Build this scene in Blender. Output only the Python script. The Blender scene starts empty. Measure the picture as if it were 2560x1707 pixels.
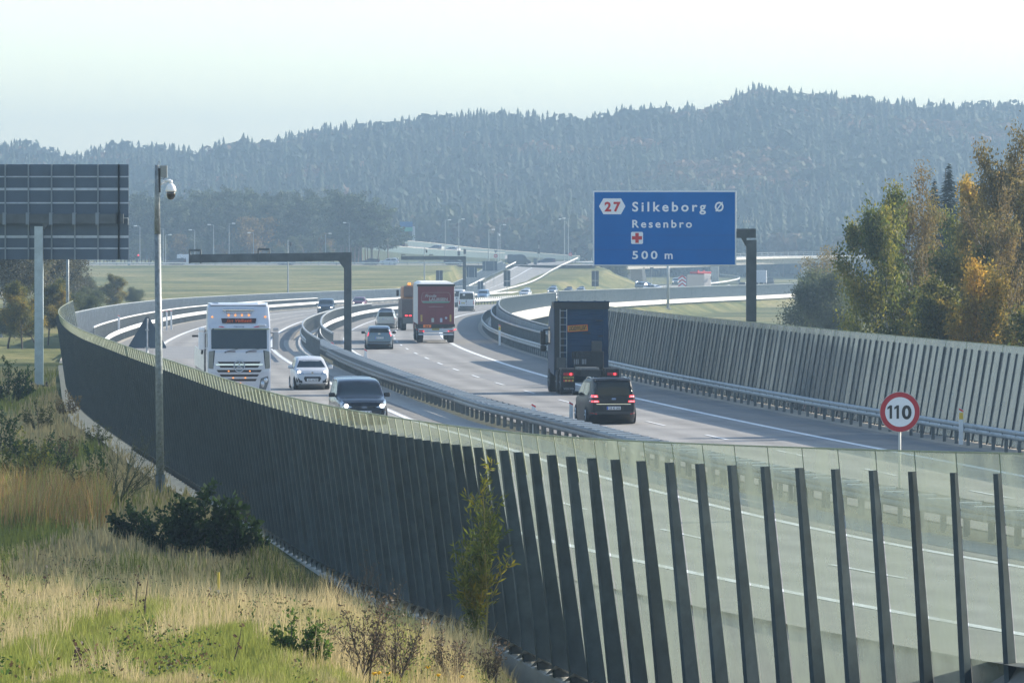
import bpy, bmesh, math, random
import numpy as np
from mathutils import Vector, Matrix
from mathutils.bvhtree import BVHTree
from mathutils.geometry import delaunay_2d_cdt
R = math.radians
random.seed(7); rng = np.random.default_rng(7)
sc = bpy.context.scene
# ------------------------------------------------------------------ camera, sky, sun
FPX = 14222.0; HZ = 603.0; CH = 6.8
pitch = math.atan((853.5 - HZ) / FPX)
cam = bpy.data.cameras.new('camera'); co = bpy.data.objects.new('camera', cam)
sc.collection.objects.link(co); co.location = (0, 0, CH); co.rotation_euler = (math.pi / 2 - pitch, 0, 0)
cam.sensor_width = 36; cam.lens = FPX / 2560 * 36; cam.clip_start = 1; cam.clip_end = 20000
cam.dof.use_dof = False; cam.dof.focus_distance = 255; cam.dof.aperture_fstop = 9
sc.camera = co
SUN_EL, SUN_AZ = 25.0, 62.0           # azimuth from the view direction (+Y) towards the right (+X)
w = bpy.data.worlds.new('World'); sc.world = w; w.use_nodes = True
nt = w.node_tree; nt.nodes.clear()
sky = nt.nodes.new('ShaderNodeTexSky'); sky.sky_type = 'NISHITA'; sky.sun_disc = False
sky.sun_elevation = R(SUN_EL); sky.sun_rotation = R(SUN_AZ); sky.air_density = 1.0; sky.dust_density = 0.35; sky.ozone_density = 1.2
bg = nt.nodes.new('ShaderNodeBackground'); bg.inputs[1].default_value = 0.100
ow = nt.nodes.new('ShaderNodeOutputWorld'); nt.links.new(sky.outputs[0], bg.inputs[0]); nt.links.new(bg.outputs[0], ow.inputs[0])
sl = bpy.data.lights.new('sun', 'SUN'); sl.energy = 3.7; sl.angle = R(0.6); sl.color = (1, .90, .76)
so = bpy.data.objects.new('sun', sl); sc.collection.objects.link(so)
sd = Vector((math.sin(R(SUN_AZ)) * math.cos(R(SUN_EL)), math.cos(R(SUN_AZ)) * math.cos(R(SUN_EL)), math.sin(R(SUN_EL))))
so.rotation_euler = sd.to_track_quat('Z', 'Y').to_euler()
sc.view_settings.view_transform = 'Standard'; sc.view_settings.look = 'None'
sc.view_settings.exposure = 1.42; sc.view_settings.gamma = 1; sc.view_settings.use_curve_mapping = False
sc.cycles.use_denoising = True; sc.cycles.max_bounces = 8; sc.cycles.transparent_max_bounces = 24
sc.cycles.volume_bounces = 0; sc.cycles.diffuse_bounces = 3; sc.cycles.glossy_bounces = 3; sc.cycles.transmission_bounces = 4
sc.cycles.sample_clamp_indirect = 8
# ------------------------------------------------------------------ where things stand
def pchip(pts):
    xs = np.array([p[0] for p in pts], float); ys = np.array([p[1] for p in pts], float)
    h = np.diff(xs); d = np.diff(ys) / h; m = np.zeros_like(xs)
    m[0] = d[0]; m[-1] = d[-1]
    for i in range(1, len(xs) - 1):
        m[i] = (d[i - 1] * h[i] + d[i] * h[i - 1]) / (h[i] + h[i - 1])
    def f(x):
        x = np.asarray(x, float); k = np.clip(np.searchsorted(xs, x) - 1, 0, len(h) - 1)
        t = (x - xs[k]) / h[k]; hk = h[k]
        inside = (2 * t**3 - 3 * t**2 + 1) * ys[k] + (t**3 - 2 * t**2 + t) * hk * m[k] + (-2 * t**3 + 3 * t**2) * ys[k + 1] + (t**3 - t**2) * hk * m[k + 1]
        lo = ys[0] + m[0] * (x - xs[0]); hi = ys[-1] + m[-1] * (x - xs[-1])
        return np.where(x < xs[0], lo, np.where(x > xs[-1], hi, inside))
    return f
zr = pchip([(0, 0), (250, 0), (380, -.08), (500, -.55), (694, -1.7), (1000, -3.2), (1300, -4.2), (1600, -4.5), (5000, -4.5)])
CX = pchip([(60, 36), (80, 30.2), (95, 26), (110, 22), (128, 17.4), (150, 13.2), (175, 9.8), (195, 7.3), (210.7, 5.47), (242, 2.2), (271, -.55), (301, -2.95), (331, -4.95),
            (358, -6.5), (411, -8.5), (450, -9.2), (520, -9.6), (600, -9.2), (652, -8), (720, -5.6), (789, -2.2), (917, 12), (1050, 30), (1150, 42), (1290, 53), (1420, 61), (1500, 65), (1700, 71), (2100, 75)])
LX = pchip([(60, 26.5), (80, 18.8), (95, 13.6), (110, 9.1), (128, 4.7), (150, .9), (175, -2.5), (195, -4.8), (210, -6.8), (231, -8.8), (276, -12.6), (314, -15.7), (361, -18.8), (424, -21.2),
            (504, -22.9), (600, -23.3), (645, -22.8), (740, -19.5), (860, -12), (981, -2.8), (1050, 4), (1150, 14), (1300, 28), (1480, 42), (1700, 55), (2100, 70)])
FRX = pchip([(700, 1.8), (789, 6.2), (850, 12.5), (917, 20.6), (1000, 33), (1061, 43.6), (1148, 58), (1250, 78), (1400, 112)])
cp, sp_ = math.cos(pitch), math.sin(pitch)
def ray(px, py):
    u = (px - 1280) / FPX; v = (853.5 - py) / FPX
    return Vector((u, cp + v * sp_, -sp_ + v * cp))
def at(px, py, Y):
    d = ray(px, py); return Vector((0, 0, CH)) + d * (Y / d.y)
def gnd(px, py, dz=0.0, zf=None):
    d = ray(px, py); Y = 300.0
    for _ in range(60):
        z = float((zf or zr)(Y)) + dz
        Y = .5 * Y + .5 * min(6000, (z - CH) / d.z * d.y) if d.z < 0 else 6000
    return Vector((0, 0, CH)) + d * (Y / d.y)
def off(f, d, Y):
    Y = float(Y); x = float(f(Y)); s = float(f(Y + .5) - f(Y - .5)); n = math.hypot(1, s)
    dd = d(Y) if callable(d) else d
    return (x + dd / n, Y - dd * s / n)
def slope(f, Y): return float(f(Y + .5) - f(Y - .5))
def resample(pts, step):
    pts = [Vector(p) for p in pts]; out = [pts[0].copy()]; acc = 0
    for a, b in zip(pts, pts[1:]):
        L = (b - a).length; t = step - acc
        while t <= L:
            out.append(a.lerp(b, t / L)); t += step
        acc = L - (t - step)
    return out
def line(f, d, Y0, Y1, step=4.0, dz=0.0):
    n = max(2, int(abs(Y1 - Y0) / step) + 1); o = []
    for i in range(n):
        Y = Y0 + (Y1 - Y0) * i / (n - 1); x, y = off(f, d, Y); o.append(Vector((x, y, float(zr(Y)) + dz)))
    return o
# ------------------------------------------------------------------ materials
MATS = {}
def mat(name, col, rough=.6, metal=0.0, var=0.0, scale=5.0, bump=0.0, col2=None, spec=.5, emit=0.0, coat=0.0, detail=6.0, bscale=None, stretch=None, transl=0.0, objvar=0.0, ramp=(.35, .65), attr=None, alpha=None):
    if name in MATS: return MATS[name]
    m = bpy.data.materials.new(name); m.use_nodes = True; t = m.node_tree; b = t.nodes['Principled BSDF']
    N = lambda k: t.nodes.new(k); Lk = t.links.new
    b.inputs['Roughness'].default_value = rough; b.inputs['Metallic'].default_value = metal
    b.inputs['Specular IOR Level'].default_value = spec; b.inputs['Coat Weight'].default_value = coat; b.inputs['Coat Roughness'].default_value = .05
    c4 = (*col, 1); b.inputs['Base Color'].default_value = c4; src = None
    if var or col2 or bump:
        tc = N('ShaderNodeTexCoord'); vec = tc.outputs['Object']
        if stretch:
            mp = N('ShaderNodeMapping'); mp.inputs['Scale'].default_value = stretch; Lk(vec, mp.inputs[0]); vec = mp.outputs[0]
        no = N('ShaderNodeTexNoise'); no.inputs['Scale'].default_value = scale; no.inputs['Detail'].default_value = detail; no.inputs['Roughness'].default_value = .62; Lk(vec, no.inputs[0])
        if var or col2:
            rp = N('ShaderNodeValToRGB'); rp.color_ramp.elements[0].position = ramp[0]; rp.color_ramp.elements[1].position = ramp[1]
            ca = tuple(max(0, x * (1 - var)) for x in col); cb = col2 or tuple(min(1, x * (1 + var)) for x in col)
            rp.color_ramp.elements[0].color = (*ca, 1); rp.color_ramp.elements[1].color = (*cb, 1)
            Lk(no.outputs[0], rp.inputs[0]); src = rp.outputs[0]
        if bump:
            bn = N('ShaderNodeBump'); bn.inputs['Strength'].default_value = min(1, bump); bn.inputs['Distance'].default_value = .03
            if bscale:
                n2 = N('ShaderNodeTexNoise'); n2.inputs['Scale'].default_value = bscale; Lk(vec, n2.inputs[0]); Lk(n2.outputs[0], bn.inputs['Height'])
            else: Lk(no.outputs[0], bn.inputs['Height'])
            Lk(bn.outputs[0], b.inputs['Normal'])
    if attr:
        at_ = N('ShaderNodeAttribute'); at_.attribute_name = attr
        if src:
            mx = N('ShaderNodeMix'); mx.data_type = 'RGBA'; mx.blend_type = 'MULTIPLY'; mx.inputs[0].default_value = 1
            Lk(src, mx.inputs[6]); Lk(at_.outputs[0], mx.inputs[7]); src = mx.outputs[2]
        else: src = at_.outputs[0]
    if objvar:
        oi = N('ShaderNodeObjectInfo'); hv = N('ShaderNodeHueSaturation'); mr = N('ShaderNodeMapRange')
        mr.inputs[3].default_value = 1 - objvar; mr.inputs[4].default_value = 1 + objvar; Lk(oi.outputs['Random'], mr.inputs[0]); Lk(mr.outputs[0], hv.inputs['Value'])
        if src: Lk(src, hv.inputs['Color'])
        else: hv.inputs['Color'].default_value = c4
        src = hv.outputs[0]
    if src: Lk(src, b.inputs['Base Color'])
    if emit:
        b.inputs['Emission Color'].default_value = c4; b.inputs['Emission Strength'].default_value = emit
    if transl:
        tr = N('ShaderNodeBsdfTranslucent'); ms = N('ShaderNodeMixShader'); ms.inputs[0].default_value = transl
        if src: Lk(src, tr.inputs[0])
        else: tr.inputs[0].default_value = c4
        out = t.nodes['Material Output']; Lk(b.outputs[0], ms.inputs[1]); Lk(tr.outputs[0], ms.inputs[2]); Lk(ms.outputs[0], out.inputs[0])
    MATS[name] = m; return m
def tracks(m):
    t = m.node_tree; b = t.nodes['Principled BSDF']; src = b.inputs['Base Color'].links[0].from_socket; N = t.nodes.new; Lk = t.links.new
    a = N('ShaderNodeAttribute'); a.attribute_name = 'across'; ops = [('ABSOLUTE', None), ('SUBTRACT', 1.0), ('MULTIPLY', 3.93), ('COSINE', None), ('MULTIPLY_ADD', -.07)]; s = a.outputs['Fac']
    for o, v in ops:
        n = N('ShaderNodeMath'); n.operation = o; Lk(s, n.inputs[0]); 
        if v is not None: n.inputs[1].default_value = v * (1.6 if o == 'MULTIPLY_ADD' else 1)
        if o == 'MULTIPLY_ADD': n.inputs[2].default_value = .90
        s = n.outputs[0]
    mx = N('ShaderNodeMix'); mx.data_type = 'RGBA'; mx.blend_type = 'MULTIPLY'; mx.inputs[0].default_value = 1; Lk(src, mx.inputs[6]); Lk(s, mx.inputs[7]); Lk(mx.outputs[2], b.inputs['Base Color'])
def glassmat(name, tint, clear=.6, dirt=(.5, .55, .5), gloss_rough=.06, transl=.5, ior=1.5, refl=1.0):
    m = bpy.data.materials.new(name); m.use_nodes = True; t = m.node_tree; t.nodes.clear(); N = lambda k: t.nodes.new(k); Lk = t.links.new
    out = N('ShaderNodeOutputMaterial'); tr = N('ShaderNodeBsdfTransparent'); tr.inputs[0].default_value = (*tint, 1)
    df = N('ShaderNodeBsdfDiffuse'); df.inputs[0].default_value = (*dirt, 1); tl = N('ShaderNodeBsdfTranslucent'); tl.inputs[0].default_value = (*dirt, 1)
    gl = N('ShaderNodeBsdfGlossy'); gl.inputs['Roughness'].default_value = gloss_rough
    m1 = N('ShaderNodeMixShader'); m1.inputs[0].default_value = transl; Lk(df.outputs[0], m1.inputs[1]); Lk(tl.outputs[0], m1.inputs[2])
    tc = N('ShaderNodeTexCoord'); no = N('ShaderNodeTexNoise'); no.inputs['Scale'].default_value = 2.6; no.inputs['Detail'].default_value = 9; mp_ = N('ShaderNodeMapping'); mp_.inputs['Scale'].default_value = (1, 1, .35); Lk(tc.outputs['Object'], mp_.inputs[0]); Lk(mp_.outputs[0], no.inputs[0])
    mr = N('ShaderNodeMapRange'); mr.inputs[1].default_value = .3; mr.inputs[2].default_value = .7; mr.inputs[3].default_value = max(.02, clear - .24); mr.inputs[4].default_value = min(.95, clear + .18); Lk(no.outputs[0], mr.inputs[0])
    oi = N('ShaderNodeObjectInfo'); ra = N('ShaderNodeMath'); ra.operation = 'MULTIPLY_ADD'; ra.inputs[1].default_value = .16; ra.inputs[2].default_value = -.08; Lk(oi.outputs['Random'], ra.inputs[0]); ad = N('ShaderNodeMath'); ad.operation = 'ADD'; ad.use_clamp = True; Lk(mr.outputs[0], ad.inputs[0]); Lk(ra.outputs[0], ad.inputs[1])
    m2 = N('ShaderNodeMixShader'); Lk(ad.outputs[0], m2.inputs[0]); Lk(m1.outputs[0], m2.inputs[1]); Lk(tr.outputs[0], m2.inputs[2])
    fr = N('ShaderNodeFresnel'); fr.inputs[0].default_value = ior
    bn = N('ShaderNodeBump'); bn.inputs['Strength'].default_value = .25; bn.inputs['Distance'].default_value = .02; n3 = N('ShaderNodeTexNoise'); n3.inputs['Scale'].default_value = 1.3; Lk(tc.outputs['Object'], n3.inputs[0]); Lk(n3.outputs[0], bn.inputs['Height']); Lk(bn.outputs[0], gl.inputs['Normal'])
    m3 = N('ShaderNodeMixShader'); fm = N('ShaderNodeMath'); fm.operation = 'MULTIPLY'; fm.inputs[1].default_value = refl; Lk(fr.outputs[0], fm.inputs[0]); Lk(fm.outputs[0], m3.inputs[0]); Lk(m2.outputs[0], m3.inputs[1]); Lk(gl.outputs[0], m3.inputs[2]); Lk(m3.outputs[0], out.inputs[0])
    MATS[name] = m; return m
# ------------------------------------------------------------------ mesh helpers
COL = sc.collection
def tag(o, label=None, cat=None, group=None, kind=None):
    if label: o['label'] = label
    if cat: o['category'] = cat
    if group: o['group'] = group
    if kind: o['kind'] = kind
    return o
def thing(name, label, cat, loc=(0, 0, 0), rz=0.0, group=None, kind=None):
    o = bpy.data.objects.new(name, None); COL.objects.link(o); o.location = loc; o.rotation_euler = (0, 0, rz); o.empty_display_size = .3
    return tag(o, label, cat, group, kind)
def link(name, me, m=None, parent=None):
    o = bpy.data.objects.new(name, me); COL.objects.link(o)
    if m is not None: me.materials.append(m) if not len(me.materials) else None
    o.parent = parent; return o
def copy_tree(o, parent=None):
    c = o.copy(); COL.objects.link(c); c.parent = parent
    for ch in o.children: copy_tree(ch, c)
    return c
class MB:
    def __init__(s): s.v = []; s.f = []
    def add(s, vs, fs):
        n = len(s.v); s.v += [tuple(v) for v in vs]; s.f += [tuple(i + n for i in f) for f in fs]; return s
    def box(s, c, d, rot=None):
        x, y, z = d[0] / 2, d[1] / 2, d[2] / 2; c = Vector(c)
        vs = [Vector(p) for p in ((-x, -y, -z), (x, -y, -z), (x, y, -z), (-x, y, -z), (-x, -y, z), (x, -y, z), (x, y, z), (-x, y, z))]
        if rot is not None: vs = [rot @ v for v in vs]
        return s.add([v + c for v in vs], [(0, 3, 2, 1), (4, 5, 6, 7), (0, 1, 5, 4), (1, 2, 6, 5), (2, 3, 7, 6), (3, 0, 4, 7)])
    def rbox(s, c, d, r=.03, seg=2, taper=None):
        bm = bmesh.new(); bmesh.ops.create_cube(bm, size=1)
        for v in bm.verts:
            v.co = Vector((v.co.x * d[0], v.co.y * d[1], v.co.z * d[2]))
            if taper and v.co.z > 0: v.co.x *= taper[0]; v.co.y *= taper[1]
        bmesh.ops.bevel(bm, geom=bm.edges[:], offset=r, segments=seg, profile=.6, affect='EDGES')
        bm.verts.index_update(); s.add([v.co + Vector(c) for v in bm.verts], [[v.index for v in f.verts] for f in bm.faces]); bm.free(); return s
    def tube(s, p0, p1, r0, r1=None, n=8, cap=True):
        r1 = r0 if r1 is None else r1; p0, p1 = Vector(p0), Vector(p1); d = p1 - p0
        if d.length < 1e-6: return s
        q = d.to_track_quat('Z', 'Y'); vs = []
        for p, r in ((p0, r0), (p1, r1)):
            for i in range(n):
                a = 2 * math.pi * i / n; vs.append(p + q @ Vector((math.cos(a) * r, math.sin(a) * r, 0)))
        fs = [(i, (i + 1) % n, n + (i + 1) % n, n + i) for i in range(n)]
        if cap: fs += [tuple(range(n - 1, -1, -1)), tuple(range(n, 2 * n))]
        return s.add(vs, fs)
    def prism(s, poly, z0, z1):
        n = len(poly); vs = [(x, y, z0) for x, y in poly] + [(x, y, z1) for x, y in poly]
        return s.add(vs, [tuple(range(n - 1, -1, -1)), tuple(range(n, 2 * n))] + [(i, (i + 1) % n, n + (i + 1) % n, n + i) for i in range(n)])
    def xprism(s, poly, y0, y1):      # poly in (x,z), extruded along y
        n = len(poly); vs = [(x, y0, z) for x, z in poly] + [(x, y1, z) for x, z in poly]
        return s.add(vs, [tuple(range(n)), tuple(range(2 * n - 1, n - 1, -1))] + [((i + 1) % n, i, n + i, n + (i + 1) % n) for i in range(n)])
    def yprism(s, poly, x0, x1):      # poly in (y,z), extruded along x
        n = len(poly); vs = [(x0, y, z) for y, z in poly] + [(x1, y, z) for y, z in poly]
        return s.add(vs, [tuple(range(n - 1, -1, -1)), tuple(range(n, 2 * n))] + [(i, (i + 1) % n, n + (i + 1) % n, n + i) for i in range(n)])
    def sweep(s, path, prof, closed=True, side=1.0):   # prof: (across, up); across is to the right of the travel direction
        n = len(prof); vs = []
        for i, p in enumerate(path):
            a = path[max(0, i - 1)]; b = path[min(len(path) - 1, i + 1)]; t = Vector((b.x - a.x, b.y - a.y, 0)).normalized(); r = Vector((t.y, -t.x, 0)) * side
            for (u, h) in prof: vs.append(p + r * u + Vector((0, 0, h)))
        fs = []; m = n if closed else n - 1
        for i in range(len(path) - 1):
            for j in range(m):
                k = (j + 1) % n; fs.append((i * n + j, i * n + k, (i + 1) * n + k, (i + 1) * n + j))
        if closed: fs += [tuple(range(n - 1, -1, -1)), tuple((len(path) - 1) * n + j for j in range(n))]
        return s.add(vs, fs)
    def mesh(s, name, smooth=False):
        me = bpy.data.meshes.new(name); me.from_pydata(s.v, [], s.f); me.update()
        if smooth: me.polygons.foreach_set('use_smooth', [True] * len(me.polygons))
        return me
    def build(s, name, m, parent=None, smooth=False):
        return link(name, s.mesh(name, smooth), m, parent)
def np_mesh(name, V, F, cols=None, smooth=False):
    V = np.asarray(V, np.float32); F = np.asarray(F, np.int32); k = F.shape[1]
    me = bpy.data.meshes.new(name); me.vertices.add(len(V)); me.vertices.foreach_set('co', V.ravel())
    me.loops.add(F.size); me.loops.foreach_set('vertex_index', F.ravel()); me.polygons.add(len(F))
    me.polygons.foreach_set('loop_start', np.arange(0, F.size, k, dtype=np.int32)); me.polygons.foreach_set('loop_total', np.full(len(F), k, np.int32))
    if smooth: me.polygons.foreach_set('use_smooth', np.ones(len(F), bool))
    me.update(calc_edges=True)
    if cols is not None:
        a = me.color_attributes.new('tint', 'FLOAT_COLOR', 'POINT'); c = np.ones((len(V), 4), np.float32); c[:, :3] = cols; a.data.foreach_set('color', c.ravel())
    return me
def limited(pieces, pname, m, parent, sname, smooth=False):
    """pieces: list of (distance, MB-filling function); the 100 nearest become parts, the rest one part of kind stuff"""
    pieces = sorted(pieces, key=lambda p: p[0])
    for _, fn in pieces[:100]:
        b = MB(); fn(b); b.build(pname, m, parent, smooth)
    if len(pieces) > 100:
        b = MB()
        for _, fn in pieces[100:]: fn(b)
        tag(b.build(sname, m, parent, smooth), kind='stuff')
def text_mesh(txt, size, bold=.0, spacing=1.0, shear=0.0, extrude=.004, xscale=1.0, align='LEFT'):
    cu = bpy.data.curves.new('lettering', 'FONT'); cu.body = txt; cu.size = size; cu.offset = bold; cu.space_character = spacing; cu.shear = shear
    cu.extrude = extrude; cu.align_x = align; cu.resolution_u = 4
    o = bpy.data.objects.new('lettering', cu); COL.objects.link(o); dg = bpy.context.evaluated_depsgraph_get()
    me = bpy.data.meshes.new_from_object(o.evaluated_get(dg)); bpy.data.objects.remove(o); bpy.data.curves.remove(cu)
    vs = [Vector((v.co.x * xscale, v.co.y, v.co.z)) for v in me.vertices]; fs = [tuple(p.vertices) for p in me.polygons]; bpy.data.meshes.remove(me)
    return vs, fs
def put_text(b, txt, size, origin, right, up, **k):
    vs, fs = text_mesh(txt, size, **k); r = Vector(right).normalized(); u = Vector(up).normalized(); n = r.cross(u); o = Vector(origin)
    b.add([o + r * v.x + u * v.y + n * v.z for v in vs], fs)
# ------------------------------------------------------------------ palette
M_asph = mat('asphalt', (.27, .262, .245), .82, var=.17, scale=.30, bump=.25, bscale=40, detail=10)
tracks(M_asph)
M_asph3 = mat('repaired_asphalt', (.22, .22, .216), .85, var=.14, scale=.6)
M_asph2 = mat('shoulder_asphalt', (.19, .183, .168), .85, var=.16, scale=.5, bump=.3, bscale=30, detail=9)
M_line = mat('road_paint', (.74, .75, .74), .6, var=.10, scale=3)
M_verge = mat('gravel_verge', (.30, .27, .22), .95, col2=(.42, .38, .31), scale=2.2, bump=.6, bscale=9, detail=10)
M_conc = mat('concrete', (.46, .44, .40), .85, var=.14, scale=1.1, bump=.2, bscale=20)
M_concl = mat('pale_concrete', (.62, .60, .55), .8, var=.10, scale=.8)
M_galv = mat('galvanised_steel', (.30, .33, .35), .48, metal=.35, var=.16, scale=4)
M_galvw = mat('weathered_zinc', (.15, .17, .18), .5, metal=.45, var=.22, scale=2.5)
M_whiterail = mat('white_rail', (.66, .67, .66), .5, var=.1, scale=2)
M_dark = mat('dark_painted_steel', (.044, .061, .074), .5, var=.22, scale=3, spec=.35, objvar=.22)
M_gantry = mat('gantry_steel', (.060, .075, .085), .5, metal=.3, var=.25, scale=1.6)
M_signback = mat('sign_back_aluminium', (.045, .075, .115), .45, metal=.3, var=.12, scale=.8)
M_signrib = mat('sign_rib', (.36, .42, .48), .5, metal=.1, var=.1)
M_pole = mat('pole_steel', (.20, .225, .23), .55, metal=.25, var=.28, scale=9)
M_black = mat('black_plastic', (.012, .013, .014), .5)
M_rubber = mat('tyre_rubber', (.018, .018, .019), .85, var=.2, scale=8)
M_white = mat('white_paint', (.74, .75, .76), .35, var=.04)
M_red = mat('red_paint', (.50, .02, .03), .45)
M_yel = mat('yellow_paint', (.75, .50, .04), .5, var=.1)
M_blue = mat('blue_sign_face', (.0, .125, .40), .65, spec=.15, var=.05, scale=.7)
M_sw = mat('sign_white', (.74, .77, .80), .45)
M_bark = mat('bark', (.10, .085, .07), .9, var=.35, scale=6, bump=.5)
M_birch = mat('birch_bark', (.42, .40, .37), .8, var=.6, scale=3, stretch=(1, 1, 3))
M_leaf = mat('leaves', (1, 1, 1), .55, attr='tint', transl=.55, spec=.3)
M_needle = mat('needles', (1, 1, 1), .7, attr='tint', transl=.15, spec=.2, objvar=.4)
M_grassb = mat('grass_blades', (1, 1, 1), .6, attr='tint', transl=.45, spec=.25)
M_glassL = glassmat('noise_screen_glass', (.80, .88, .84), clear=.50, dirt=(.235, .28, .235))
M_glassR = glassmat('noise_screen_glass_grey', (.42, .48, .50), clear=.16, dirt=(.14, .165, .172), gloss_rough=.14, transl=.10, ior=1.3, refl=.30)
M_glassT = glassmat('teal_screen_glass', (.60, .80, .78), clear=.3, dirt=(.42, .62, .60))
M_louv = mat('louvre_screen', (.36, .39, .41), .5, metal=.2, var=.15, scale=2)
# ------------------------------------------------------------------ fence lines (top edge of the near-left screen, unprojected at its height)
TOPZ = 3.4
toppx = [(182, 752), (161, 761), (144, 771), (140, 777.5), (142, 785), (157, 801), (182, 819), (196, 824.5), (234, 836), (272, 850), (310, 865), (349, 878), (387, 889), (416, 899), (463, 914), (500, 926),
         (565, 953), (660, 981), (752, 1002), (820, 1016), (888, 1029.6), (990, 1047), (1109, 1065), (1211, 1076), (1280, 1083), (1368, 1091), (1480, 1099), (1580, 1104), (1700, 1109.5), (1835, 1114), (1910, 1117), (2119, 1125), (2329, 1131), (2559, 1136), (2800, 1140)]
topw = [gnd(x, y, TOPZ, lambda Y: 0.0) for x, y in toppx]
for k in range(3):
    topw = [topw[0]] + [(topw[i - 1] + topw[i] * 2 + topw[i + 1]) / 4 for i in range(1, len(topw) - 1)] + [topw[-1]]
FLX = pchip(sorted([(p.y, p.x) for p in topw if p.y > 92]))
# ------------------------------------------------------------------ terrain
slipL = [at(1150, 738, 1035), at(1166, 729, 1060), at(1228, 697, 1180), at(1291, 664, 1290), at(1300, 659, 1330)]
slipR = [at(1205, 742, 1035), at(1232, 737, 1075), at(1324, 711, 1165), at(1382, 678, 1262), at(1440, 651, 1330)]
def ss(a, b, x): t = np.clip((x - a) / (b - a), 0, 1); return t * t * (3 - 2 * t)
def vnoise(x, y, s, seed=0):
    x = x / s + seed * 17.3; y = y / s + seed * 9.1; xi = np.floor(x); yi = np.floor(y); fx = x - xi; fy = y - yi
    h = lambda a, b: np.modf(np.abs(np.sin(a * 127.1 + b * 311.7) * 43758.5453))[0]
    fx = fx * fx * (3 - 2 * fx); fy = fy * fy * (3 - 2 * fy)
    return (h(xi, yi) * (1 - fx) + h(xi + 1, yi) * fx) * (1 - fy) + (h(xi, yi + 1) * (1 - fx) + h(xi + 1, yi + 1) * fx) * fy
ridge = pchip([(-300, 40), (0, 41), (130, 38.5), (215, 39), (300, 41), (420, 38), (520, 40), (600, 45), (700, 43), (800, 47), (950, 52), (1080, 55), (1200, 58), (1300, 56), (1400, 54), (1470, 52), (1520, 55), (1700, 60), (1790, 63),
               (1850, 70), (1950, 77), (2050, 79), (2150, 76), (2290, 73), (2400, 72), (2560, 70), (3000, 66)])
_sk = [(-400, 348), (0, 350), (60, 355), (130, 372), (200, 378), (300, 356), (420, 368), (520, 365), (570, 342), (640, 340), (700, 342), (760, 325), (850, 314), (950, 305), (1080, 290), (1200, 281), (1300, 286), (1400, 292), (1470, 300), (1520, 284), (1600, 277), (1700, 270), (1790, 262), (1840, 236), (1900, 216), (2000, 222), (2080, 226), (2150, 236), (2290, 248), (2400, 252), (2560, 254), (3000, 262)]
ridge = pchip([(p, CH + (HZ - y) * 2560 / FPX - 16.5) for p, y in _sk])
def hgt(X, Y):
    X = np.asarray(X, float); Y = np.asarray(Y, float)
    zrY = zr(Y); lx = LX(Y); cx = CX(Y)
    # signed distances outside the corridor
    fl = np.where(Y < 330, FLX(np.clip(Y, 92, 330)) + .75, lx - 9.6); fr = np.where(Y > 760, FRX(Y), cx + 8.4)
    dl = fl - X; dr = X - fr
    z = zrY - .12
    pxq = 1280 + X / np.maximum(Y, 1) * FPX
    near = (.037 + .010 * ss(0, 12, dl)) * (1 - .75 * ss(700, 1450, pxq)) * np.clip(112 - Y, 0, 80) * ss(0, 2.5, dl) - .1 + .35 * (vnoise(X, Y, 9, 1) - .5) * ss(1, 5, dl) + .10 * (vnoise(X, Y, 2.1, 2) - .5) * ss(.4, 3, dl)
    near = near - .48 * ss(135, 105, Y) * np.maximum(ss(6, 0, dl), ss(900, 1400, pxq)) - 1.5 * ss(1180, 1420, pxq)
    plat = np.interp(Y, [300, 420, 700, 950, 1250, 1340], [-.1, -.5, -1.6, -1.2, 1.25, 1.35])
    left = np.where(Y < 300, near, np.minimum(zrY + .12 * np.clip(dl, 0, 9) + .34 * np.clip(dl - 1, 0, 99), plat + .5 * (vnoise(X, Y, 25, 3) - .5) * ss(1240, 1100, Y)))
    z = np.where(dl > 0, left, z - 1.25 * ss(120, 104, Y) * ss(-9, -2, dl) * (Y < 130))
    valley = np.maximum(-5.6 + .5 * (vnoise(X, Y, 30, 4) - .5), zrY - .1 - dr * .42 - 6 * ss(400, 440, Y) * ss(812, 800, Y))
    z = np.where((dr > 0) & (Y < 1400), valley, z)
    # the stream valley under the two bridge decks
    ug = ss(400, 432, Y) * ss(815, 790, Y)
    z = np.where((dl <= 0.5) & (dr <= 0.5), z - ug * (5.4 + zrY * .6), z)
    # plateau of the roundabout and everything behind it
    back = np.where(Y > 1240, 1.35 - np.clip((X - 17) * .42, 0, 5.8), -99)
    z = np.where((Y > 1240) & (Y <= 1420), np.where(X < 17, back, np.minimum(np.maximum(back, -4.6), 1.35)), z)
    px = 1280 + X / np.maximum(Y, 1) * FPX
    flat = np.where(X < 60, 1.2, 1.2) - 5.6 * ss(12, 34, X) * ss(2200, 1700, Y)
    far = flat + (ridge(px) - flat) * ss(1780, 2560, Y) ** 1.0 * (1 + .10 * (vnoise(X, Y, 120, 5) - .5)) - ss(2700, 4200, Y) * 30
    z = np.where(Y > 1420, far, z)
    return z
rows = [36.0]
while rows[-1] < 4600: rows.append(rows[-1] * 1.012 + .35)
rows = np.array(rows); ncol = 330; u = np.linspace(-1, 1, ncol); u = np.sign(u) * np.abs(u) ** 1.15
YY = np.repeat(rows[:, None], ncol, 1); XX = u[None, :] * (YY * .145 + 30)
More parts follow.
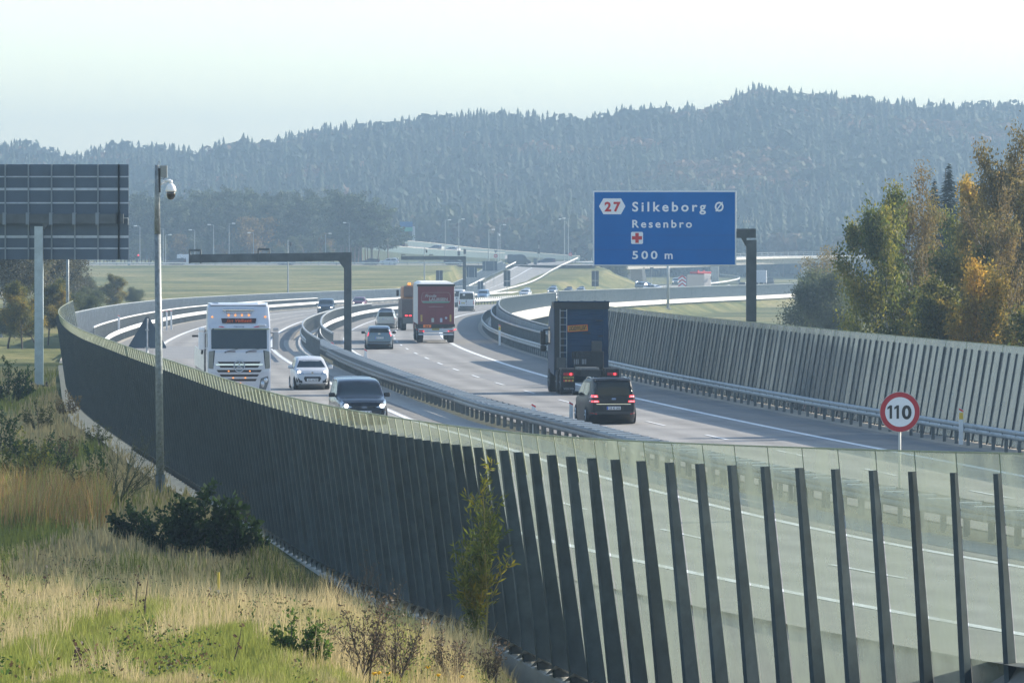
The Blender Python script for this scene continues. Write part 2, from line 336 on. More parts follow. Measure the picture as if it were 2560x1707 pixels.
# slip road lifts the ground under it
def slip_lift(X, Y, z):
    for k in range(len(slipL) - 1):
        a = (slipL[k] + slipR[k]) / 2; b = (slipL[k + 1] + slipR[k + 1]) / 2; wa = (slipR[k] - slipL[k]).length / 2; wb = (slipR[k + 1] - slipL[k + 1]).length / 2
        d = b - a; L2 = d.x**2 + d.y**2; t = np.clip(((X - a.x) * d.x + (Y - a.y) * d.y) / L2, 0, 1)
        dist = np.hypot(X - a.x - t * d.x, Y - a.y - t * d.y); zz = a.z + t * d.z - .25; ww = wa + t * (wb - wa)
        tgt = zz - .4 * np.clip(dist - ww - 1.5, 0, 99)
        z = np.where(dist < ww + 3.0, zz, np.maximum(z, tgt))
    return z
def H(X, Y):
    X = np.asarray(X, float); Y = np.asarray(Y, float)
    z = hgt(X, Y); m = (Y > 1000) & (Y < 1400) & (np.abs(X) < 45)
    return np.where(m, slip_lift(X, Y, z), z)
ZZ = H(XX, YY)
V = np.stack([XX, YY, ZZ], -1).reshape(-1, 3); nr = len(rows)
i0 = (np.arange(nr - 1)[:, None] * ncol + np.arange(ncol - 1)[None]).ravel()
F = np.stack([i0, i0 + 1, i0 + ncol + 1, i0 + ncol], 1)
def ground_mat():
    m = bpy.data.materials.new('ground'); m.use_nodes = True; t = m.node_tree; b = t.nodes['Principled BSDF']; N = t.nodes.new; Lk = t.links.new
    b.inputs['Roughness'].default_value = .95; b.inputs['Specular IOR Level'].default_value = .1
    ge = N('ShaderNodeNewGeometry')
    def noise(s, d=6):
        n = N('ShaderNodeTexNoise'); n.inputs['Scale'].default_value = s; n.inputs['Detail'].default_value = d; n.inputs['Roughness'].default_value = .65; Lk(ge.outputs[0], n.inputs[0]); return n.outputs[0]
    def ramp(src, stops):
        r = N('ShaderNodeValToRGB'); e = r.color_ramp.elements
        e[0].position, e[0].color = stops[0][0], (*stops[0][1], 1); e[1].position, e[1].color = stops[-1][0], (*stops[-1][1], 1)
        for p, c in stops[1:-1]: q = e.new(p); q.color = (*c, 1)
        Lk(src, r.inputs[0]); return r.outputs[0]
    a = ramp(noise(.045, 8), [(.36, (.085, .110, .04)), (.5, (.19, .19, .08)), (.64, (.30, .26, .13))])
    c = ramp(noise(.9, 10), [(.3, (.45, .5, .42)), (.7, (1.35, 1.3, 1.2))])
    mx = N('ShaderNodeMix'); mx.data_type = 'RGBA'; mx.blend_type = 'MULTIPLY'; mx.inputs[0].default_value = 1; Lk(a, mx.inputs[6]); Lk(c, mx.inputs[7])
    Lk(mx.outputs[2], b.inputs['Base Color'])
    bn = N('ShaderNodeBump'); bn.inputs['Strength'].default_value = .8; bn.inputs['Distance'].default_value = .25; Lk(noise(1.6, 8), bn.inputs['Height']); Lk(bn.outputs[0], b.inputs['Normal'])
    return m
g = link('ground', np_mesh('ground', V, F, smooth=True), ground_mat()); tag(g, kind='structure')
# ------------------------------------------------------------------ roads
def ribbon(name, f, d0, d1, Y0, Y1, dz, m, step=4.0, f2=None, kind='structure', thick=0):
    a = line(f, d0, Y0, Y1, step, dz); b = line(f2 or f, d1, Y0, Y1, step, dz); vs = a + b; n = len(a)
    fs = [(i, n + i, n + i + 1, i + 1) for i in range(n - 1)]
    o = MB().add(vs, fs).build(name, m, None, True); at_ = o.data.attributes.new('across', 'FLOAT', 'POINT'); at_.data.foreach_set('value', [float(d0)] * n + [float(d1)] * n); tag(o, kind=kind); return o
R_in = lambda Y: -5.0; R_out = 6.3
ribbon('road', CX, -5.0, 6.4, 60, 760, 0.0, M_asph)
ribbon('road', CX, -5.0, 6.4, 756, 2100, -.004, M_asph)
ribbon('road', LX, -6.4, 5.0, 60, 2100, 0.0, M_asph)
ribbon('road', CX, 6.0, -2.4, 760, 1400, -.008, M_asph, f2=FRX)
_a = line(FLX, .74, 92, 150, 2.0); _c = line(LX, -6.2, 92, 150, 2.0, -.006)
for _p in _a: _p.z -= .95 * float(ss(118, 102, _p.y))
tag(MB().add(_a + _c, [(i, len(_a) + i, len(_a) + i + 1, i + 1) for i in range(len(_a) - 1)]).build('hard_strip', M_asph2, None, True), kind='structure')
ribbon('road_patch', CX, .1, 3.4, 268, 290, .005, M_asph3)
ribbon('road_patch', CX, -3.4, -.1, 305, 345, .005, M_asph3)
ribbon('road_patch', LX, -3.4, 3.4, 330, 372, .005, M_asph3)
ribbon('shoulder', CX, 3.9, 6.6, 120, 760, 0.006, M_asph2)
ribbon('shoulder', LX, -6.6, -3.9, 70, 900, 0.006, M_asph2)
ribbon('shoulder', CX, -5.05, -3.9, 90, 900, 0.006, M_asph2)
ribbon('shoulder', LX, 3.9, 5.05, 90, 900, 0.006, M_asph2)
ribbon('verge', CX, 6.6, 8.5, 90, 760, 0.004, M_verge, f2=CX)
ribbon('verge', LX, -9.3, -6.6, 152, 900, 0.004, M_verge)
ribbon('verge', LX, 4.45, 5.75, 90, 398, 0.010, mat('paver_strip', (.36, .34, .30), .9, var=.15, scale=1.5, bump=.3, bscale=6))
ribbon('median_strip', LX, 5.75, -5.0, 90, 399, -.02, mat('median_soil', (.035, .042, .02), .95, var=.5, scale=1.2), f2=CX)
def strip(b, f, d, wd, Y0, Y1, dz=.012, step=3.0):
    a = line(f, d - wd / 2, Y0, Y1, step, dz); c = line(f, d + wd / 2, Y0, Y1, step, dz); n = len(a)
    b.add(a + c, [(i, n + i, n + i + 1, i + 1) for i in range(n - 1)])
b = MB()
strip(b, CX, 3.55, .28, 90, 1400); strip(b, CX, -3.6, .16, 90, 1600); strip(b, LX, -3.6, .28, 80, 1600); strip(b, LX, 3.6, .24, 90, 1600)
def dashes(b, f, Y0, Y1, d=0, L=5.0, P=15.0, wd=.13):
    p = line(f, d, Y0, Y1, 1.0, .014); acc = 0; nxt = 0; i = 0
    pts = resample(p, .5); n = int(P / .5); k = int(L / .5)
    for s in range(0, len(pts) - k, n):
        seg = pts[s:s + k + 1:2]; b.sweep(seg, [(-wd / 2, 0), (wd / 2, 0)], closed=False)
dashes(b, CX, 195 - 4 * 15, 1500, d=0); dashes(b, LX, 100, 1500, d=0)
tag(b.build('road_markings', M_line), kind='structure')
# expansion joints / repaired strips across the slabs
b = MB()
for Y in (233, 297, 318, 352, 392, 455): 
    for f in (LX, CX):
        p0 = off(f, -5, Y); p1 = off(f, 6, Y); z = float(zr(Y)) + .010
        b.add([(p0[0], p0[1], z), (p1[0], p1[1], z), (p1[0], p1[1] + .12, z), (p0[0], p0[1] + .12, z)], [(0, 1, 2, 3)])
tag(b.build('road_joints', mat('joint_tar', (.05, .05, .055), .7)), kind='structure')
# roundabout road on the plateau and the glass-walled ramp beyond
def rib3(name, A, B, m, dz=0.0):
    n = len(A); o = MB().add([p + Vector((0, 0, dz)) for p in A] + [p + Vector((0, 0, dz)) for p in B], [(i, n + i, n + i + 1, i + 1) for i in range(n - 1)]).build(name, m, None, True); return tag(o, kind='structure')
def smooth_pts(P, n=12):
    P = [Vector(p) for p in P]; t = list(range(len(P))); fx = [pchip(list(zip(t, [p[k] for p in P]))) for k in range(3)]
    return [Vector((float(fx[0](s)), float(fx[1](s)), float(fx[2](s)))) for s in np.linspace(0, len(P) - 1, (len(P) - 1) * n + 1)]
sL = smooth_pts(slipL, 8); sR = smooth_pts(slipR, 8)
rib3('slip_road', sL, sR, M_asph, .02)
XR = [-200, -150, -100, -70, -40, -20, 0, 12, 20]
rib3('roundabout_road', [Vector((x, 1282 + .0006 * x * x - (0 if x > -60 else (-60 - x) * .6), 1.40)) for x in XR], [Vector((x, 1322 + .0006 * x * x - (0 if x > -60 else (-60 - x) * .6), 1.46)) for x in XR], M_asph)
b = MB()
for P_, o_ in ((sL, .6), (sR, -.6)):
    q = [p + Vector((o_, 0, .035)) for p in P_]; b.sweep(q, [(-.12, 0), (.12, 0)], closed=False)
mid = [p.lerp(q, .42) + Vector((0, 0, .035)) for p, q in zip(sL, sR)]
b.sweep(mid, [(-.13, 0), (.13, 0)], closed=False)
tag(b.build('slip_road_markings', M_line), kind='structure')
# ------------------------------------------------------------------ noise screens
def variable_resample(pts, stepf):
    out = [pts[0].copy()]; need = stepf(pts[0]); acc = 0
    for a, b in zip(pts, pts[1:]):
        L = (b - a).length; t = need - acc
        while t <= L:
            p = a.lerp(b, t / L); out.append(p); need = stepf(p); acc = -t; t += need; acc = t - need - L if False else 0; acc = -(t - need)
        acc = L + acc if acc <= 0 else acc
        acc = L - (t - need) if t > L else 0
    return out
def screen(name, label, top, height, basez, lean, fin_b, fin_t, clear_top, glass, spacing, outward=1.0, finm=None, near=None, kerbm=None, group=None, seam=True, inner=0):
    t = thing(name, label, 'noise barrier', tuple(top[len(top) // 2].xy) + (0,), 0, group); org = t.location.copy()
    P = []; need = spacing(top[0]); acc = 0.0; P.append(top[0].copy())
    for a, b in zip(top, top[1:]):
        L = (b - a).length; s = 0.0
        while acc + (L - s) >= need:
            s += need - acc; P.append(a.lerp(b, s / L)); acc = 0.0; need = spacing(P[-1])
        acc += L - s
    n = len(P); fr = []
    for i, p in enumerate(P):
        a = P[max(0, i - 1)]; c = P[min(n - 1, i + 1)]; d = Vector((c.x - a.x, c.y - a.y, 0)).normalized(); o = Vector((d.y, -d.x, 0)) * outward
        bz = basez(p.y); q = Vector((p.x, p.y, bz)) - o * lean; fr.append((Vector(p), q, o, d))
    fins = []; panes = []
    for i, (p, q, o, d) in enumerate(fr):
        Hh = p.z - q.z; up = (p - q) / Hh
        def fin(b, p=p, q=q, o=o, d=d, Hh=Hh, up=up):
            h1 = Hh - clear_top; r = org
            A = q + o * .03; B = q + up * h1 + o * .03; Cc = q + up * h1 + o * fin_t; D = q + o * fin_b
            for s_ in (1,):
                w_ = d * .02; vs = [A - w_ - r, B - w_ - r, Cc - w_ - r, D - w_ - r, A + w_ - r, B + w_ - r, Cc + w_ - r, D + w_ - r]
                b.add(vs, [(0, 1, 2, 3), (7, 6, 5, 4), (0, 4, 5, 1), (1, 5, 6, 2), (2, 6, 7, 3), (3, 7, 4, 0)])
            w_ = d * .045; e = o * .012
            b.add([D - w_ - r + e, Cc - w_ - r + e, Cc + w_ - r + e, D + w_ - r + e, D - w_ - r + e * 2.4, Cc - w_ - r + e * 2.4, Cc + w_ - r + e * 2.4, D + w_ - r + e * 2.4], [(0, 1, 2, 3), (7, 6, 5, 4), (0, 4, 5, 1), (1, 5, 6, 2), (2, 6, 7, 3), (3, 7, 4, 0)])
        if inner:
            def fin(b, p=p, q=q, o=o, d=d, up=up, Hh=Hh, f0=fin):
                f0(b); w_ = d * .04; e = -o * inner; A = q - org; B = q + up * (Hh - clear_top) - org; b.add([A - w_, A + w_, B + w_, B - w_, A - w_ + e, A + w_ + e, B + w_ + e, B - w_ + e], [(0, 3, 2, 1), (4, 5, 6, 7), (0, 1, 5, 4), (1, 2, 6, 5), (2, 3, 7, 6), (3, 0, 4, 7)])
        fins.append((p.y, fin))
    for i in range(n - 1):
        (p, q, o, d), (p2, q2, o2, d2) = fr[i], fr[i + 1]
        def pane(b, p=p, q=q, p2=p2, q2=q2, i=i, d=d, o=o):
            g_ = d * .008; lo = Vector((0, 0, .16)); j = o * (.012 * math.sin(i * 2.3)); r = org
            b.add([q + lo + g_ - r, q2 + lo - g_ - r + j, p2 - g_ - r + j, p + g_ - r], [(0, 1, 2, 3)])
        panes.append((p.y, pane))
    limited(fins, 'fin', finm or M_dark, t, 'fins')
    limited(panes, 'glass_pane', glass, t, 'glass_panes')
    if seam:
        b = MB()
        for (p, q, o, d) in fr: b.tube(p - (p - q) * .17 - org + o * .01, p - org + o * .01, .011, n=4)
        b.sweep([p - org for p, *_ in fr], [(-.016, 0), (.016, 0), (.016, .022), (-.016, .022)])
        b.build('edge_strip', mat('edge_strip', (.34, .38, .27), .5, transl=.3), t)
    b = MB(); b.sweep([Vector((q.x, q.y, q.z)) - org - o * .0 for p, q, o, d in fr], [(-.34 * outward, -2.2), (.40 * outward, -2.2), (.40 * outward, .04), (.36 * outward, .07), (-.34 * outward, .07)], side=1)
    b.build('kerb', kerbm or M_conc, t)
    if near:
        b = MB()
        for (p, q, o, d) in fr:
            if p.y < 185: b.add([q - org + o * .12 - d * .3 + Vector((0, 0, .13)), q - org + o * .12 + d * .3 + Vector((0, 0, .13)), q - org + o * .48 + d * .33 + Vector((0, 0, .30)), q - org + o * .48 - d * .15 + Vector((0, 0, .10))], [(0, 1, 2, 3)])
        b.build('base_flashing', mat('flashing', (.5, .53, .55), .35, metal=.6), t)
    return t
nearz = lambda Y: -.10 - .38 * min(1, max(0, (135 - Y) / 30)) - .70 * min(1, max(0, (103.5 - Y) / 6))
tp = smooth_pts([p for p in topw if p.x < 9.6] + [Vector((10.3, 88.2, 3.4)), Vector((11.3, 84, 3.4)), Vector((12.0, 77, 3.4)), Vector((12.8, 68, 3.4)), Vector((14.2, 57, 3.4))], 6)
screen('noise_barrier', 'tall dark finned glass noise barrier curving along the grass bank in front', tp, 3.4, nearz, .70, .34, .15, .32, M_glassL, lambda p: .77 + .42 * min(1, max(0, (p.y - 108) / 60)), outward=1.0, near=True)
# right-hand tall screen, seen from the road side
def rtop(Y0, Y1, f, d, h, step=2.0, dd=0):
    return [Vector((*off(f, d, Y), float(zr(Y)) + h)) for Y in np.arange(Y0, Y1, step)]
screen('noise_barrier', 'tall grey glass noise barrier behind the steel guardrail on the right', rtop(150, 327, CX, 8.45, 3.3), 3.3, lambda Y: float(zr(Y)) - .1, .55, .26, .12, .22, M_glassR, lambda p: 1.22, outward=1.0, inner=.05)
M_far = mat('far_screen', (.055, .080, .105), .7, var=.25, scale=.5, spec=.1)
def lowscreen(label, pts, h, outward=1.0, step=.8, mat_=None, finw=.13, slat=True, base=True, hh=None):
    t = thing('noise_barrier', label, 'noise barrier', tuple(pts[len(pts) // 2]), 0); org = t.location.copy(); P = resample(pts, step)
    b = MB(); vs = []; n = len(P); f2 = MB()
    for i, p in enumerate(P):
        a = P[max(0, i - 1)]; c = P[min(n - 1, i + 1)]; d = Vector((c.x - a.x, c.y - a.y, 0)).normalized(); o = Vector((d.y, -d.x, 0)) * outward; hx = hh(p.y) if hh else h
        q = p - org; vs += [q, q + o * .12 * hx + Vector((0, 0, hx))]
        if slat: f2.box(q + o * .06 * hx - o * .1 + Vector((0, 0, hx / 2)), (.05, .05, hx * .96)); f2.box(q + o * .06 * hx + o * .13 + Vector((0, 0, hx / 2)), (.07, .07, hx * .96))
    b.add(vs, [(2 * i, 2 * i + 2, 2 * i + 3, 2 * i + 1) for i in range(n - 1)]); b.build('screen_sheet', mat_ or M_far, t)
    if slat: tag(f2.build('slats', M_louv, t), kind='stuff')
    b = MB(); b.sweep([vs[2 * i + 1] for i in range(n)], [(-.04, 0), (.04, 0), (.04, .06), (-.04, .06)]); b.build('top_edge', M_galv, t)
    if base:
        b = MB(); b.sweep([vs[2 * i] for i in range(n)], [(-.25 * outward, -.55), (.35 * outward, -.55), (.35 * outward, .12), (-.25 * outward, .12)]); b.build('edge_beam', M_concl, t)
    return t
lowscreen('low blue-grey noise barrier along the bridge edge in the bend right of the white van', [Vector((*off(CX, 8.2, Y), float(zr(Y)))) for Y in np.arange(322, 790, 3)], 1.8, 1, hh=lambda Y: 1.55 + .35 * min(1, max(0, (Y - 330) / 200)))
lowscreen('long pale louvred noise barrier above the far grass slope behind the blue sign', [Vector((float(FRX(Y)) + .4 + 1.6 * min(1, (Y - 784) / 90), Y, float(zr(Y)))) for Y in np.arange(784, 1400, 3)], 2.1, 1)
lowscreen('long blue-grey noise barrier behind the white rails at the foot of the far slope', [Vector((*off(LX, -9.6, Y), float(zr(Y)))) for Y in np.arange(382, 1060, 3)], 2.0, -1, hh=lambda Y: 2.0)
# blue screen climbing beside the slip road
lowscreen('dark blue-grey screen climbing beside the slip road up to the roundabout', smooth_pts([at(1128, 738, 1030), at(1185, 712, 1110), at(1225, 690, 1180), at(1264, 673, 1240)], 8), 2.0, -1, hh=lambda Y: 1.4 if Y > 1230 else 2.0, base=False)
# teal glass walls of the rising ramp on the horizon
rampN = smooth_pts([at(905, 622, 1350), at(1020, 634, 1385), at(1130, 641, 1415), at(1262, 648, 1440)], 8)
rampF = smooth_pts([at(880, 606, 1420), at(1050, 617, 1450), at(1200, 633, 1480), at(1330, 643, 1500), at(1450, 652, 1515)], 8)
def wall2(label, pts, h, m):
    t = thing('noise_barrier', label, 'noise barrier', tuple(pts[0]), 0); b = MB(); vs = []
    for p in pts: q = p - t.location; vs += [q, q + Vector((0, 0, h))]
    b.add(vs, [(2 * i, 2 * i + 2, 2 * i + 3, 2 * i + 1) for i in range(len(pts) - 1)]); b.build('screen_sheet', m, t)
    b = MB(); b.sweep([vs[2 * i + 1] for i in range(len(pts))], [(-.05, 0), (.05, 0), (.05, .1), (-.05, .1)]); b.build('top_edge', M_concl, t); return t
M_teal = mat('teal_screen', (.055, .11, .125), .5, var=.06, scale=.4)
wall2('pale teal screen along the near side of the ramp behind the roundabout', rampN, 1.5, M_teal)
wall2('pale teal screen along the far side of the ramp under the wooded hill', rampF, 1.2, M_teal)
rib3('ramp_road', [p + Vector((0, .5, 0)) for p in smooth_pts([at(905, 622, 1350), at(1020, 634, 1385), at(1130, 641, 1415), at(1262, 648, 1440)], 8)], [p - Vector((0, .5, 0)) for p in smooth_pts([at(880, 606, 1420), at(1050, 617, 1450), at(1170, 630, 1475), at(1300, 641, 1495)], 8)], M_asph)
b = MB(); q = smooth_pts([at(905, 622, 1350), at(1020, 634, 1385), at(1130, 641, 1415), at(1262, 648, 1440)], 8)
b.add(sum([[p, p - Vector((0, 0, 7))] for p in q], []), [(2 * i, 2 * i + 1, 2 * i + 3, 2 * i + 2) for i in range(len(q) - 1)])
b.add(sum([[p, p - Vector((0, 0, 7))] for p in rampF], []), [(2 * i, 2 * i + 1, 2 * i + 3, 2 * i + 2) for i in range(len(rampF) - 1)])
tag(b.build('ramp_embankment', mat('ramp_turf', (.045, .065, .04), .95, var=.3, scale=.3)), kind='structure')
# ------------------------------------------------------------------ guardrails
WPROF = [(0, 0), (.05, .05), (.05, .10), (.015, .155), (.05, .21), (.05, .26), (0, .31), (-.02, .31), (.02, .25), (.02, .21), (-.01, .155), (.02, .10), (.02, .05), (-.02, 0)]
def guardrail(label, f, d, Y0, Y1, side=1, double=None, step=2.0, m=None, pm=None, h=.45, postw=(.06, .11), base=0.0, group='steel guardrails of the motorway', rm=None):
    x, y = off(f, d, Y0); t = thing('guardrail', label, 'guardrail', (x, y, float(zr(Y0))), 0, group); org = t.location.copy()
    Yl = max(Y0, 80)
    path = [p - org for p in line(f, d, Y0, Y1, 3.0, h + base)]; b = MB()
    b.sweep(path, [(a * side, c) for a, c in WPROF]); 
    if double is not None:
        b.sweep([p - org for p in line(f, d + double, Y0, Y1, 3.0, h + base)], [(-a * side, c) for a, c in WPROF])
    b.build('beam', m or M_galv, t, False)
    pts = resample(line(f, d + (double or 0) * .5, Y0, Y1, 1.0, base), step); posts = []; rungs = []
    for i, p in enumerate(pts):
        a = pts[max(0, i - 1)]; c = pts[min(len(pts) - 1, i + 1)]; dv = Vector((c.x - a.x, c.y - a.y, 0)).normalized(); o = Vector((dv.y, -dv.x, 0)); q = p - org
        rot = Matrix((o, dv, Vector((0, 0, 1)))).transposed()
        if double is None:
            def post(b, q=q, rot=rot, o=o):
                b.box(q - o * side * .09 + Vector((0, 0, .22)), (postw[1], postw[0], 1.06), rot); b.box(q - o * side * .02 + Vector((0, 0, .60)), (.12, .07, .2), rot)
        else:
            def post(b, q=q, rot=rot, o=o):
                b.box(q + Vector((0, 0, .2)), (postw[1], postw[0], .98), rot)
            def rung(b, q=q, rot=rot):
                b.box(q + Vector((0, 0, h + .30)), (abs(double) - .02, .20, .06), rot)
            rungs.append((p.y, rung))
        posts.append((p.y, post))
    limited(posts, 'post', pm or M_galvw, t, 'posts')
    if rungs: limited(rungs, 'crossbar', rm or m or M_galv, t, 'crossbars')
    return t
guardrail('steel guardrail in front of the tall grey glass screen on the right', CX, 6.95, 130, 330, -1)
guardrail('steel guardrail rounding the bridge bend under the low screen right of the red trailer', CX, 6.95, 331, 760, -1)
guardrail('ladder-topped double guardrail on the far side of the median beside the dark minivan', CX, -5.5, 110, 318, 1, double=-.75, m=mat('rail_dark', (.10, .115, .125), .55, metal=.2, var=.2), rm=mat('rung_dark', (.13, .145, .155), .5))
guardrail('ladder-topped double guardrail on the near side of the median behind the black car', LX, 5.9, 110, 352, -1, double=.75, m=M_galvw, rm=mat('rung_pale', (.60, .62, .63), .45))
guardrail('curving guardrail in the median bend left of the tall gantry post', LX, 5.6, 353, 800, -1, m=M_galv)
guardrail('curving guardrail on the left edge of the away lanes beyond the gantry post', CX, -5.3, 319, 800, 1, m=M_whiterail)
guardrail('white guardrail sweeping round the outer left edge above the white truck', LX, -6.9, 300, 900, 1, m=M_whiterail, h=.5)
guardrail('pale guardrail crossing behind the white van towards the right', CX, -5.3, 801, 1350, 1, step=4, m=M_whiterail)
guardrail('pale guardrail in front of the oncoming cars in the distance', LX, 5.6, 801, 1350, -1, step=4, m=M_whiterail)
guardrail('pale guardrail along the far outer edge below the slip road', LX, -6.9, 901, 1350, 1, step=4, m=M_whiterail)
def curverail(label, P, side=1, m=None, h=.5, step=4):
    t = thing('guardrail', label, 'guardrail', tuple(P[0]), 0, 'steel guardrails of the motorway'); org = t.location.copy(); b = MB()
    b.sweep([p - org + Vector((0, 0, h)) for p in P], [(a * side, c) for a, c in WPROF]); b.build('beam', m or M_whiterail, t)
    limited([(p.y, (lambda b, p=p: b.box(p - org + Vector((0, 0, .2)), (.1, .1, 1.0)))) for p in resample(P, step)], 'post', M_galvw, t, 'posts'); return t
curverail('white guardrail along the left edge of the climbing slip road', [p + Vector((-.4, 0, 0)) for p in smooth_pts(slipL, 8)])
curverail('pale guardrail curving up the right edge of the slip road', [p + Vector((.5, 0, 0)) for p in smooth_pts(slipR, 8)], -1)
curverail('low grey guardrail along the roundabout road above the ploughed slope', [Vector((x, 1280.5 + .0006 * x * x - (0 if x > -60 else (-60 - x) * .6), 1.25)) for x in np.linspace(-150, -5, 50)])
curverail('looping white guardrail between the carriageways under the overpass', smooth_pts([at(1700, 722, 1230), at(1790, 714, 1290), at(1845, 704, 1370), at(1842, 697, 1440), at(1800, 692, 1500)], 8))
# parapet railings on the bridge
def parapet(label, f, d, Y0, Y1, h=1.2, gap=.42, m=None, mt=None):
    P = line(f, d, Y0, Y1, 2.5, 0); t = thing('parapet_railing', label, 'railing', tuple(P[0]), 0, 'bridge parapet railings'); org = t.location.copy(); P = [p - org for p in P]
    b = MB(); b.sweep([p + Vector((0, 0, h)) for p in P], [(-.05, 0), (.05, 0), (.05, .09), (-.05, .09)]); b.build('handrail', mt or M_galv, t)
    b = MB(); b.sweep([p + Vector((0, 0, .12)) for p in P], [(-.02, 0), (.02, 0), (.02, .05), (-.02, .05)]); b.build('bottom_rail', m or M_galvw, t)
    b = MB()
    for p in resample(P, gap): b.box(p + Vector((0, 0, h / 2 + .05)), (.045, .045, h - .1))
    b.build('balusters', m or M_galvw, t)
    b = MB(); b.sweep([p for p in P], [(-.3, -.35), (.3, -.35), (.3, .1), (-.3, .1)]); b.build('plinth', M_concl, t)
    return t
parapet('balustrade on the outer left bridge edge above the white truck', LX, -8.0, 372, 765, mt=M_whiterail)
parapet('dark balustrade on the median edge of the oncoming lanes in the bend', LX, 7.0, 345, 620)
parapet('dark balustrade on the median edge of the away lanes beside the gantry post', CX, -6.5, 322, 620)
parapet('bridge balustrade in front of the low screen right of the trailer', CX, 7.75, 318, 640)
# bridge decks, abutments, edge beams
b = MB()
for f, a, c in ((CX, -6.7, 8.6), (LX, -10, 7.2)):
    P = line(f, 0, 398, 822, 6, 0)
    b.sweep(P, [(a, -1.15), (c, -1.15), (c, -.16), (a, -.16)])
br = thing('motorway_bridge', 'low concrete bridge carrying the motorway bend over the stream valley', 'bridge', (0, 600, 0)); 
br.location = (0, 0, 0); b.build('deck', M_conc, br)
for Y in (520, 700):
    b = MB()
    for f, dd in ((CX, -4), (CX, 5), (LX, -6), (LX, 4)):
        x, y = off(f, dd, Y); b.rbox((x, y, float(zr(Y)) - 3.6), (1.2, 1.2, 5.4), .1)
    b.build('pier', M_conc, br)
b = MB()
for Y in (403, 818):
    x0, y0 = off(LX, -10, Y); x1, y1 = off(CX, 8.4, Y); b.box(((x0 + x1) / 2, Y, float(zr(Y)) - 3.4), (x1 - x0, 1.0, 5.6))
b.build('abutment', M_concl, br)
# overpass: deck, girders, piers, railing
ov = thing('overpass_bridge', 'pale concrete overpass crossing the motorway behind the sign post', 'bridge', (62, 1500, 0)); org = ov.location.copy()
A = smooth_pts([at(1462, 655, 1335), at(1560, 652, 1395), at(1700, 648, 1450), at(1840, 643, 1490), at(1990, 640, 1515), at(2250, 638, 1535), at(2500, 640, 1545)], 6)
A = [p - org for p in A]
b = MB(); b.sweep(A, [(-5, -.55), (5, -.55), (5, .0), (-5, .0)]); b.build('deck', M_concl, ov)
b = MB(); b.sweep(A, [(-3.6, -2.0), (3.6, -2.0), (4.3, -.56), (-4.3, -.56)]); b.build('girder', M_conc, ov)
b = MB(); b.sweep([p + Vector((0, 0, 1.0)) for p in A], [(4.8, 0), (4.88, 0), (4.88, .08), (4.8, .08)]); b.sweep([p + Vector((0, 0, .5)) for p in A], [(4.8, 0), (4.86, 0), (4.86, .06), (4.8, .06)]); b.build('handrail', M_galv, ov)
b = MB()
for p in resample([q + Vector((1.5, -4.7, 0)) for q in A], 3.2): b.box(p + Vector((0, 0, .5)), (.09, .09, 1.1))
b.build('railing_posts', M_whiterail, ov)
for px, Y in ((1787, 1452), (2013, 1508), (2240, 1530)):
    zt = at(px, 652, Y).z; p = at(px, 652, Y) - org; b = MB(); b.rbox((p.x, p.y, (-4.6 + zt) / 2 - .2), (2.1, 1.1, zt + 4.6 - .6), .15, taper=None); b.build('pier', M_conc, ov)
# V-shaped end pier under the blue sign
p = at(1594, 722, 1400) - org; b = MB(); zt = 1.2; z0 = -4.6
b.add([(p.x - 2.35, p.y - .6, z0), (p.x - 1.6, p.y - .6, z0), (p.x - 1.75, p.y - .6, zt), (p.x - 2.3, p.y - .6, zt), (p.x - 2.35, p.y + 1.5, z0), (p.x - 1.6, p.y + 1.5, z0), (p.x - 1.75, p.y + 1.5, zt), (p.x - 2.3, p.y + 1.5, zt)], [(0, 1, 2, 3), (7, 6, 5, 4), (0, 4, 5, 1), (1, 5, 6, 2), (2, 6, 7, 3), (3, 7, 4, 0)])
b.add([(p.x + 1.35, p.y - .6, z0), (p.x + 2.5, p.y - .6, z0), (p.x + 1.5, p.y - .6, zt), (p.x + .95, p.y - .6, zt), (p.x + 1.35, p.y + 1.5, z0), (p.x + 2.5, p.y + 1.5, z0), (p.x + 1.5, p.y + 1.5, zt), (p.x + .95, p.y + 1.5, zt)], [(0, 1, 2, 3), (7, 6, 5, 4), (0, 4, 5, 1), (1, 5, 6, 2), (2, 6, 7, 3), (3, 7, 4, 0)])
b.build('splayed_pier', M_concl, ov)
b = MB(); b.box((p.x, p.y + .9, (z0 + zt) / 2), (3.6, .6, zt - z0)); b.build('pier', M_conc, ov)
# ------------------------------------------------------------------ big blue sign on its cantilever post
def beam_bracket(b, x, y, z, w_, h_): b.box((x - w_ / 2, y, z), (.06, .62, h_)); b.box((x + w_ / 2, y, z), (.06, .62, h_)); b.box((x, y - .3, z + h_ / 2 - .05), (w_, .06, .1)); b.box((x, y, z + h_ / 2), (w_, .6, .05))
DS = 259.0; k = DS / FPX; X = lambda px: (px - 1280) * k; Zs = lambda py: CH - (py - HZ) * k
sg = thing('direction_sign', 'large blue motorway sign reading Silkeborg with route hexagon and red cross', 'sign', (X(1878), DS, -1.0)); o0 = sg.location.copy()
def L3(px, y, py): return Vector((X(px) - o0.x, y, Zs(py) - o0.z))
b = MB(); b.box((0, 0, (Zs(600) + 1) / 2), (.46, .46, Zs(600) + 1)); b.build('post', M_gantry, sg)
b = MB(); a0 = L3(1889, 0, 592); b.box(((L3(1500, 0, 590).x + a0.x) / 2, 0, L3(0, 0, 583.5).z), (a0.x - L3(1500, 0, 0).x, .5, .42)); b.build('arm', M_gantry, sg)
b = MB(); q = L3(1865, 0, 596); b.xprism([(q.x - .22, q.z + .02), (q.x + .02, q.z + .02), (q.x + .02, q.z - .42)], -.12, .12); b.build('gusset', M_gantry, sg)
